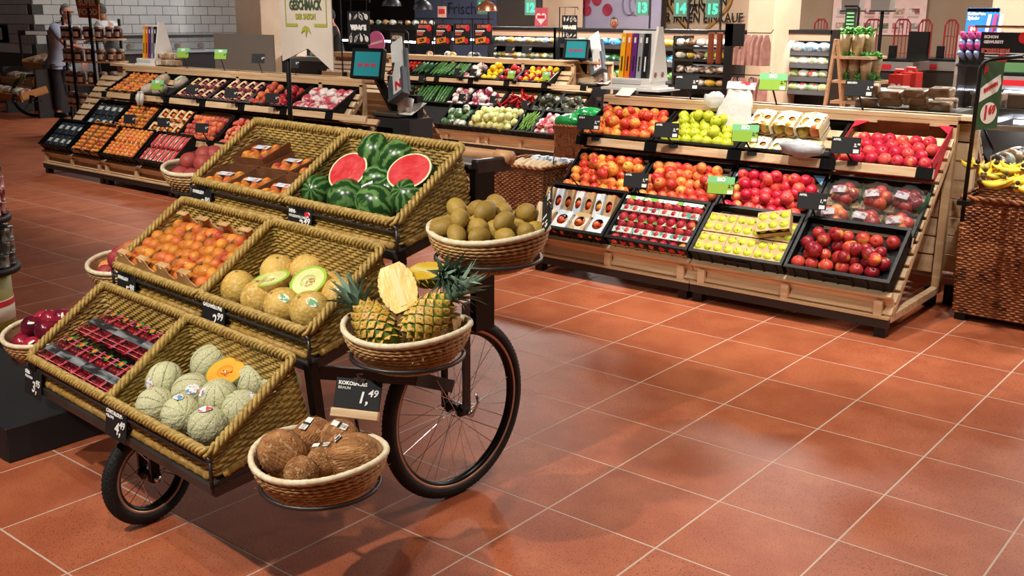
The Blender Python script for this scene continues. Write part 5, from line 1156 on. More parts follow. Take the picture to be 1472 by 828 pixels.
# ---------------------------------------------------------------- self-service scales
dkg = mat('graphite_plastic', '2c2d31', rough=.4); screen = mat('teal_screen', '2a8088', rough=.2, emit=.12); button = mat('screen_button', '8a3048', rough=.3, emit=.35); bagp = mat('white_bag_film', 'eeeeea', rough=.3, alpha=.85, bump=.4, bscale=30)
def scale(M, lab):
    t = thing('self_service_scale', lab, 'scale', M)
    K = SC(.64, .68, 1)
    b = MB(K); b.box(-.33, .33, -.2, .2, .04, .12).box(-.33, -.28, -.2, .2, .12, .82).box(.02, .33, -.2, .2, .12, .82).box(-.28, .02, .12, .2, .12, .82).box(-.28, .02, -.2, .2, .74, .82).box(-.31, .31, -.18, .18, 0, .04)
    b.build('cabinet', dkg, t)
    MB(K).box(.13, .23, -.203, -.2, .66, .70).build('lock_plate', mat('brass_plate', '8a7358', rough=.4, metal=.6), t); MB(K).lathe([(.025, 0), (.025, .008), (0, .008)], 12, T(.19, -.2, .61) @ RX(PI/2)).build('lock', chrome, t)
    MB(K).box(-.34, .12, -.22, .18, .83, .865, ch=.008).build('weighing_plate', mat('brushed_plate', '6b6660', rough=.3, metal=.8), t)
    MB(K).box(-.31, .09, -.19, .15, .82, .83).build('plate_foot', black, t)
    MB().box(.03, .13, .04, .11, .82, 1.0).build('column', black, t); MB().bar((-.12, .05, .82), (-.19, -.14, 1.2), .06, .06).build('column', black, t)
    m = T(-.19, -.2, 1.26) @ RZ(.12) @ RX(-.2) @ SC(.9)
    MB(m).box(-.20, .17, -.02, .05, -.14, .14, ch=.01).build('screen_case', black, t)
    MB(m).box(-.15, .15, -.023, -.02, -.115, .105).build('screen', screen, t)
    for k in (-1, 0, 1): MB(m).box(k*.078-.03, k*.078+.03, -.025, -.023, -.03, .0).build('button', button, t)
    m = T(.03, -.06, 1.17) @ RY(-.5) @ RX(-.4)
    MB(m).box(-.1, .1, 0, .03, -.20, .22, ch=.006).box(-.1, -.07, -.05, 0, -.2, .02).box(.07, .1, -.05, 0, -.2, .02).box(-.1, .1, -.06, .01, -.23, -.2).build('bag_holder', mat('blue_grey_plastic', '4b545c', rough=.4), t)
    MB(m).box(-.07, .07, -.02, -.005, -.19, .33).build('bag_roll', bagp, t)
    text('N', .11, redp, t, m @ T(0, -.022, -.1) @ RX(PI/2), bold=.006)
    b = MB(); b.tube([(.09, -.06, .98), (.08, -.08, .93), (.06, -.10, .88)], [.05, .045, .02], 8).tube([(.14, -.06, .98), (.15, -.08, .93), (.17, -.10, .88)], [.04, .035, .02], 8); b.build('hanging_bags', bagp, t, True)
    MB(T(.13, -.03, .90) @ RX(.45)).box(-.09, .09, -.10, .10, 0, .004).build('paper_sheet', paper, t)
scale(T(-6.2, 6.16, 0), 'dark self-service scale with teal screen beside the melon cart')
scale(T(xat(829, 10.4, 1.26)+.19, 10.6, 0), 'dark self-service scale with teal screen at the vegetable stand\'s end')
fruit_icon = mat('chalk_line_art', 'd8d4cc', rough=.8)
def waage(px0, py0, px1, py1, Y, rod, lab):
    a = atY(px0, py0, Y); b_ = atY(px1, py1, Y); w, h = b_.x-a.x, a.z-b_.z; c = (a+b_)/2
    t = thing('hanging_sign', lab, 'sign', Matrix.Translation(c))
    MB().box(-w/2, w/2, 0, .006, -h/2, h/2).build('card', slate, t); text('WAAGE', h*.19, chalk, t, T(0, -.002, 0) @ RX(PI/2), sx=min(1, w/(h*.19*3.6)), bold=.006)
    for s in (-1, 1):
        for k in range(4):
            x = -w*.36+k*w*.24; z = s*h*.33; d = MB(T(x, -.002, z) @ RY(R.uniform(-.8, .8)))
            ty = R.randrange(3); e_ = R.uniform(.6, 1.2)
            if ty == 0: d.tube([(w*.10*e_*math.sin(q*1.1)-w*.05, 0, w*.13*(q-.8)) for q in [i*.2 for i in range(9)]], [.004, .008, .011, .012, .013, .012, .010, .007, .004], 4)
            elif ty == 1: d.tube([(w*.07*e_*math.cos(q), 0, w*.10*math.sin(q)+.3*w*.1*math.cos(2*q)) for q in [i*.57 for i in range(11)]], .005, 4, closed=True).tube([(0, 0, w*.1), (w*.04, 0, w*.16)], .004, 4)
            else: d.ball(w*.07*e_, .002, w*.1, 8, 6).tube([(0, 0, w*.08), (-w*.03, 0, w*.17)], .005, 4)
            d.build('fruit_drawing', fruit_icon, t)
    r = MB(); x0 = atY(rod[0], rod[1], Y).x-c.x; zt = a.z-c.z+.1; zb = atY(rod[0], rod[2], Y).z-c.z
    r.tube([(x0, 0.01, zb), (x0, .01, zt), (w/2, .01, zt), (w/2, .01, zt-.03)], .007, 6).tube([(-w/2+.04, .01, zt), (-w/2+.04, .003, h/2)], .003, 4).tube([(w/2-.04, .01, zt), (w/2-.04, .003, h/2)], .003, 4).build('rod_frame', blackm, t)
waage(499, 16, 532, 64, 6.35, (488, 5, 160), 'black hanging sign reading WAAGE above the nearer scale')
waage(808, 22, 829, 57, 10.9, (804, 10, 95), 'black hanging sign reading WAAGE above the farther scale')
# ---------------------------------------------------------------- wicker bins
redw = mat('red_brown_wicker', '8f5532', 'a86c40', rough=.5, scale=30, hue=.05, c3='6a3a20', s3=12, lo3=.58, hi3=.68)
def bin_mesh(w, d, h, taper=.06, pitch=.014, stake=.022):
    b = MB(); rows = int(h/pitch)
    for k in range(rows):
        z = (k+.5)*pitch; f = 1-taper*(1-z/h); P = rectpath(w*f, d*f, .02, stake/2); N = len(P); pts = []
        for i, p in enumerate(P):
            o = .004*math.sin(i*PI/2+PI/4+(PI if k % 2 else 0)); c = Vector((p[0], p[1]-d*f/2)); c = c*(1+o/c.length); pts.append((c.x, c.y, z))
        b.tube(pts, pitch*.52, 4, closed=True)
    P = rectpath(w, d, .02, stake*2)
    for p in P:
        q = Vector((p[0], p[1]-d/2)); b.tube([(q.x*(1-taper), q.y*(1-taper), 0), (q.x, q.y, h)], .006, 4)
    P = rectpath(w+.01, d+.01, .02, .012); rim = MB(); n = len(P)
    for s in range(2): rim.tube([(P[i][0], P[i][1]-d/2-.005+.008*math.cos(i*.75+s*PI), h+.008*math.sin(i*.75+s*PI)) for i in range(n)], .009, 5, closed=True)
    return b.mesh('woven_wall', redw, True), rim.mesh('rim', redw, True), MB().box(-w/2*.93, w/2*.93, -d/2*.93, d/2*.93, .01, .03).mesh('bottom', wickd), MB().box(-w/2*.95, w/2*.95, -d/2*.95, d/2*.95, h-.12, h-.10).mesh('inner_tray', wickd)
def wbin(M, w, d, h, lab, tray=True):
    a = bin_mesh(w, d, h); ps = [('woven_wall', a[0], [T()]), ('rim', a[1], [T()]), ('bottom', a[2], [T()])]
    if tray: ps.append(('inner_tray', a[3], [T()]))
    ps.append(('foot', MB().box(-.03, .03, -.03, .03, -.04, .012).mesh('foot', black), [T(x*w*.4, y*d*.4, 0) for x in (-1, 1) for y in (-1, 1)]))
    return kit('wicker_bin', lab, 'basket', None, M, ps)
wbin(T(-1.30, 6.13, .04), .60, .46, .66, 'tall reddish wicker bin of bananas at the apple stand\'s slatted end')
# raised shallow banana basket behind the rim
a = bin_mesh(.58, .32, .11, .02); kit('banana_basket', 'shallow reddish wicker basket set on the tall bin, holding bananas', 'basket', None, T(-1.27, 6.22, .68) @ RX(.12), [('woven_wall', a[0], [T()]), ('rim', a[1], [T()]), ('bottom', a[2], [T()])])
ban_m = mat('banana_skin', 'e6c22e', 'c9b83a', rough=.45, scale=6, rnd=.3, hue=.06, c3='7a5a20', s3=30, lo3=.70, hi3=.74); bant = mat('banana_stub', '4d4024', rough=.8)
def banana_mesh():
    b = MB(); pts = []; n = 9
    for i in range(n): a_ = -.15+1.15*i/(n-1); pts.append((.15*math.cos(a_)-.15, 0, -.17*math.sin(a_)))
    b.tube(pts, [.005, .009, .0155, .0175, .018, .0175, .015, .009, .004], 6); b.k = 1; b.tube([(.0, 0, .04), (-.002, 0, .02)], [.006, .005], 5); return b.mesh('banana', [ban_m, bant], True)
BAN = banana_mesh()
for k, (px, py, dz, yw) in enumerate([(1404, 240, .0, 1.6), (1416, 252, .01, 1.2), (1432, 242, .04, 1.2), (1446, 258, .02, .6), (1470, 246, .05, 2.2), (1412, 262, 0, .2), (1462, 272, 0, 1.0), (1490, 262, .02, 1.7)]):
    lab = ['bunch of bananas behind the black sign post', 'bunch of bananas beside the black sign post', 'bunch of bananas standing with its crown up in the middle', 'bunch of bananas in the middle with brown crown', 'bunch of bananas at the back of the wicker basket', 'bunch of bananas lying along the front wicker rim', 'bunch of bananas drooping over the front wicker rim', 'bunch of bananas at the cropped end of the basket'][k]
    p = at(px, py, .86+dz); t = thing('banana_bunch', lab, 'bananas', Matrix.Translation(p) @ RZ(yw), 'banana bunches')
    for i in range(5): put('banana', BAN, t, SC(.9) @ RZ(-.8+.4*i) @ T(.014, 0, 0) @ RY(-1.25-.1*(i % 2)) @ RZ(PI))
    MB().ball(.011, .012, .012, 8, 6, T(0, 0, .03)).build('crown', bant, t, True)
# banana sign on its post
p = at(1386, 292, .70)
t = thing('price_sign', 'green banana sign on a black tubular post reading 1 69', 'sign', Matrix.Translation((p.x, p.y, .70)))
MB().tube([(0, 0, -.1), (0, 0, .70), (.012, .01, .735), (.04, .03, .75), (.16, .13, .765)], .011, 8).build('post', blackm, t, True)
MB().box(-.03, .03, -.03, .03, -.01, .015).build('post_foot', black, t)
m = T(.035, .11, .56) @ RZ(1.28); gsign = mat('green_poster', '2f5a34', '27502d', rough=.5, scale=3)
MB(m).box(-.10, .10, 0, .006, -.175, .175).build('panel', gsign, t)
MB(m).add([(-.098, -.002, -.03), (.06, -.002, .02), (.085, -.002, .06), (.07, -.002, .11), (-.06, -.002, .06), (-.098, -.002, .04)], [(0, 1, 2, 3, 4, 5)]).build('white_field', paper, t)
MB(m).lathe([(.075, 0), (0, .0001)], 20, T(0, -.0025, -.09) @ RX(PI/2) @ RZ(0) @ SC(1, .75, 1)).build('white_field', paper, t)
text('S', .06, redp, t, m @ T(-.07, -.003, .13) @ RX(PI/2), bold=.006); text('BANANEN', .026, redp, t, m @ T(-.01, -.004, .045) @ RX(PI/2) @ RZ(.3), bold=.002)
text('1', .10, redp, t, m @ T(-.03, -.004, -.09) @ RX(PI/2), bold=.004); text('69', .062, redp, t, m @ T(.025, -.004, -.075) @ RX(PI/2), bold=.003)
wbin(T(-4.52, 5.80, .03), .48, .46, .60, 'tall reddish wicker bin of pale garlic packs, between the cart and the apple stand')
garl = mat('pale_pack', 'e0c8a4', 'cbb088', rough=.6, scale=20, hue=.06); GP = MB().box(-.022, .022, -.07, .07, 0, .075, ch=.012).mesh('pale_pack', garl)
for j in range(2):
    for i in range(7): tag(put('pale_pack', GP, None, T(-4.70+i*.056, 5.70+j*.16, .53+.025*j) @ RX(.25) @ RZ(R.uniform(-.08, .08))), f'pale beige pack in the tall wicker bin, {["front", "back"][j]} line, {ordn(i+1)} along', 'pack', 'pale packs in the wicker bin')
SB = bag_mesh((.06, .05, .03), m=mat('blue_silver_film', 'd9dde2', '6a7a98', rough=.2, scale=20, bump=.6, lo=.5, hi=.6), seed=11)
for i in range(5): tag(put('film_bag', SB, None, T(-4.62+i*.08, 5.97+.01*(i % 2), .63) @ RZ(i)), f'silver-blue film bag at the back of the tall wicker bin, {ordn(i+1)} along', 'bag', 'silver-blue film bags')
p = at(792, 232, .70); t = price_tag(Vector((-4.37, 5.84, .69)), -.9, 'black price card standing on edge in the tall wicker bin', '1,49', '', w=.13, h=.13, tilt=-.1, detail=False, rail=(-4.40, 5.86, .55))
wbin(T(-6.40, 9.15, .03), .60, .42, .48, 'wicker bin with green-foil bags in front of the vegetable stand')
gfo = mat('green_foil', '1f9a4c', '17803c', rough=.2, scale=9, bump=.8, bscale=14, c3='d6ead8', s3=8, lo3=.68, hi3=.7)
for i, (x, y, z, a, s) in enumerate([(-.16, -.05, .02, .3, 1), (.14, .08, .06, -.2, 1.1), (-.02, .1, .09, .5, 1)]):
    tag(put('foil_bag', bag_mesh((.17, .11, .09), m=gfo, seed=20+i, amp=.3), None, T(-6.40+x, 9.1+y, .52+z) @ RZ(a) @ SC(s)), ['green foil bag hanging over the wicker bin\'s front rim', 'green foil bag standing at the apple end of the bin', 'green foil bag at the back of the wicker bin'][i], 'bag', 'green foil bags')
for i in range(7): tag(put('onion', berry_mesh('onion', fm('pale_onion_skin', 'd8c0a8', 'c4a084'), .035), None, T(-6.3+.06*(i % 4), 9.02+.06*(i//4), .58) @ tip(1)), f'pale onion between the green foil bags, {ordn(i+1)} along', 'vegetable', 'pale onions')
# ---------------------------------------------------------------- season banner on the cart's pole
b0 = cw(-3.57, 2.455, 1.172)
t = thing('banner_stand', 'off-white banner on a slim black pole reading Geschmack der Saison', 'banner', Matrix.Translation(b0) @ RZ(-.075))
MB().box(-.06, .09, -.03, .03, 0, .012, ch=.004).tube([(0, 0, .01), (.0, 0, .12), (.018, 0, .8)], .010, 8).build('pole', blackm, t, True)
ban = mat('off_white_fabric', 'c9bbad', 'bfb1a2', rough=.9, scale=4); W_, zb = .335, .265
MB(T(.0, -.012, 0)).prism([(-.012, zb+.03), (.165, zb+.085), (W_-.01, zb+.0), (W_-.01, .8), (-.012, .8)], .004, RX(PI/2)).build('fabric', ban, t)
gold = mat('olive_print', '9a9a3c', rough=.8); dgr = mat('dark_green_print', '3d4a2c', rough=.8)
f = RX(PI/2); yy = -.018
text('GESCHMACK', .050, dgr, t, T(.16, yy, .512) @ f, bold=.002, sx=.70); text('DER SAISON', .030, gold, t, T(.16, yy, .470) @ f, bold=.001, sx=.78)
MB().box(.025, .030, yy, yy+.001, .44, .8).box(.292, .297, yy, yy+.001, .44, .8).box(.025, .105, yy, yy+.001, .432, .444).box(.215, .297, yy, yy+.001, .432, .444).build('printed_frame', gold, t)
for a in (-.9, 0, .9): MB(T(.16, yy, .437) @ RY(PI-a*.9)).prism([(0, .0), (.008, .02), (0, .045), (-.008, .02)], .001, RX(PI/2)).build('printed_leaf', gold, t)
# ---------------------------------------------------------------- plank-top items of the apple stand
def tool_stand(M, lab):
    t = thing('tool_display', lab, 'display', M)
    MB().box(-.19, .19, -.11, .13, 0, .02).box(-.17, .17, -.10, .12, .02, .07).build('tray', white, t); MB().box(-.17, .09, -.104, -.10, .03, .06).build('printed_strip', mat('pale_grey_print', 'cfcfcf', rough=.5), t)
    for i, c in enumerate(['f2b21c', 'ee7a1c', '6a2a7a', '9a9ca0', '1a1a1c']):
        m = mat('box_'+['yellow', 'orange', 'purple', 'grey', 'black'][i], c, rough=.4); x = -.135+i*.052
        o = MB(T(x, -.02, .07) @ RX(-.1)).box(-.021, .021, -.015, .015, 0, .33).build(['yellow', 'orange', 'purple', 'grey', 'black'][i]+'_box', m, t)
        MB(T(x, -.02, .07) @ RX(-.1)).box(-.006, .006, -.0165, -.015, .05, .16).build('window', slate if i < 4 else white, o); MB(T(x, -.02, .07) @ RX(-.1)).box(-.008, .008, -.0165, -.015, .26, .30).build('emblem', white, o)
    MB().prism([(-.10, 0), (.14, 0), (.04, .40), (-.02, .40)], .02, T(.16, 0, .05) @ RZ(PI/2) @ RX(PI/2)).box(-.16, .16, .02, .035, .07, .42).build('side_panel', white, t)
    for s in (0, 1): MB().lathe([(.022, 0), (0, .001)], 14, T(.1815, -.045+.1*s, .10) @ RY(PI/2)).build('round_emblem', mat('brown_portrait_print', '7a4a3a', 'c89a84', rough=.5, scale=60), t)
    text('SUPER BENNER'[:0] or 'TOOLS'[:0] or ' ', .02, slate, t) if 0 else None
tool_stand(T(xat(908, 6.2, 1.2), 6.28, 1.165) @ SC(.93), 'white display of coloured tool boxes on the apple stand\'s plank')
p = (xat(908, 6.2, 1.2), 6.25); tag(MB().box(p[0]-.24, p[0]+.24, 6.17, 6.46, 1.148, 1.165).box(p[0]-.02, p[0]+.02, 6.22, 6.26, 1.118, 1.148).build('display_shelf', white), 'white shelf on a stub carrying the tool display over the plank', 'shelf')
tag(MB(T(xat(905, 6.1, 1.2), 6.12, 1.14) @ RX(.5)).box(-.1, .02, -.05, .05, 0, .003).build('paper_slip', paper), 'white paper slip below the tool display', 'paper')
# plastic bag pad hanging from hooks
p = atY(1066, 122, 6.08); t = thing('bag_dispenser', 'white plastic bags hanging from a pad over the green apples', 'plastic bags', Matrix.Translation(p))
MB(RX(-.3)).box(-.10, .10, -.01, .01, -.035, .02, ch=.006).build('pad', mat('white_red_pad', 'e0dcd8', 'c8404a', rough=.4, scale=9, lo=.58, hi=.62), t)
b = MB()
for x in (-.06, .05): b.tube([(x, 0, .015), (x, .0, .04), (x+.008, .01, .05), (x+.012, .03, .045), (x+.012, .06, -.03)], .003, 5)
b.build('wire_hook', blackm, t)
tb = mat('translucent_bag', 'f2f2ee', rough=.25, alpha=.55, bump=.9, bscale=16)
b = MB(); n = 10; vs = []; fs = []
for r_ in range(9):
    z = -.03-.03*r_; w = .075+.05*math.sin(min(r_/8, 1)*2.2)
    for k in range(2*n):
        a_ = 2*PI*k/(2*n); q = 1+.16*math.sin(k*2.3+r_*.9); vs.append((w*math.cos(a_)+.01*math.sin(r_), -.03-.012*r_*.6+.028*q*math.sin(a_), z+.006*math.sin(k*1.7)))
for r_ in range(8):
    for k in range(2*n): l = (k+1) % (2*n); fs.append((r_*2*n+k, r_*2*n+l, r_*2*n+2*n+l, r_*2*n+2*n+k))
b.add(vs, fs); b.build('bags', tb, t, True)
tag(put('plastic_bag', bag_mesh((.075, .04, .05), m=tb, seed=31, amp=.35), None, Matrix.Translation(p+Vector((-.16, -.05, -.10)))), 'loose crumpled plastic bag beside the hanging pad', 'plastic bag')
p = atY(1155, 213, 5.74); tag(put('crumpled_bag', bag_mesh((.13, .05, .05), m=mat('grey_white_bag', 'c9ccd0', 'b0b4ba', rough=.3, alpha=.85, bump=1, bscale=14), seed=33, amp=.4), None, Matrix.Translation(p+Vector((0, -.02, .0)))), 'crumpled grey-white plastic bag hanging over the lip before the pears', 'plastic bag')
# ================================================================ background: chillers, counters, walls, signs
def prop(name, mesh, M, lab, cat, grp=None): return tag(put(name, mesh, None, M), lab, cat, grp)
ledm = mat('chiller_light', 'eaf2ff', emit=16); chk = mat('chiller_black', '1b1b1d', rough=.4); chb = mat('chiller_inner', '5b5f63', rough=.5); beigeb = mat('beige_fascia', 'b39a84', rough=.6)
def chiller(x0, x1, y, ztop, shelves, lab, depth=.75, end=True):
    t = thing('open_chiller', lab, 'chiller', T((x0+x1)/2, y, 0)); w = (x1-x0)/2
    MB().box(-w, w, .0, depth, 0, .2).build('base', chk, t); MB().box(-w, w, depth-.05, depth, .2, ztop).build('back_panel', chb, t)
    MB().box(-w, w, -.05, depth, ztop-.05, ztop).build('roof', chk, t); MB().box(-w, w, -.04, -.01, ztop-.14, ztop-.05).build('fascia', beigeb, t); MB().box(-w+.05, w-.05, .02, .08, ztop-.075, ztop-.06).build('light_strip', ledm, t)
    for s in (-1, 1): MB().box(s*w-.02, s*w+.02, -.05, depth, 0, ztop).build('side_panel', chk, t)
    for z in shelves:
        sh = MB().box(-w+.02, w-.02, .05, depth-.05, z-.02, z).build('shelf', chk, t); MB().box(-w+.02, w-.02, .04, .05, z-.05, z+.01).build('price_rail', mat('grey_rail', '55585c', rough=.4), sh)
    return t
bags = {}
def gbag(key, c1, c2, c3=None, r=(.09, .07, .06), **k):
    m = mat('pack_'+key, c1, c2, rough=.3, scale=11, lo=.46, hi=.56, bump=.4, rnd=.3, c3=c3, s3=16, lo3=.6, hi3=.64)
    bags[key] = bag_mesh(r, name='packet', m=m, n=12, k=7, seed=len(bags)*3)
gbag('blue_salad', '3f8fd0', '2f6a35', 'd8e8ee'); gbag('green_salad', '4f8a3a', '2f5a2c', 'cfe0c0'); gbag('mushroom', 'e8e2d6', '7a5a40', '2a2422'); gbag('lightblue', '9fd0e8', 'e8f2f6', '4f9ac8'); gbag('whitegreen', 'e2e8e0', '8fae84', 'c8443c'); gbag('yellow', 'd9b43a', 'c89a2c', 'e8e0c8'); gbag('pale', 'dcdcc8', 'a8b87a', 'f0f0ea'); gbag('dark', '4a3c34', '2c2a28', 'b8a890'); gbag('brown', 'a8784a', 'c8a070', 'e8dcc8')
def shelf_row(px0, px1, n, Y, z, keys, lab, grp, s=1, dz=.05):
    xa, xb = xat(px0, Y, z), xat(px1, Y, z)
    for i in range(n):
        k = keys[i % len(keys)]
        prop('packet', bags[k], T(xa+(i+.5)*(xb-xa)/n, Y+R.uniform(0, .05), z+dz) @ RZ(R.uniform(-.3, .3)) @ SC(s*R.uniform(.9, 1.1)), f'{lab}, {ordn(i+1)} along', 'packet', grp)
CY = 13.4
ztop = atY(920, 42, CY).z
zs = [atY(900, y, CY+.1).z for y in (66, 89, 112, 135)]
chiller(xat(705, CY, 1.3), xat(800, CY, 1.3), CY, atY(750, 39, CY).z, zs, 'black wall chiller with dairy cups behind the half-price posters')
chiller(xat(800, CY, 1.3), xat(1052, CY, 1.3), CY, ztop, zs, 'long black wall chiller with salad packets behind the apple stand')
chiller(xat(1112, CY, 1.2), xat(1196, CY, 1.2), CY, atY(1160, 43, CY).z, [atY(1150, y, CY+.1).z for y in (74, 92, 111, 130)], 'black wall chiller with pale packets beside the herb ladder')
kb = ['blue_salad', 'green_salad']
shelf_row(814, 890, 5, CY+.1, zs[0], ['lightblue', 'green_salad', 'green_salad', 'blue_salad', 'blue_salad'], 'salad packet on the top chiller shelf', 'salad packets, top shelf', 1.15)
shelf_row(852, 890, 3, CY+.1, zs[1], ['pale', 'blue_salad', 'blue_salad'], 'salad packet on the second chiller shelf', 'salad packets, second shelf', 1.15)
shelf_row(866, 895, 2, CY+.1, zs[2], kb, 'blue salad packet on the third chiller shelf', 'salad packets, third shelf', 1.2)
shelf_row(950, 980, 2, CY+.1, zs[0], ['yellow'], 'yellow packet on the top chiller shelf', 'yellow packets', 1.2); shelf_row(945, 975, 2, CY+.1, zs[1], ['blue_salad'], 'salad packet beside the mushrooms', 'salad packets by the mushrooms', 1.2); shelf_row(945, 975, 2, CY+.1, zs[2], ['green_salad'], 'green packet below, beside the mushrooms', 'green packets by the mushrooms', 1.2)
MYy = 12.2   # mushroom rack in front
xa, xb = xat(968, MYy, 1.1), xat(1045, MYy, 1.1); t = thing('mushroom_rack', 'black open rack of mushroom trays beside the hanging bags', 'rack', T((xa+xb)/2, MYy, 0)); w = (xb-xa)/2
for s in (-1, 1): MB().box(s*w-.015, s*w+.015, 0, .5, 0, atY(1000, 52, MYy).z).build('side_panel', chk, t)
for k, y in enumerate((67, 85, 106, 124)):
    z = atY(1000, y, MYy).z; MB().box(-w, w, -.03, .5, z-.03, z).build('shelf', chk, t)
    shelf_row(970, 1042, 5, MYy+.05, z, [['mushroom'], ['pale', 'yellow', 'mushroom'], ['mushroom'], ['yellow', 'brown', 'mushroom']][k], ['mushroom tray, top rack shelf', 'white mushroom tray, second rack shelf', 'dark mushroom tray, third rack shelf', 'yellow packet, fourth rack shelf'][k], f'mushroom trays, shelf {k+1}', .9)
shelf_row(708, 800, 15, CY+.1, zs[0], ['whitegreen', 'pale', 'lightblue', 'brown', 'yellow'], 'small dairy pack on the chiller\'s top shelf', 'dairy packs, top shelf', .75)
shelf_row(708, 800, 15, CY+.1, zs[1], ['pale', 'whitegreen', 'yellow'], 'small dairy pack on the chiller\'s second shelf', 'dairy packs, second shelf', .75)
cz = [atY(1150, y, CY+.1).z for y in (74, 92, 111, 130)]
shelf_row(1122, 1192, 4, CY+.1, cz[0], ['lightblue'], 'light blue packet beside the herb ladder', 'light blue packets', 1.2)
for k in (1, 2, 3): shelf_row(1120, 1190, 5, CY+.1, cz[k], ['whitegreen', 'pale', 'whitegreen'], ['', 'white-green salad bag, second shelf by the herb ladder', 'white-green salad bag, third shelf by the herb ladder', 'white-green salad bag, lowest shelf by the herb ladder'][k], f'white-green salad bags {k}', 1.15)
# pillar between the chillers
x0, x1 = xat(1073, 12.9, 1.4), xat(1112, 12.9, 1.4); struct(MB().box(x0, x1, 12.9, 13.7, 0, CEIL, ch=.01).build('trim_2', cream))
# herb ladder
HY = 11.6; t = thing('herb_ladder', 'light wooden ladder shelf of potted herbs in kraft bags', 'shelf', T(xat(1195, HY, .8), HY, 0)); zt = atY(1195, 56, HY).z
for s in (0, .55):
    MB().bar((-.12, s, 0), (.0, s, zt), .05, .03).build('rail', wood, t); MB().bar((.24, s, 0), (.02, s, zt), .05, .03).build('rail', wood, t)
leafg = mat('basil_leaf', '4f9a35', '2f6a24', rough=.5, scale=20, hue=.1); kbag = mat('kraft_bag', '8a7a58', 'b3a27c', rough=.7, scale=8, hue=.1)
pot = MB().lathe([(.04, 0), (.065, .16), (.07, .24), (.05, .22), (.0, .2)], 10).mesh('bag', kbag, True)
lf = MB()
for k in range(26): lf.ball(.035, .022, .008, 6, 4, T(R.uniform(-.06, .06), R.uniform(-.06, .06), .25+R.uniform(-.02, .05)) @ rot())
lf = lf.mesh('leaves', leafg, True)
for k, (y, n, a, b_) in enumerate([(81, 4, 1204, 1240), (116, 6, 1200, 1250), (146, 5, 1202, 1252)]):
    z = atY(1220, y, HY).z; xx0, xx1 = xat(a, HY, z)-t.location.x, xat(b_, HY, z)-t.location.x
    MB().box(.0, xx1+.1, -.02, .5, z-.03, z).build('shelf', wood, t)
    for i in range(n):
        kit('potted_herb', f'potted green herb in a kraft bag, {["upper", "middle", "lower"][k]} ladder shelf, {ordn(i+1)} along', 'herb', f'potted herbs, {["upper", "middle", "lower"][k]} shelf', T(t.location.x+xx0+(i+.5)*(xx1-xx0)/n, HY+.12+.12*(i % 2), z), [('bag', pot, [T()]), ('leaves', lf, [RZ(i)])])
# bag rack
BYy = 11.0; t = thing('bag_rack', 'tall black rack of hanging pinkish cloth bags beside the beige pillar', 'rack', T(xat(1040, BYy, 1), BYy, 0)); zt = atY(1050, 34, BYy).z
MB().box(0, .10, -.02, .25, 0, zt).build('back_panel', chk, t); MB().box(0, .24, -.02, .0, zt-.25, zt).build('top_board', chk, t)
pinkc = mat('pinkish_cloth', 'c9a094', 'b78a7e', rough=.9, scale=9, hue=.08); bgm = MB().add([(-.07, 0, -.34), (.07, 0, -.34), (.065, 0, -.1), (.02, 0, 0), (-.02, 0, 0), (-.065, 0, -.1), (-.07, .05, -.34), (.07, .05, -.34), (.065, .03, -.1), (.02, .02, 0), (-.02, .02, 0), (-.065, .03, -.1)], [(0, 1, 2, 3, 4, 5), (11, 10, 9, 8, 7, 6), (0, 6, 7, 1), (1, 7, 8, 2), (2, 8, 9, 3), (4, 10, 11, 5), (5, 11, 6, 0)]).mesh('cloth_bag', pinkc)
lbr = mat('red_brown_leather', '7a3a1e', rough=.5)
hk = MB()
hk.tube([(.02, .02, zt-.08), (-.25, .02, zt-.08)], .006, 5)
for z in (zt-.15, zt-.62, zt-.95): hk.tube([(.1, .02, z+.05), (.55, .02, z+.05), (.58, .02, z+.09)], .006, 5)
hk.build('hook_rails', blackm, t)
for k, z in enumerate((zt-.12, zt-.6)):
    for i in range(7): prop('cloth_bag', bgm, Matrix.Translation(t.location) @ T(.15+i*.065, -.02+R.uniform(-.05, .1), z) @ RZ(1.1+R.uniform(-.3, .3)), f'pinkish cloth bag hanging on the {["upper", "lower"][k]} rail, {ordn(i+1)} from the board', 'bag', f'cloth bags, {["upper", "lower"][k]} rail')
prop('leather_bag', MB().box(-.07, .0, 0, .04, -.36, 0, ch=.01).box(.03, .1, .02, .06, -.36, 0, ch=.01).mesh('leather_bag', lbr), Matrix.Translation(t.location) @ T(-.16, 0, zt-.1), 'pair of red-brown hanging pouches beside the black rack board', 'pouch')
# walls at the back
WB = 22.5
beige2 = mat('khaki_wall', '8d7c66', '887760', rough=.8, scale=2)
def panel(name, px0, px1, Y, z0, z1, m, d=.05, st=True):
    o = MB().box(xat(px0, Y, 1.8), xat(px1, Y, 1.8), Y, Y+d, z0, z1).build(name, m)
    return struct(o) if st else o
panel('wall_right_back', 1122, 1480, WB, 0, CEIL, beige2)
panel('wall_middle_back', 944, 1122, WB-.3, 0, CEIL, cream)
panel('trim_3', 949, 957, WB-.6, 0, CEIL, mat('dark_post', '4a4038', rough=.6))
lil = mat('lilac_wall', '8d8a9c', '86839a', rough=.8, scale=2); blul = mat('blue_lilac_wall', '7f8fb4', '7886ac', rough=.8, scale=2)
panel('wall_mural', 836, 949, 20.0, 0, CEIL, lil); panel('wall_counter', 596, 720, 20.4, 0, CEIL, blul); panel('wall_dark', 470, 600, 20.5, 0, CEIL, mat('dark_panel_wall', '24211f', rough=.6)); panel('wall_grey', 715, 780, 20.2, 0, CEIL, mat('steel_wall', '77726c', rough=.4, metal=.3)); panel('trim_4', 780, 836, 19.8, 0, CEIL, cream); panel('wall_far_left', 355, 475, 19.0, 0, CEIL, mat('black_panel_wall', '161616', rough=.5))
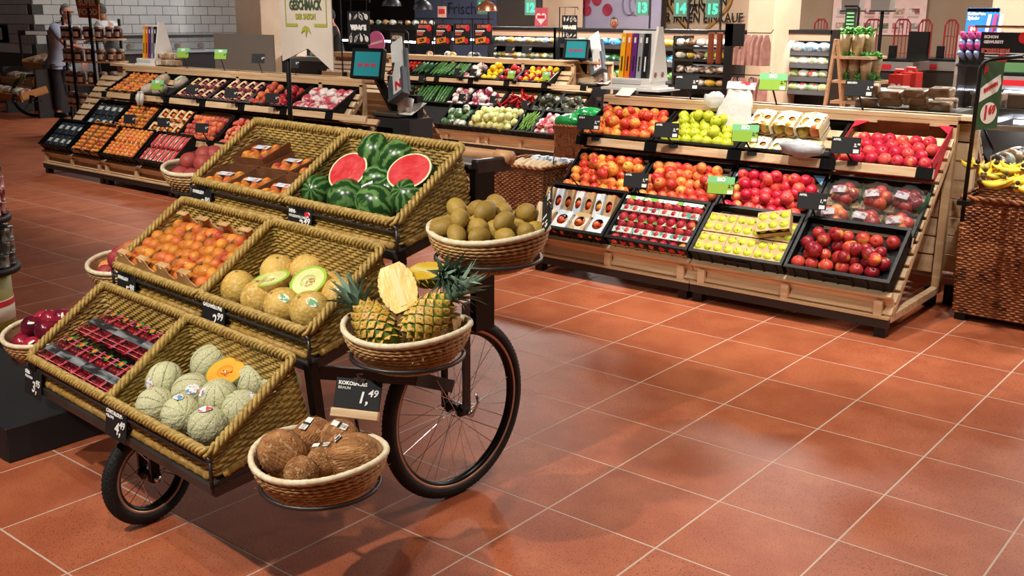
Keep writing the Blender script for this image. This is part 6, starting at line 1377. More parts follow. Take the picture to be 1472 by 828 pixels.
# mural of red apples: flat print on the wall
t = thing('wall_mural_print', 'wall print of dark red apples on a lilac ground', 'mural', T(xat(850, 19.99, 2), 19.985, 0)); ap_ = mat('dark_red_print', '7a1c30', '8f2840', rough=.8, scale=6)
for px, py, r in ((843, 1, .11), (858, -1, .14), (844, 15, .12), (873, 14, .135), (864, -8, .1)):
    q = atY(px, py, 19.985); MB(T(q.x-t.location.x, 0, q.z) @ RX(PI/2)).lathe([(r, 0), (r*.9, .002), (0, .003)], 20).build('printed_apple', ap_, t)
for px in (905, 915):
    q = atY(px, 5, 19.985); MB(T(q.x-t.location.x, -.003, q.z)).tube([(.25*math.cos(a)*.7, 0, .25*math.sin(a)) for a in [i*.5 for i in range(12)]], .012, 4).build('line_drawing', mat('grey_print', '6a6478', rough=.8), t)
# thank-you lettering with a gold heart
Yt = WB-.42; q0 = atY(1003, 15, Yt); t = thing('wall_lettering', 'wall lettering thanking shoppers inside a gold heart', 'lettering', Matrix.Translation(q0))
for s_, py, sz in (('HERZLICHEN', 2, .30), ('DANK', 12, .30), ('FÜR IHREN EINKAUF', 26, .30)): text(s_, sz, dkp, t, T(0, 0, atY(1003, py, Yt).z-q0.z) @ RX(PI/2), bold=.006, sx=.85)
pts = [];
for i in range(30): a = 2*PI*i/29; pts.append((.052*16*math.sin(a)**3, .04, .052*(13*math.cos(a)-5*math.cos(2*a)-2*math.cos(3*a)-math.cos(4*a))+.12))
MB().tube(pts, .045, 6).build('gold_heart', mat('gold_print', 'a8884a', rough=.6), t, True)
b = MB(); x0 = xat(960, Yt, 2)-q0.x; x1 = xat(1044, Yt, 2)-q0.x; b.box(x0, x1, .06, .08, -1.2, 1.4); b.build('cream_panel', mat('cream_panel', 'cbb79c', rough=.8), t)
text('Frische', .42, mat('slate_script', '3c4458', rough=.8), tag(bpy.data.objects.new('wall_script', None), 'dark script lettering Frische on the blue-lilac wall', 'lettering'), None); scr = bpy.data.objects['wall_script']; COL.objects.link(scr); scr.matrix_basis = Matrix.Translation(atY(668, 13, 20.38)); scr.children[0].matrix_basis = RX(PI/2)
# checkout number signs, lit
neon = mat('lit_green_sign', '46e0a0', emit=.8); neon_b = mat('pale_sign_panel', '6f9f8c', rough=.4)
for px, py, n in ((693, 10, '11'), (762, 11, '12'), (923, 11, '13'), (978, 12, '14'), (1024, 13, '15')):
    Yn = 18.5; q = atY(px, py, Yn); t = thing('number_sign', {'11': 'lit green checkout sign 11 nearest the copper lamp', '12': 'lit green checkout sign 12 beside the heart poster', '13': 'lit green checkout sign 13 before the apple wall print', '14': 'lit green checkout sign 14 at the edge of the thank-you lettering', '15': 'lit green checkout sign 15 over the gold heart'}[n], 'sign', Matrix.Translation(q), 'checkout number signs')
    MB().box(-.15, .15, 0, .03, -.16, .32).build('panel', neon_b, t); text(n, .26, neon, t, T(0, -.004, -.01) @ RX(PI/2), bold=.012); MB().box(.17, .20, 0, .03, -1.2, .6).build('pole', grey, t)
# heart poster, small square poster, apples poster
def flat(name, px0, py0, px1, py1, Y, m, lab, cat, d=.01):
    a = atY(px0, py0, Y); b_ = atY(px1, py1, Y); c = (a+b_)/2; w, h = b_.x-a.x, a.z-b_.z
    t = thing(name, lab, cat, Matrix.Translation(c)); MB().box(-w/2, w/2, 0, d, -h/2, h/2).build('panel', m, t); return t, w, h
F2 = RX(PI/2)
t, w, h = flat('poster', 769, 11, 787, 38, 15.5, mat('red_poster', 'c8505a', rough=.5), 'red poster with a pale heart beyond the chiller', 'poster')
MB().box(-.003, .003, .004, .008, h/2, CEIL-t.location.z).build('hanging_cord', black, t); MB(T(0, -.003, -.02) @ F2).prism([(.42*w*.06*16*math.sin(a)**3, .42*w*.06*(13*math.cos(a)-5*math.cos(2*a)-2*math.cos(3*a)-math.cos(4*a))) for a in [2*PI*i/24 for i in range(24)]], .002).build('pale_heart', mat('pale_pink_print', 'e8d0cc', rough=.6), t); MB().box(-w*.3, w*.3, -.006, -.003, -.03, .03).build('red_label', redp, t)
t, w, h = flat('poster', 629, 9, 641, 25, 15.6, mat('peach_poster', 'e0a888', rough=.5), 'small peach poster with a red stamp above the counter', 'poster'); MB().box(-.003, .003, .004, .008, h/2, CEIL-t.location.z).build('hanging_cord', black, t); MB().box(-w*.36, w*.36, -.004, 0, -h*.2, h*.25).build('red_stamp', redp, t)
t, w, h = flat('poster', 1200, -14, 1328, 51, WB-.05, mat('pink_white_board', 'd5bdb6', 'cfb5ae', rough=.7), 'large pale board with rows of small photographs behind the checkouts', 'notice board')
pm = [mat('photo_print_a', '5a5a58', 'b8b0a8', rough=.5, scale=9), mat('photo_print_b', '4a5a44', 'c8a890', rough=.5, scale=9), mat('photo_print_c', '7a3a3a', 'c8c0b8', rough=.5, scale=9)]
for j in range(2):
    for i in range(6):
        x = -w*.40+i*w*.155; z = [.02, -.30][j]*h; MB().box(x-w*.055, x+w*.055, -.01, 0, z-h*.065, z+h*.065).build('photograph', pm[(i+j) % 3], t)
        for k in range(2): MB().box(x-w*.06, x+w*.05, -.008, 0, z-h*(.10+.03*k)-.01, z-h*(.10+.03*k)).build('text_line', mat('grey_text', '8f8480', rough=.8), t)
# AKTION posters in front of the counter, on the vegetable stand's plank
PY = VY+.9
fr_ = thing('poster_stand', 'thin black rail frame carrying four price posters above the vegetables', 'frame', T(xat(650, PY, 1.3), PY, 1.118)); zr = atY(650, 27, PY).z-1.118; xo = fr_.location.x
for px in (623, 679): MB().box(xat(px, PY, 1.3)-xo-.006, xat(px, PY, 1.3)-xo+.006, 0, .012, 0, zr).build('post', blackm, fr_)
MB().box(xat(594, PY, 1.5)-xo, xat(709, PY, 1.5)-xo, 0, .012, zr-.006, zr+.006).build('rail', blackm, fr_)
orp = mat('orange_sticker', 'e0862a', rough=.6); rdot = mat('red_dot', 'd8262c', rough=.6); prp = mat('pink_red_print_letter', 'd06a5c', rough=.7)
for i, (px0, px1, ttl, pr) in enumerate([(597, 621, 'AKTION', '2,99'), (625, 649, 'AKTION', '1,79'), (652, 676, '1/2 PREIS', '0,64'), (681, 707, '1/2 PREIS', '0,54')]):
    t, w, h = flat('price_poster', px0, 34, px1, 65, PY-.01, slate, ['black action poster with orange price, nearest the scale', 'second black action poster with orange price', 'black half-price poster, third from the scale', 'black half-price poster, last before the tags'][i], 'poster', .006)
    MB().box(-.004, .004, .0, .006, h/2, atY(650, 27, PY).z-t.location.z).build('hanger', blackm, t)
    text(ttl, h*.19, prp, t, T(0, -.006, h*.36) @ F2, bold=.004, sx=min(.95, w/(h*.19*.66*len(ttl)))); MB(T(w*.34, -.002, h*.31) @ F2).lathe([(w*.15, 0), (0, .001)], 16).build('red_dot', rdot, t)
    for k in range(3): MB().box(-w*.4, w*(.1-.08*k), -.003, 0, h*(.16-.09*k)-.008, h*(.16-.09*k)+.008).build('text_line', prp if k else chalk, t)
    MB(T(-w*.1, -.004, -h*.28) @ RY(-.15)).box(-w*.3, w*.3, 0, .003, -h*.13, h*.13).build('orange_label', orp, t); text(pr, h*.17, dkp, t, T(-w*.1, -.006, -h*.28) @ RY(-.15) @ F2, bold=.004); MB(T(w*.28, -.006, -h*.3) @ F2).lathe([(w*.12, 0), (0, .001)], 14).build('red_dot', rdot, t)
    text('', .1, chalk, t) if 0 else None
t, w, h = flat('price_poster', 561, 47, 581, 78, 11.5, mat('worn_black_card', '3a3a38', '55534e', rough=.7), 'small dark action poster in a tubular frame behind the scale', 'poster'); text('AKTION', h*.22, chalk, t, T(0, -.004, h*.28) @ F2, bold=.004, sx=.8)
for k in range(4): MB().box(-w*.4, w*.3, -.003, 0, h*(.05-.13*k)-.01, h*(.05-.13*k)+.01).build('text_line', chalk, t)
MB().tube([(-w*.6, .02, h*.6), (w*.6, .02, h*.6), (w*.75, .02, h*.5), (w*.75, .02, -t.location.z)], .012, 6).build('frame', blackm, t)
q = atY(541, 62, 12.2); t = thing('round_sign', 'pink round sign half hidden behind the scale', 'sign', Matrix.Translation(q)); MB().box(-.015, .015, .006, .03, -t.location.z, 0).build('pole', black, t); MB(F2).lathe([(.20, -.005), (.20, .005)], 28).build('disc', mat('pink_sign', 'e07ab8', rough=.5), t); MB(T(.0, -.008, .01) @ RY(-.2)).box(-.16, .16, 0, .003, -.02, .015).build('white_script', chalk, t)
t, w, h = flat('poster', 390, 45, 405, 68, 14.5, mat('blue_poster', '2f8ac0', '4aa0d0', rough=.5, c3='d8e8f0', s3=9, lo3=.58, hi3=.62), 'small blue poster behind the banner pole', 'poster'); MB().box(-.02, .02, .01, .03, -t.location.z, 0).build('pole', black, t)
# service counters left of the chiller: steel counter with lit glass and trays of food
steelc = mat('counter_steel', '9a9c9e', rough=.3, metal=.7); glass = mat('counter_glass', '2a3030', rough=.05, alpha=.10, spec=1)
def counter(px0, px1, Y, zt, lab, n):
    x0, x1 = xat(px0, Y, 1), xat(px1, Y, 1); w = (x1-x0)/2; t = thing('service_counter', lab, 'counter', T((x0+x1)/2, Y, 0))
    MB().box(-w, w, 0, .9, 0, zt-.42).build('base', mat('counter_front', '2a2826', rough=.5), t); MB().box(-w, w, 0, .9, zt-.42, zt-.38).build('deck', steelc, t); MB().box(-w, w, .1, .6, zt-.02, zt).build('glass_top', glass, t)
    MB(T(0, 0, zt-.38) @ RX(-.2)).box(-w, w, 0, .01, 0, .38).build('front_glass', glass, t); MB().box(-w, w, .55, .6, zt-.06, zt-.03).build('light_strip', ledm, t); MB().box(-w, w, -.01, .01, zt-.44, zt-.36).build('steel_edge', steelc, t)
    return [prop('food_tray', bags[['brown', 'whitegreen', 'yellow', 'pale', 'dark'][i % 5]], T(x0+(i+.5)*2*w/n, Y+.25+.2*(i % 2), zt-.32) @ SC(.9), f'{["brown", "white-green", "yellow", "pale", "dark"][i % 5]} heap of food in the {"right" if "right" in lab else "left"} glass counter, {ordn(i+1)} along', 'food', 'food heaps: '+lab) for i in range(n)]
counter(400, 600, 13.2, 1.22, 'lit glass service counter, left one', 11); counter(596, 700, 14.5, 1.25, 'lit glass service counter, right one', 6)
sh = thing('back_shelf', 'dark shelf with food packs on the back counter', 'shelf', T(xat(570, 16.5, 1.6), 16.5, 0)); z = atY(570, 36, 16.5).z; w = (xat(640, 16.5, 1.5)-xat(525, 16.5, 1.5))/2
MB().box(-w, w, 0, .5, z-.12, z).build('board', chk, sh); MB().box(-w, w, .4, .5, 0, z).build('back', chk, sh)
shelf_row(527, 625, 9, 16.6, z, ['brown', 'whitegreen', 'brown', 'pale', 'dark'], 'food pack on the dark back shelf', 'food packs on the back shelf', 1.0)
# dome lamps
for px, py, m, lab in ((563, -4, chk, 'black dome pendant lamp above the counter, nearer the wall'), (608, 1, chk, 'black dome pendant lamp in front of the blue-lilac wall'), (700, 3, mat('copper_shade', 'a8664a', rough=.3, metal=.8), 'copper dome pendant lamp beside the green number sign')):
    q = atY(px, py+8, 14.2); t = thing('pendant_lamp', lab, 'lamp', Matrix.Translation(q)); MB().lathe([(.19, -.06), (.17, .02), (.10, .09), (.03, .12), (.03, .2)], 20, cap=False).build('shade', m, t, True); MB().tube([(0, 0, .2), (0, 0, CEIL-q.z)], .006, 5).build('cord', black, t); MB().ball(.05, n=8, m=6, M=T(0, 0, .02)).build('bulb', mat('warm_bulb', 'ffd9a0', emit=6), t, True)
# ---------------------------------------------------------------- checkouts and right side
CYk = 19.0
def atf(px, py, Y): return atY(px, py, Y)
redt = mat('dark_red_tube', '8a2a34', rough=.4, metal=.3)
for i, (px0, px1, y0, y1) in enumerate([(1172, 1188, 28, 46), (1245, 1262, 28, 86), (1288, 1304, 28, 84), (1322, 1335, 29, 82), (1360, 1373, 29, 76)]):
    a = atY(px0, y0, 21.0); c = atY(px1, y1, 21.0); w, h = c.x-a.x, a.z-c.z
    t = thing('trolley_rack', ['dark red tubular rack, partly hidden by the small board', 'dark red tubular rack behind the herb pots', 'dark red tubular rack with a white slip', 'dark red tubular rack right of the pole display', 'dark red tubular rack nearest the blue sign'][i], 'rack', T((a.x+c.x)/2, 21.0, 0), 'dark red tubular racks')
    b = MB(); b.tube([(-w/2, 0, 0), (-w/2, 0, a.z-.08), (-w/2+.06, 0, a.z), (w/2-.06, 0, a.z), (w/2, 0, a.z-.08), (w/2, 0, 0)], .02, 6); b.build('outer_frame', redt, t)
    for k in range(1, 4): MB().tube([(-w/2+k*w/4, .02, .2), (-w/2+k*w/4, .02, a.z-.02)], .010, 5).build('bar', redt, t)
    for k in range(4): MB().tube([(-w/2, .02, a.z-.3-.35*k), (w/2, .02, a.z-.3-.35*k)], .008, 5).build('cross_bar', redt, t)
gm = mat('checkout_grey', '5c5852', rough=.5); gl = mat('checkout_light_grey', '8f8a84', rough=.5)
def checkout(px0, px1, py, Y, lab):
    a = atY(px0, py, Y); c = atY(px1, py, Y); w = (c.x-a.x)/2; t = thing('checkout', lab, 'checkout', T((a.x+c.x)/2, Y, 0)); z = a.z
    MB().box(-w, w, 0, .7, 0, z-.18).build('cabinet', mat('checkout_dark', '2c2a28', rough=.6), t); MB().box(-w-.03, w+.03, -.05, .75, z-.18, z-.04).build('counter_band', gl, t); MB().box(-w, w, .0, .7, z-.04, z).build('belt', black, t)
    MB().box(w*.5, w*.5+.3, .2, .3, z, z+.42).build('screen', black, t); MB().box(-w*.4, -w*.4+.1, .2, .3, z, z+.2).build('terminal', black, t); MB().box(-w+.02, -w+.35, -.06, -.05, z-.16, z-.08).build('red_plate', redp, t)
    return t
checkout(1252, 1312, 84, 16.5, 'grey checkout counter beside the herb pots'); checkout(1318, 1390, 84, 17.5, 'grey checkout counter behind the glass island')
for i, (px0, px1, Y) in enumerate([(1214, 1240, 18.5), (1256, 1284, 17.5)]):
    a = atY(px0, -12, Y); c = atY(px1, 15, Y); t = thing('pole_display', ['grey box display on a pole, behind the small black board', 'grey box display on a black pole above the checkout'][i], 'display', T((a.x+c.x)/2, Y, 0)); w = (c.x-a.x)/2
    MB().prism([(-w*.85, c.z), (w*.85, c.z), (w, a.z), (-w, a.z)], .25, T(0, .12, 0) @ RX(PI/2)).build('box', gl, t); MB().tube([(0, 0, 0), (0, 0, c.z)], .03, 8).build('pole', black, t); MB().box(-w, w, -.13, .13, c.z-.02, c.z).build('bottom', black, t)
t, w, h = flat('menu_board', 1216, 12, 1229, 47, 12.4, mat('green_black_board', '1d2620', '2c382c', rough=.6, scale=14), 'small black board in a tubular frame above the herb ladder', 'board'); MB().tube([(-w*.6, 0, h*.6), (w*.5, 0, h*.6), (w*.68, 0, h*.5), (w*.68, 0, -h*.7)], .016, 6).build('frame', blackm, t)
MB().box(-w*.3, w*.3, 0, .02, -t.location.z, -h*.5).build('foot', black, t)
for k in range(5): MB().box(-w*.35, w*.3, -.004, 0, h*(.3-.15*k)-.01, h*(.3-.15*k)+.01).build('text_line', limeh, t)
# red carrier boxes
for i, (px0, px1) in enumerate([(1278, 1296), (1294, 1314)]):
    t, w, h = flat('red_carrier', px0, 107+0*i-3*i, px1, 140-4*i, 11.0+.25*i, mat('signal_red', 'd42a26', rough=.5), ['red carrier with white letters IN, in front', 'red carrier behind the lettered one'][i], 'carrier', .22); text('IN', h*.42, chalk, t, T(0, -.006, -h*.1) @ F2, bold=.008) if i == 0 else None
    MB().tube([(-w*.3, .1, h*.5), (-w*.25, .1, h*.68), (w*.25, .1, h*.68), (w*.3, .1, h*.5)], .02, 6).build('handle', mat('signal_red', ''), t)
tag(MB().box(xat(1276, 11, .9), xat(1318, 11, .9), 10.95, 11.6, 0, atY(1290, 141, 11.0).z).build('carrier_table', gm), 'grey table under the red carriers', 'table')
# glass island with packed bread and cakes
t = thing('glass_island', 'glass-sided island display with brown food packs', 'display', T(xat(1290, 8.6, .9), 8.6, 0)); zz = atY(1290, 158, 8.6).z
MB().box(-.45, .45, 0, .6, 0, zz).build('base', gm, t)
for M_ in (T(-.45, 0, zz), T(.44, 0, zz)): MB(M_).box(0, .01, 0, .6, 0, .42).build('side_glass', glass, t)
MB().box(-.45, .45, 0, .01, zz, zz+.30).build('front_glass', glass, t); MB().box(-.45, .45, .59, .6, zz, zz+.42).build('back_glass', glass, t)
bx = MB().box(-.09, .09, -.06, .06, 0, .07, ch=.01).mesh('food_pack', mat('bread_pack', 'a07a54', 'c8b094', rough=.4, scale=12, hue=.15, c3='e8e0d4', s3=9, lo3=.58, hi3=.62))
for k in range(14): prop('food_pack', bx, Matrix.Translation(t.location) @ T(-.3+.2*(k % 4), .12+.14*((k//4) % 2), zz+.005+.075*(k//8)+(.02*(k % 3))) @ RZ(R.uniform(-.4, .4)) @ RX(.15), f'brown food pack inside the glass island, {["lower", "upper"][k//8]} layer, {ordn(k % 8+1)}', 'food', 'brown food packs')
# glass freezers at the right
def freezer(x0, x1, y0, y1, zt, lab, nx, ny, key, grp):
    t = thing('glass_freezer', lab, 'freezer', T((x0+x1)/2, (y0+y1)/2, 0)); w, d = (x1-x0)/2, (y1-y0)/2
    MB().box(-w, w, -d, d, 0, zt-.35).build('body', gm, t); MB().box(-w-.02, w+.02, -d-.02, -d+.03, zt-.42, zt-.30, ch=.01).build('bumper', gl, t); MB().box(-w, w, -d, -d+.01, zt-.30, zt).build('front_glass', glass, t); MB().box(-w, w, -d, d, zt, zt+.012).build('lid_glass', glass, t)
    MB().box(-w, w, -d-.01, -d+.03, zt-.01, zt+.025).build('steel_rail', steelc, t); MB().box(-w, w, d-.03, d+.01, zt-.01, zt+.025).build('steel_rail', steelc, t); MB().box(-w, -w+.03, -d, d, zt-.01, zt+.025).build('steel_rail', steelc, t); MB().box(-w+.05, w-.05, d-.08, d-.05, zt-.05, zt-.02).build('light_strip', ledm, t)
    for j in range(ny):
        for i in range(nx): prop('frozen_pack', bags[key[(i+j) % len(key)]], T(x0+(i+.5)*(x1-x0)/nx, y0+.1+(j+.5)*(y1-y0-.2)/ny, zt-.27) @ RZ(R.uniform(-.4, .4)), f'packet inside the {grp}, {ordn(j+1)} line, {ordn(i+1)} along', 'packet', 'packets in the '+grp)
zf = .88
freezer(xat(1394, 8.0, .85), .2, 8.0, 9.1, zf, 'low glass freezer behind the banana basket', 8, 4, ['dark', 'whitegreen', 'brown', 'mushroom'], 'nearer freezer')
freezer(xat(1394, 10.6, .9), .2, 10.6, 11.7, .95, 'second glass freezer farther behind the bananas', 7, 3, ['mushroom', 'whitegreen', 'dark'], 'farther freezer')
brn_p = MB().box(-.12, .12, -.09, .09, 0, .12, ch=.008).mesh('brown_carton', mat('grey_brown_carton', '8a7466', '9a8474', rough=.6, hue=.08, scale=5))
for i in range(6): prop('brown_carton', brn_p, T(xat(1398, 9.35, .93)+.13+i*.28, 9.35, .93), f'grey-brown carton in the line behind the nearer freezer, {ordn(i+1)} along', 'carton', 'grey-brown cartons')
tag(MB().box(xat(1396, 9.35, .9), .2, 9.2, 9.5, 0, .93).build('carton_shelf', gm), 'grey shelf unit carrying brown cartons between the freezers', 'shelf')
# strawberry board, chrome rail, blue cloud sign, gas cylinder rack, pillar
t, w, h = flat('info_board', 1411, 46, 1492, 91, 12.0, slate, 'black board reading Schon gewusst Erdbeeren, hanging from a chrome rail', 'board')
text('SCHON', h*.13, chalk, t, T(-w*.44, -.004, h*.34) @ F2, al='LEFT', bold=.003); text('GEWUSST?', h*.13, chalk, t, T(-w*.44, -.004, h*.17) @ F2, al='LEFT', bold=.003); text('ERDBEEREN', h*.17, prp, t, T(-w*.46, -.004, -.04) @ F2, al='LEFT', bold=.006)
for k in range(3): MB().box(-w*.4, w*.3, -.004, 0, -h*(.2+.09*k)-.006, -h*(.2+.09*k)+.006).build('text_line', chalk, t)
for x, z in ((w*.22, h*.33), (-w*.1, -h*.42)): MB(T(x, -.004, z)).ball(.055, .003, .06, 10, 6).build('strawberry_print', rdot, t)
MB().tube([(-w*.62, 0, h*.68), (w*.7, 0, h*.68)], .014, 8).build('rail', chrome, t)
for x in (-w*.3, w*.3): MB().tube([(x, 0, h*.68), (x, 0, h*.5)], .006, 5).build('hanger', chrome, t)
px = 14.0; t, w, h = flat('cloud_sign', 1391, 12, 1433, 48, px, mat('cloud_blue', '2a86d0', rough=.5), 'blue cloud-edged sign for carbonic gas cylinders above the pillar rack', 'sign', .02)
for i in range(8): MB(T(-w/2+(i+.5)*w/8, .01, h/2-.02) @ F2).lathe([(w*.075, -.01), (w*.075, .01)], 12).build('cloud_edge', MATS['cloud_blue'], t)
text('Kohlensäure', h*.17, chalk, t, T(-w*.46, -.004, h*.28) @ F2, al='LEFT', bold=.003, sx=.8); text('Zylinder', h*.17, chalk, t, T(-w*.46, -.004, h*.10) @ F2, al='LEFT', bold=.003, sx=.8); MB().box(-w*.4, -w*.12, -.004, 0, -h*.48, -h*.2).build('red_plate', redp, t); text('IN', h*.2, chalk, t, T(-w*.26, -.008, -h*.34) @ F2, bold=.004)
cylp = MB().lathe([(.035, 0), (.035, .22), (.02, .25), (.018, .28), (0, .28)], 10).mesh('cylinder', mat('pink_cylinder', 'd04a8a', rough=.4), True); cylb = MB().lathe([(.035, 0), (.035, .22), (.02, .25), (.018, .28), (0, .28)], 10).mesh('cylinder', mat('pale_blue_cylinder', '8ab0dc', rough=.4), True)
for i in range(3): MB(T(w*.2+i*.07, -.01, -.06) @ RY(.1)).box(-.02, .02, 0, .004, -.14, .14).build('bottle_print', chalk if i != 1 else mat('pink_cylinder', ''), t)
q = atY(1410, 100, px); t = thing('cylinder_rack', 'dark rack of pink and pale blue gas cylinders below the cloud sign', 'rack', T(q.x, px, 0)); w_ = .30
MB().box(-w_-.02, -w_+.02, 0, .4, 0, 1.45).build('side_panel', gl, t); MB().box(w_-.02, w_+.02, 0, .4, 0, 1.45).build('side_panel', mat('blue_panel', '2f6aa0', rough=.5), t); MB().box(-w_, w_, .38, .4, 0, 1.45).build('back_panel', chk, t)
for k, y in enumerate((76, 92)):
    z = atY(1410, y, px).z; MB(T(0, 0, z) @ RX(.3)).box(-w_, w_, -.05, .36, -.02, 0).build('shelf', chk, t)
    for j in range(2):
        for i in range(6): prop('gas_cylinder', cylp if j else cylb, T(q.x-w_+.06+i*.096, px+.1, z+.05+.10*j) @ RX(1.2) @ RZ(.2), f'{["pale blue", "pink"][j]} gas cylinder, {["upper", "lower"][k]} rack shelf, {ordn(i+1)} along', 'cylinder', f'{["pale blue", "pink"][j]} gas cylinders, {["upper", "lower"][k]} shelf')
x0, x1 = xat(1421, 14.6, 1.4), xat(1441, 14.6, 1.4); struct(MB().box(x0, x1+.3, 14.6, 15.3, 1.0, CEIL).build('trim_5', cream)); struct(MB().box(x0-.02, x1+.32, 14.58, 15.32, 0, 1.0).build('trim_6', chk))
panel('wall_wood', 1441, 1500, 16.5, 0, CEIL, wood)
t = checkout(1432, 1500, 104, 13.4, 'dark counter with green-lit screen below the strawberry board')
prop('green_screen', MB().box(-.2, .25, 0, .04, 0, .3).mesh('green_screen', mat('green_lit_panel', '5f8a5a', rough=.4)), T(xat(1455, 13.5, .9), 13.5, atY(1450, 104, 13.4).z), 'small green-white screen standing on the dark counter', 'screen')
# ================================================================ far left: tiled corner, deli case, two people, jar shelf, bread rack, tins
def skin(name, joints, edges, mats, parent=None, sub=1, root=0):
    """one continuous surface grown over a skeleton; joints = name: (x, y, z, radius)"""
    ks = list(joints); me = bpy.data.meshes.new(name); me.from_pydata([joints[k][:3] for k in ks], [(ks.index(a), ks.index(b)) for a, b in edges], []); o = bpy.data.objects.new(name, me); COL.objects.link(o)
    md = o.modifiers.new('s', 'SKIN'); md.use_smooth_shade = True
    sv = me.skin_vertices[0].data if me.skin_vertices else None
    if sv is None:
        bpy.context.view_layer.update(); sv = me.skin_vertices[0].data
    for i, k in enumerate(ks):
        r = joints[k][3]; sv[i].radius = r if isinstance(r, tuple) else (r, r); sv[i].use_root = (i == root)
    m2 = o.modifiers.new('d', 'SUBSURF'); m2.levels = sub; m2.render_levels = sub
    dg = bpy.context.evaluated_depsgraph_get(); em = bpy.data.meshes.new_from_object(o.evaluated_get(dg)); bpy.data.objects.remove(o)
    em.materials.clear(); em.materials.append(mats); em.polygons.foreach_set('use_smooth', [True]*len(em.polygons))
    return put(name, em, parent)
skin_m = mat('skin', 'b9826a', 'ad765e', rough=.5, scale=6, sss=.1); hair_g = mat('grey_hair', '6f6a66', '4f4a46', rough=.8, scale=30); hair_b = mat('dark_hair', '1c1512', rough=.7)
def fingers(J, E, wrist, d, up, s=1, key='h'):
    """palm and five bent fingers from the wrist along d"""
    d = Vector(d).normalized(); up = Vector(up).normalized(); side = d.cross(up).normalized(); w = Vector(wrist)
    J[key+'p'] = (*(w+d*.05*s), (.036*s, .016*s)); E.append((key+'w', key+'p')); J[key+'k'] = (*(w+d*.085*s), (.038*s, .014*s)); E.append((key+'p', key+'k'))
    for i, (off, l) in enumerate(((-.03, .065), (-.01, .08), (.01, .075), (.03, .058))):
        b = w+d*.09*s+side*off*s; q = b+d*l*.5*s-up*.006; e = q+d*l*.4*s-up*.025*s
        for n_, p_, r_ in (('a', b, .010), ('b', q, .0085), ('c', e, .007)): J[f'{key}{i}{n_}'] = (*p_, r_*s)
        E += [(key+'k', f'{key}{i}a'), (f'{key}{i}a', f'{key}{i}b'), (f'{key}{i}b', f'{key}{i}c')]
    b = w+d*.03*s-side*.035*s; q = b+d*.035*s-side*.022*s; e = q+d*.03*s-up*.01
    for n_, p_, r_ in (('a', b, .012), ('b', q, .010), ('c', e, .008)): J[f'{key}t{n_}'] = (*p_, r_*s)
    E += [(key+'p', key+'ta'), (key+'ta', key+'tb'), (key+'tb', key+'tc')]
def head(parent, M, hair, bald=False, glasses=False):
    """head shape (face towards +y) with nose, mouth, eyes, ears and hair"""
    hd = MB().ball(.078, .098, .122, 18, 14, None, lambda d: 1-.12*max(0, -d.z)**2+.05*max(0, d.y)*max(0, -d.z)).ball(.016, .022, .026, 8, 6, T(0, .095, -.015))
    for s in (-1, 1): hd.ball(.012, .022, .032, 8, 6, T(s*.079, -.005, -.005))
    hd.tube([(0, -.02, -.07), (0, -.035, -.17)], .055, 12)
    h = hd.build('head', skin_m, parent, True, M)
    hr = MB().ball(.084, .102, .126, 18, 14, T(0, -.012, .012), lambda d: 1.0 if (d.y < .35 and d.z > -.45 and not (bald and d.z > .55)) or (d.z > .62 and not bald) else .86).build('hair', hair, h, True)
    e = MB()
    for s in (-1, 1): e.ball(.011, .006, .008, 8, 6, T(s*.031, .088, .012))
    e.build('eyes', mat('eye_dark', '2a1d18', rough=.2), h, True); MB().ball(.024, .006, .006, 8, 6, T(0, .088, -.058)).build('mouth', mat('lip', '9a4f48', rough=.5), h, True)
    if glasses:
        g = MB()
        for s in (-1, 1): g.tube([(s*.033+.024*math.cos(a), .1, .015+.018*math.sin(a)) for a in [i*.52 for i in range(12)]], .003, 4, closed=True).tube([(s*.058, .098, .018), (s*.082, .0, .02)], .003, 4)
        g.build('glasses', black, h)
    return h
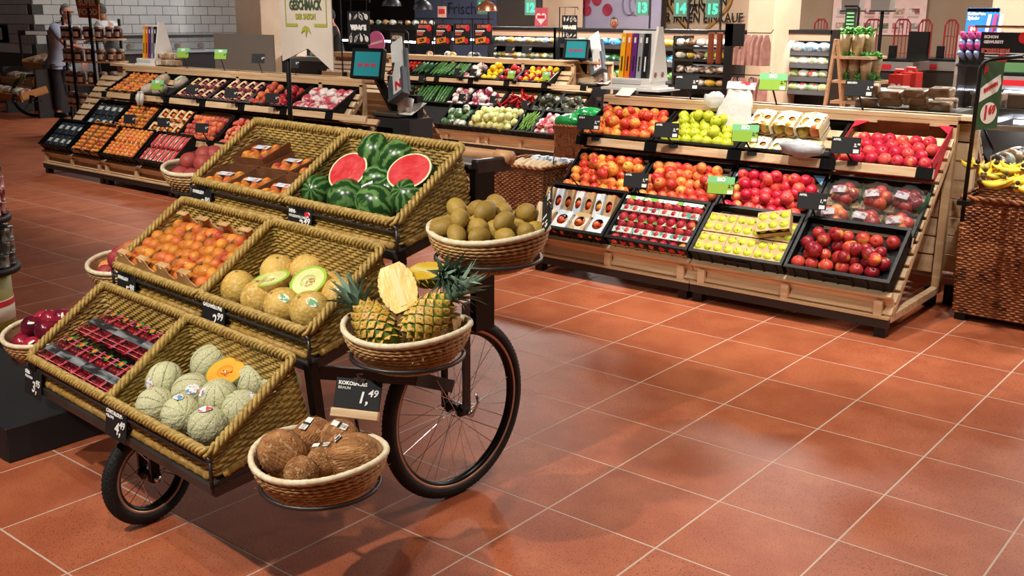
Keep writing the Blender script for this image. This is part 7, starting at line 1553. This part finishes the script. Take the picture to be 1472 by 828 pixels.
def person(label, base, yaw, lean, shirt, trousers, arm_l, arm_r, hair, apron=None, bald=False, glasses=False, s=1.0, turn=0, hand=None):
    t = thing('person', label, 'person', Matrix.Translation(base) @ RZ(yaw) @ SC(s))
    L = lambda z, y=0: y+lean*max(0, z-.95)*1.0        # trunk leans forward above the hip
    J = {'pel': (0, 0, .95, (.15, .12)), 'wai': (0, L(1.12), 1.12, (.145, .11)), 'che': (0, L(1.33), 1.32, (.17, .125)), 'nec': (0, L(1.52), 1.49, .07), 'hea': (0, L(1.58)+.01, 1.56, .055)}
    E = [('pel', 'wai'), ('wai', 'che'), ('che', 'nec'), ('nec', 'hea')]
    for k, q in (('l', -1), ('r', 1)):
        J[k+'hi'] = (q*.09, 0, .90, .095); J[k+'kn'] = (q*.10, .02, .50, .062); J[k+'an'] = (q*.10, -.02, .09, .042); J[k+'to'] = (q*.11, .13, .03, .035); E += [('pel', k+'hi'), (k+'hi', k+'kn'), (k+'kn', k+'an'), (k+'an', k+'to')]
        sh = Vector((q*.19, L(1.42), 1.42)); a = arm_l if q < 0 else arm_r; J[k+'sh'] = (*sh, .062); el, wr = Vector(a[0]), Vector(a[1]); J[k+'el'] = (*el, .043); J[k+'hw'] = (*wr, .027)
        E += [('che', k+'sh'), (k+'sh', k+'el'), (k+'el', k+'hw')]; d = (wr-el).normalized(); fingers(J, E, wr, d, (0, 0, 1) if abs(d.z) < .8 else (0, 1, 0), 1, k+'h')
    skin('body', J, E, skin_m, t, 1)
    g = .03; C = {k: (*J[k][:3], (J[k][3][0]+g, J[k][3][1]+g) if isinstance(J[k][3], tuple) else J[k][3]+g) for k in ('pel', 'wai', 'che', 'lsh', 'rsh')}
    C['hem'] = (0, -.01, .84, (.185, .16))
    C['nec'] = (J['nec'][0], J['nec'][1]-.005, J['nec'][2]-.02, .082)
    for k in 'lr': p, e = Vector(J[k+'sh'][:3]), Vector(J[k+'el'][:3]); C[k+'u'] = (*p.lerp(e, .8), .066)
    skin('shirt', C, [('hem', 'pel'), ('pel', 'wai'), ('wai', 'che'), ('che', 'nec'), ('che', 'lsh'), ('che', 'rsh'), ('lsh', 'lu'), ('rsh', 'ru')], shirt, t, 1)
    P = {'pel': (*J['pel'][:2], .97, (.165, .14))}
    for k in 'lr': P[k+'hi'] = (J[k+'hi'][0], J[k+'hi'][1], .80, .105); P[k+'kn'] = (*J[k+'kn'][:3], .082); P[k+'an'] = (*J[k+'an'][:3], .068)
    skin('trousers', P, [('pel', 'lhi'), ('lhi', 'lkn'), ('lkn', 'lan'), ('pel', 'rhi'), ('rhi', 'rkn'), ('rkn', 'ran')], trousers, t, 1)
    for q in (-1, 1): MB(T(q*.11, .06, .045)).ball(.055, .135, .045, 12, 8).build('shoe', black, t, True)
    head(t, T(0, L(1.64)+.03, 1.66) @ RZ(turn) @ RX(-lean*.35), hair, bald, glasses)
    if apron: MB(T(0, L(1.2)+.13, 1.05) @ RX(-lean*.6)).box(-.16, .16, 0, .012, -.35, .35).build('apron', apron, t)
    return t
polo = mat('grey_blue_polo', '8e95a8', '868da0', rough=.8, scale=20); wshirt = mat('white_shirt', 'dcdcd8', 'cfcfcb', rough=.8, scale=20); nav = mat('dark_trousers', '15161c', rough=.8)
mb = at(91, 168, 0); py = -1.05
person('man in a grey-blue polo shirt with glasses on his head leaning to the counter', (mb.x, mb.y, 0), -1.15, .34, polo, nav, ((-.36, .10, 1.10), (-.27, .26, .90)), ((.30, .40, 1.18), (.22, .64, 1.12)), hair_g, glasses=True, s=1.0, turn=-.2)
wb_ = at(172, 150, 0)
person('person with grey hair in a white shirt behind the jar shelf, hand on a box', (wb_.x, wb_.y, 0), 1.9, .30, wshirt, nav, ((-.28, .25, 1.16), (-.12, .48, 1.12)), ((.28, .25, 1.16), (.12, .46, 1.12)), hair_g, s=1.02)
db = at(484, 170, 0); q = atY(484, 22, 12.6)
person('person in black with dark hair partly hidden by the banner', (q.x, 12.6, 0), 2.4, .15, mat('black_shirt', '141416', rough=.8), nav, ((-.28, .2, 1.15), (-.15, .4, 1.2)), ((.28, .2, 1.15), (.15, .38, 1.3)), hair_b, s=.98)
q = atY(883, 33, 17.0); c = person('child with dark hair showing only the head above the chiller', (q.x, 17.0, 0), -2.6, .05, mat('child_shirt', '5a5a6a', rough=.8), nav, ((-.26, .05, 1.12), (-.26, .15, .9)), ((.26, .05, 1.12), (.26, .15, .9)), hair_b, s=(q.z+.02)/1.69)
# deli case and long counter before the tiled wall
t = thing('glass_case', 'black-framed glass case with food trays at the tiled corner', 'display case', T(0, 0, 0)); a = at(72, 160, 0)
t.location = (a.x, a.y, 0); MB(RZ(.5)).box(-.45, .45, 0, .8, 0, .5).build('base', chk, t)
for x, y in ((-.45, 0), (.42, 0), (-.45, .77), (.42, .77)): MB(RZ(.5)).box(x, x+.03, y, y+.03, .5, 1.28).build('frame_post', chk, t)
MB(RZ(.5)).box(-.45, .45, 0, .8, 1.28, 1.36).build('top', chk, t); MB(RZ(.5)).box(-.42, .42, .01, .015, .5, 1.28).build('glass_pane', glass, t); MB(RZ(.5)).box(-.42, .42, .05, .75, .85, .86).build('glass_shelf', glass, t); MB(RZ(.5)).box(-.3, .1, -.008, 0, 1.29, 1.35).build('white_label', paper, t)
for i in range(5): prop('food_tray', bags[['brown', 'yellow', 'brown', 'pale', 'brown'][i]], Matrix.Translation((a.x, a.y, 0)) @ RZ(.5) @ T(-.32+i*.16, .25+.2*(i % 2), .56) @ SC(1.0), f'food heap inside the black-framed corner case, {ordn(i+1)} along', 'food', 'food in the corner case')
x_, y_ = -17.6, 11.4; t = thing('service_counter', 'long dark service counter with steel top before the white tiled wall', 'counter', T(-17.5, 12.2, 0))
MB().box(-.35, .35, -2.2, 2.6, 0, .95).build('base', mat('counter_dark', '1e1c1b', rough=.6), t); MB().box(-.42, .42, -2.25, 2.65, .95, 1.0).build('steel_top', steelc, t); MB().box(-.2, .3, -2.1, 2.5, 1.0, 1.22).build('glass_body', mat('dim_glass', '9aa0a0', rough=.1, alpha=.35), t); MB().box(-.3, .42, -2.2, 2.6, 1.22, 1.27).build('top_slab', chk, t)
for i in range(9): prop('food_tray', bags[['brown', 'dark', 'yellow'][i % 3]], T(-17.45, 10.4+i*.5, 1.06) @ SC(.9), f'food heap in the long service counter, {ordn(i+1)} from the corner', 'food', 'food in the long counter')
# jar shelf
jx = at(149, 192, 0); t = thing('jar_shelf', 'half-round four-tier wooden shelf of fabric-capped jars beside the fruit stand', 'shelf', T(jx.x, jx.y, 0)); yw = .45
RZj = RZ(yw)
levels = [atY(145, y, jx.y).z for y in (55, 87, 119, 149)]; rad = .5
def half_disc(r, n=14): return [(r*math.cos(PI+PI*i/n), r*.62*math.sin(PI+PI*i/n)) for i in range(n+1)]
for z in levels: MB(RZj @ T(0, 0, z-.025)).prism(half_disc(rad), .025).build('shelf', wood, t)
for x, y, zt in ((-.44, -.05, levels[0]+.28), (-.16, -.29, levels[0]+.36), (.16, -.29, levels[0]+.40), (.44, -.05, levels[0]+.26), (0, .05, levels[0]+.1)): MB(RZj).box(x-.014, x+.014, y-.014, y+.014, 0, zt).build('post', black, t)
MB(RZj @ T(0, 0, .05)).prism(half_disc(.48), .06).build('base', chk, t)
jm = MB().lathe([(.0, 0), (.042, .0), (.045, .01), (.045, .085), (.036, .1), (.036, .105)], 12).mesh('glass_body', mat('jam_glass', '5a1a1c', '3c1214', rough=.15, scale=6, rnd=.5, hue=.2), True); jm2 = MB().lathe([(.0, 0), (.042, .0), (.045, .01), (.045, .085), (.036, .1), (.036, .105)], 12).mesh('glass_body', mat('honey_glass', '7a4a22', '4f2e16', rough=.15, scale=6, rnd=.5, hue=.2), True)
jl = MB().lathe([(.05, .095), (.042, .118), (.03, .128), (0, .13)], 12).mesh('fabric_cap', mat('cap_cloth', '8a7a78', 'c4bab4', rough=.8, scale=30, hue=.2), True); jb = MB(); 
jb.add([(.046*math.cos(a), .046*math.sin(a), z) for z in (.02, .07) for a in [-2.2+.25*i for i in range(6)]], [(i, i+1, i+7, i+6) for i in range(5)]); jb = jb.mesh('paper_label', paper)
for k, z in enumerate(levels):
    for i in range(8):
        a_ = PI+PI*(i+.5)/8; p_ = RZj @ Vector((.42*math.cos(a_), .42*.62*math.sin(a_), z))
        kit('jar', f'fabric-capped jar on the {["top", "second", "third", "lowest"][k]} tier of the half-round shelf, {ordn(i+1)} along', 'jar', f'jars on the {["top", "second", "third", "lowest"][k]} tier', T(jx.x+p_.x, jx.y+p_.y, z) @ SC(1.3), [('glass_body', jm if k == 0 else jm2, [T()]), ('fabric_cap', jl, [T()]), ('paper_label', jb, [RZ(.6)])])
q = atY(126, 12, jx.y-.2); t = thing('wooden_sign', 'orange-brown wooden sign reading Super Food above the jar shelf', 'sign', Matrix.Translation(q) @ RZ(.35))
MB().prism([(-.2, .15), (.19, .17), (.17, -.15), (.10, -.13), (-.16, -.12)], .02, T(0, .02, 0) @ RX(PI/2)).build('board', mat('orange_wood', 'b8672a', 'a85a22', rough=.6, scale=4, stretch=(2, 9, 9)), t)
text('SUPER', .10, chalk, t, T(0, -.004, .07) @ F2, bold=.003); text('FOOD', .11, chalk, t, T(0, -.004, -.05) @ F2, bold=.003); MB().box(-.012, .012, .02, .04, -.62, -.1).build('post', black, t); MB().ball(.04, .03, .06, 8, 6, T(.17, 0, .1)).build('leaf_ornament', mat('dried_leaf', '5a5a2c', rough=.8), t, True)
# tool display and small packs on the left plank
tool_stand(T(xat(215, 6.2, 1.2), 6.25, 1.118) @ SC(1.0), 'white display of coloured tool boxes on the left fruit stand\'s plank')
for i in range(6): prop('white_pack', bx, T(xat(222, 6.2, 1.2)+.08+.15*(i % 3)*.8, 6.2+.02*i, 1.125+.07*(i//3)) @ SC(.8) @ RZ(R.uniform(-.3, .3)), f'small pale pack on the left plank beside the tool display, {["lower", "upper"][i//3]} line, {ordn(i % 3+1)}', 'pack', 'pale packs on the left plank')
tag(MB(T(xat(350, 6.7, 1.2), 6.7, 1.0)).box(-.5, .5, 0, .02, 0, .45).build('grey_board', mat('grey_brown_board', '6b6058', rough=.7)), 'plain grey-brown board standing behind the left plank', 'board')
# bread rack with bicycle wheel, red sign
br = at(22, 168, 0); t = thing('bread_cart', 'wooden three-tier bread cart with a bicycle wheel at the tiled wall', 'cart', T(br.x, br.y, 0) @ RZ(-.1))
tiers = [(atY(30, 142, br.y).z, .95), (atY(30, 120, br.y+.25).z, .72), (atY(22, 95, br.y+.5).z, .48)]
for k, (z, w) in enumerate(tiers):
    y0 = -.1+.3*k; wq = mat('honey_wood', 'b07a40', '95622e', rough=.6, scale=4, stretch=(2, 12, 12)); m_ = T(-.25, y0, z) @ RX(.25)
    MB(m_).box(-w, w, 0, .42, 0, .02).build('shelf', wq, t); MB(m_).box(-w, w, -.02, 0, -.02, .09).build('front_board', wq, t)
    for x in (-w, 0, w): MB(m_).box(x-.012, x+.012, 0, .42, .02, .12).build('divider', wq, t)
wh = MB(); wh.lathe([(.30, -.02), (.345, -.02), (.345, .02), (.30, .02), (.30, -.02)], 32, T(.2, .25, .345) @ RZ(-.7) @ RY(PI/2)); wh.build('wheel', rub, t, True)
for k in range(10):
    m_ = T(.2, .25, .345) @ RZ(-.7) @ RY(PI/2); MB(m_).tube([(.02, 0, 0), (.305*math.cos(k*.628), .305*math.sin(k*.628), 0)], .004, 4).build('spoke', chrome, t)
for x in (-.9, .5): MB().box(x-.03, x+.03, .2, .7, 0, tiers[2][0]).build('post', chk, t)
bread = [mat('flour_bag', 'cfc8bc', 'b8a890', rough=.7, scale=9, hue=.15, bump=.4), mat('red_white_pack', 'c8b8a8', 'b04a44', rough=.5, scale=9, lo=.52, hi=.58, hue=.1)]
BRD = [MB().box(-.10, .10, -.09, .09, 0, .10, ch=.03).mesh('bread_pack', m) for m in bread]
for k, (z, w) in enumerate(tiers):
    for i in range(6 - k):
        prop('bread_pack', BRD[(i+k) % 2 if k < 2 else 1], T(br.x, br.y, 0) @ RZ(-.1) @ T(-.25, -.1+.3*k, z) @ RX(.25) @ T(-w+.16+i*.30*w/.95*(1 if k == 0 else .95), .16, .022) @ RZ(R.uniform(-.2, .2)), f'bread pack on the {["lowest", "middle", "top"][k]} tier of the wheeled bread cart, {ordn(i+1)} along', 'bread', f'bread packs, {["lowest", "middle", "top"][k]} tier')
for (px, py, k) in ((20, 141, 0), (45, 143, 0), (32, 113, 1)):
    q = atY(px, py, br.y-.2+.2*k); price_tag(q, -.1, ['small pale tag on the bread cart\'s lowest tier', 'second pale tag on the bread cart\'s lowest tier', 'green-lined tag on the bread cart\'s middle tier'][[20, 45, 32].index(px)], '3,49', '', px == 32, w=.20, h=.13, rail=(q.x, q.y+.15, q.z-.03), detail=True)
t, w, h = flat('red_sign', -12, 36, 13, 61, 9.3, mat('sign_red', 'c01a26', rough=.5), 'red square sign with a pale field on the tiled wall', 'sign', .03); MB().box(-w*.42, w*.10, -.004, 0, -h*.36, h*.36).build('pale_field', mat('pale_sign', 'd8cfc4', rough=.6), t); MB().box(-w/2-.02, w/2+.02, .0, .02, -h/2-.02, h/2+.02).build('frame', blackm, t)
# black platform, barrel and tin tower at the cropped edge
pf = tag(MB().box(-4.7, -3.72, 1.57, 2.02, 0, .14, ch=.004).build('platform', mat('matt_black_board', '17181a', rough=.55)), 'low matt black platform on the floor at the cart\'s front corner', 'platform')
bq = at(-22, 492, 0); t = thing('barrel', 'olive-yellow barrel with a printed band at the picture\'s cropped edge', 'barrel', T(bq.x, bq.y, 0)); r = .16
MB().lathe([(r+.05, 0), (r+.05, .02), (r+.01, .03), (r+.01, 0)], 32).build('foot_ring', black, t, True); MB().lathe([(0, .02), (r, .02), (r, .37), (0, .37)], 32).build('body', mat('olive_yellow', '9a8f3a', '8a8032', rough=.5), t, True); MB().lathe([(r+.001, .13), (r+.002, .13), (r+.002, .24), (r+.001, .24)], 32, cap=False).build('white_band', mat('white_band', 'd8d4c4', rough=.6), t, True)
MB().lathe([(r+.003, .205), (r+.003, .235)], 32, cap=False).build('red_band', redp, t); text('natur', .075, dgr, t, RZ(1.05) @ T(0, -r-.004, .17) @ F2, bold=.003)
tin_s = MB().lathe([(0, 0), (.036, 0), (.038, .003), (.036, .006), (.036, .054), (.038, .057), (.036, .06), (0, .06)], 14); tin = {}
for key, c1, c2 in (('silver', '8a8480', '3f4a44'), ('red', '7a2a2c', 'c8a0a0'), ('violet', '4a4a6a', '8aa08a')): tin[key] = tin_s.mesh('tin', mat('tin_'+key, c1, c2, rough=.35, metal=.4, scale=22, lo=.46, hi=.54, hue=.1), True)
lidm = mat('tin_lid', 'a8a4a0', rough=.25, metal=.9); lid = MB().lathe([(.0345, .0602), (.0345, .062), (0, .062)], 14).mesh('lid', lidm, True)
for k, (z0, rows, key, rr) in enumerate(((.40, 3, 'silver', .20), (.66, 3, 'red', .185), (.91, 2, 'violet', .165))):
    tag(MB().lathe([(0, 0), (rr+.01, 0), (rr+.012, .03), (rr, .034), (0, .012)], 28).build('tin_tray', black, None, True, T(bq.x, bq.y, z0-.025)), ['round black tray under the silver tins, on the barrel', 'round black tray under the red tins', 'round black tray under the violet tins'][k], 'tray')
    for j in range(rows):
        for i in range(13):
            a_ = 2*PI*i/13+.1*j; 
            if math.cos(a_-.1) < -.55: continue
            kit('tin', f'{key} food tin in the round tower, {ordn(j+1)} layer from its tray, {ordn(i+1)} round', 'tin', f'{key} tins, layer {j+1}', T(bq.x+(rr-.04)*math.cos(a_), bq.y+(rr-.04)*math.sin(a_), z0+.01+j*.0635), [('tin', tin[key], [T()]), ('lid', lid, [T()])])
    tag(MB().lathe([(0, 0), (rr-.09, 0), (rr-.09, .19 if rows == 3 else .13), (0, .19 if rows == 3 else .13)], 20).build('core_tube', black, None, True, T(bq.x, bq.y, z0+.01)), ['black core tube inside the silver tins', 'black core tube inside the red tins', 'black core tube inside the violet tins'][k], 'tube')
q = at(18, 240, .95); tag(MB(RZ(.4)).prism([(-.04, -.05), (.05, -.035), (.05, .05), (-.04, .03)], .003, RX(PI/2)).build('red_flag_card', redp, None, M=T(bq.x+.185, bq.y+.03, .97)), 'small red card sticking out of the tin tower', 'card')
tag(MB(RZ(.6) @ RX(-.2)).box(-.03, .03, 0, .003, -.04, .04).build('white_tag', paper, None, M=T(bq.x+.195, bq.y-.05, .43)), 'small white paper tag on the silver tin tray', 'tag')
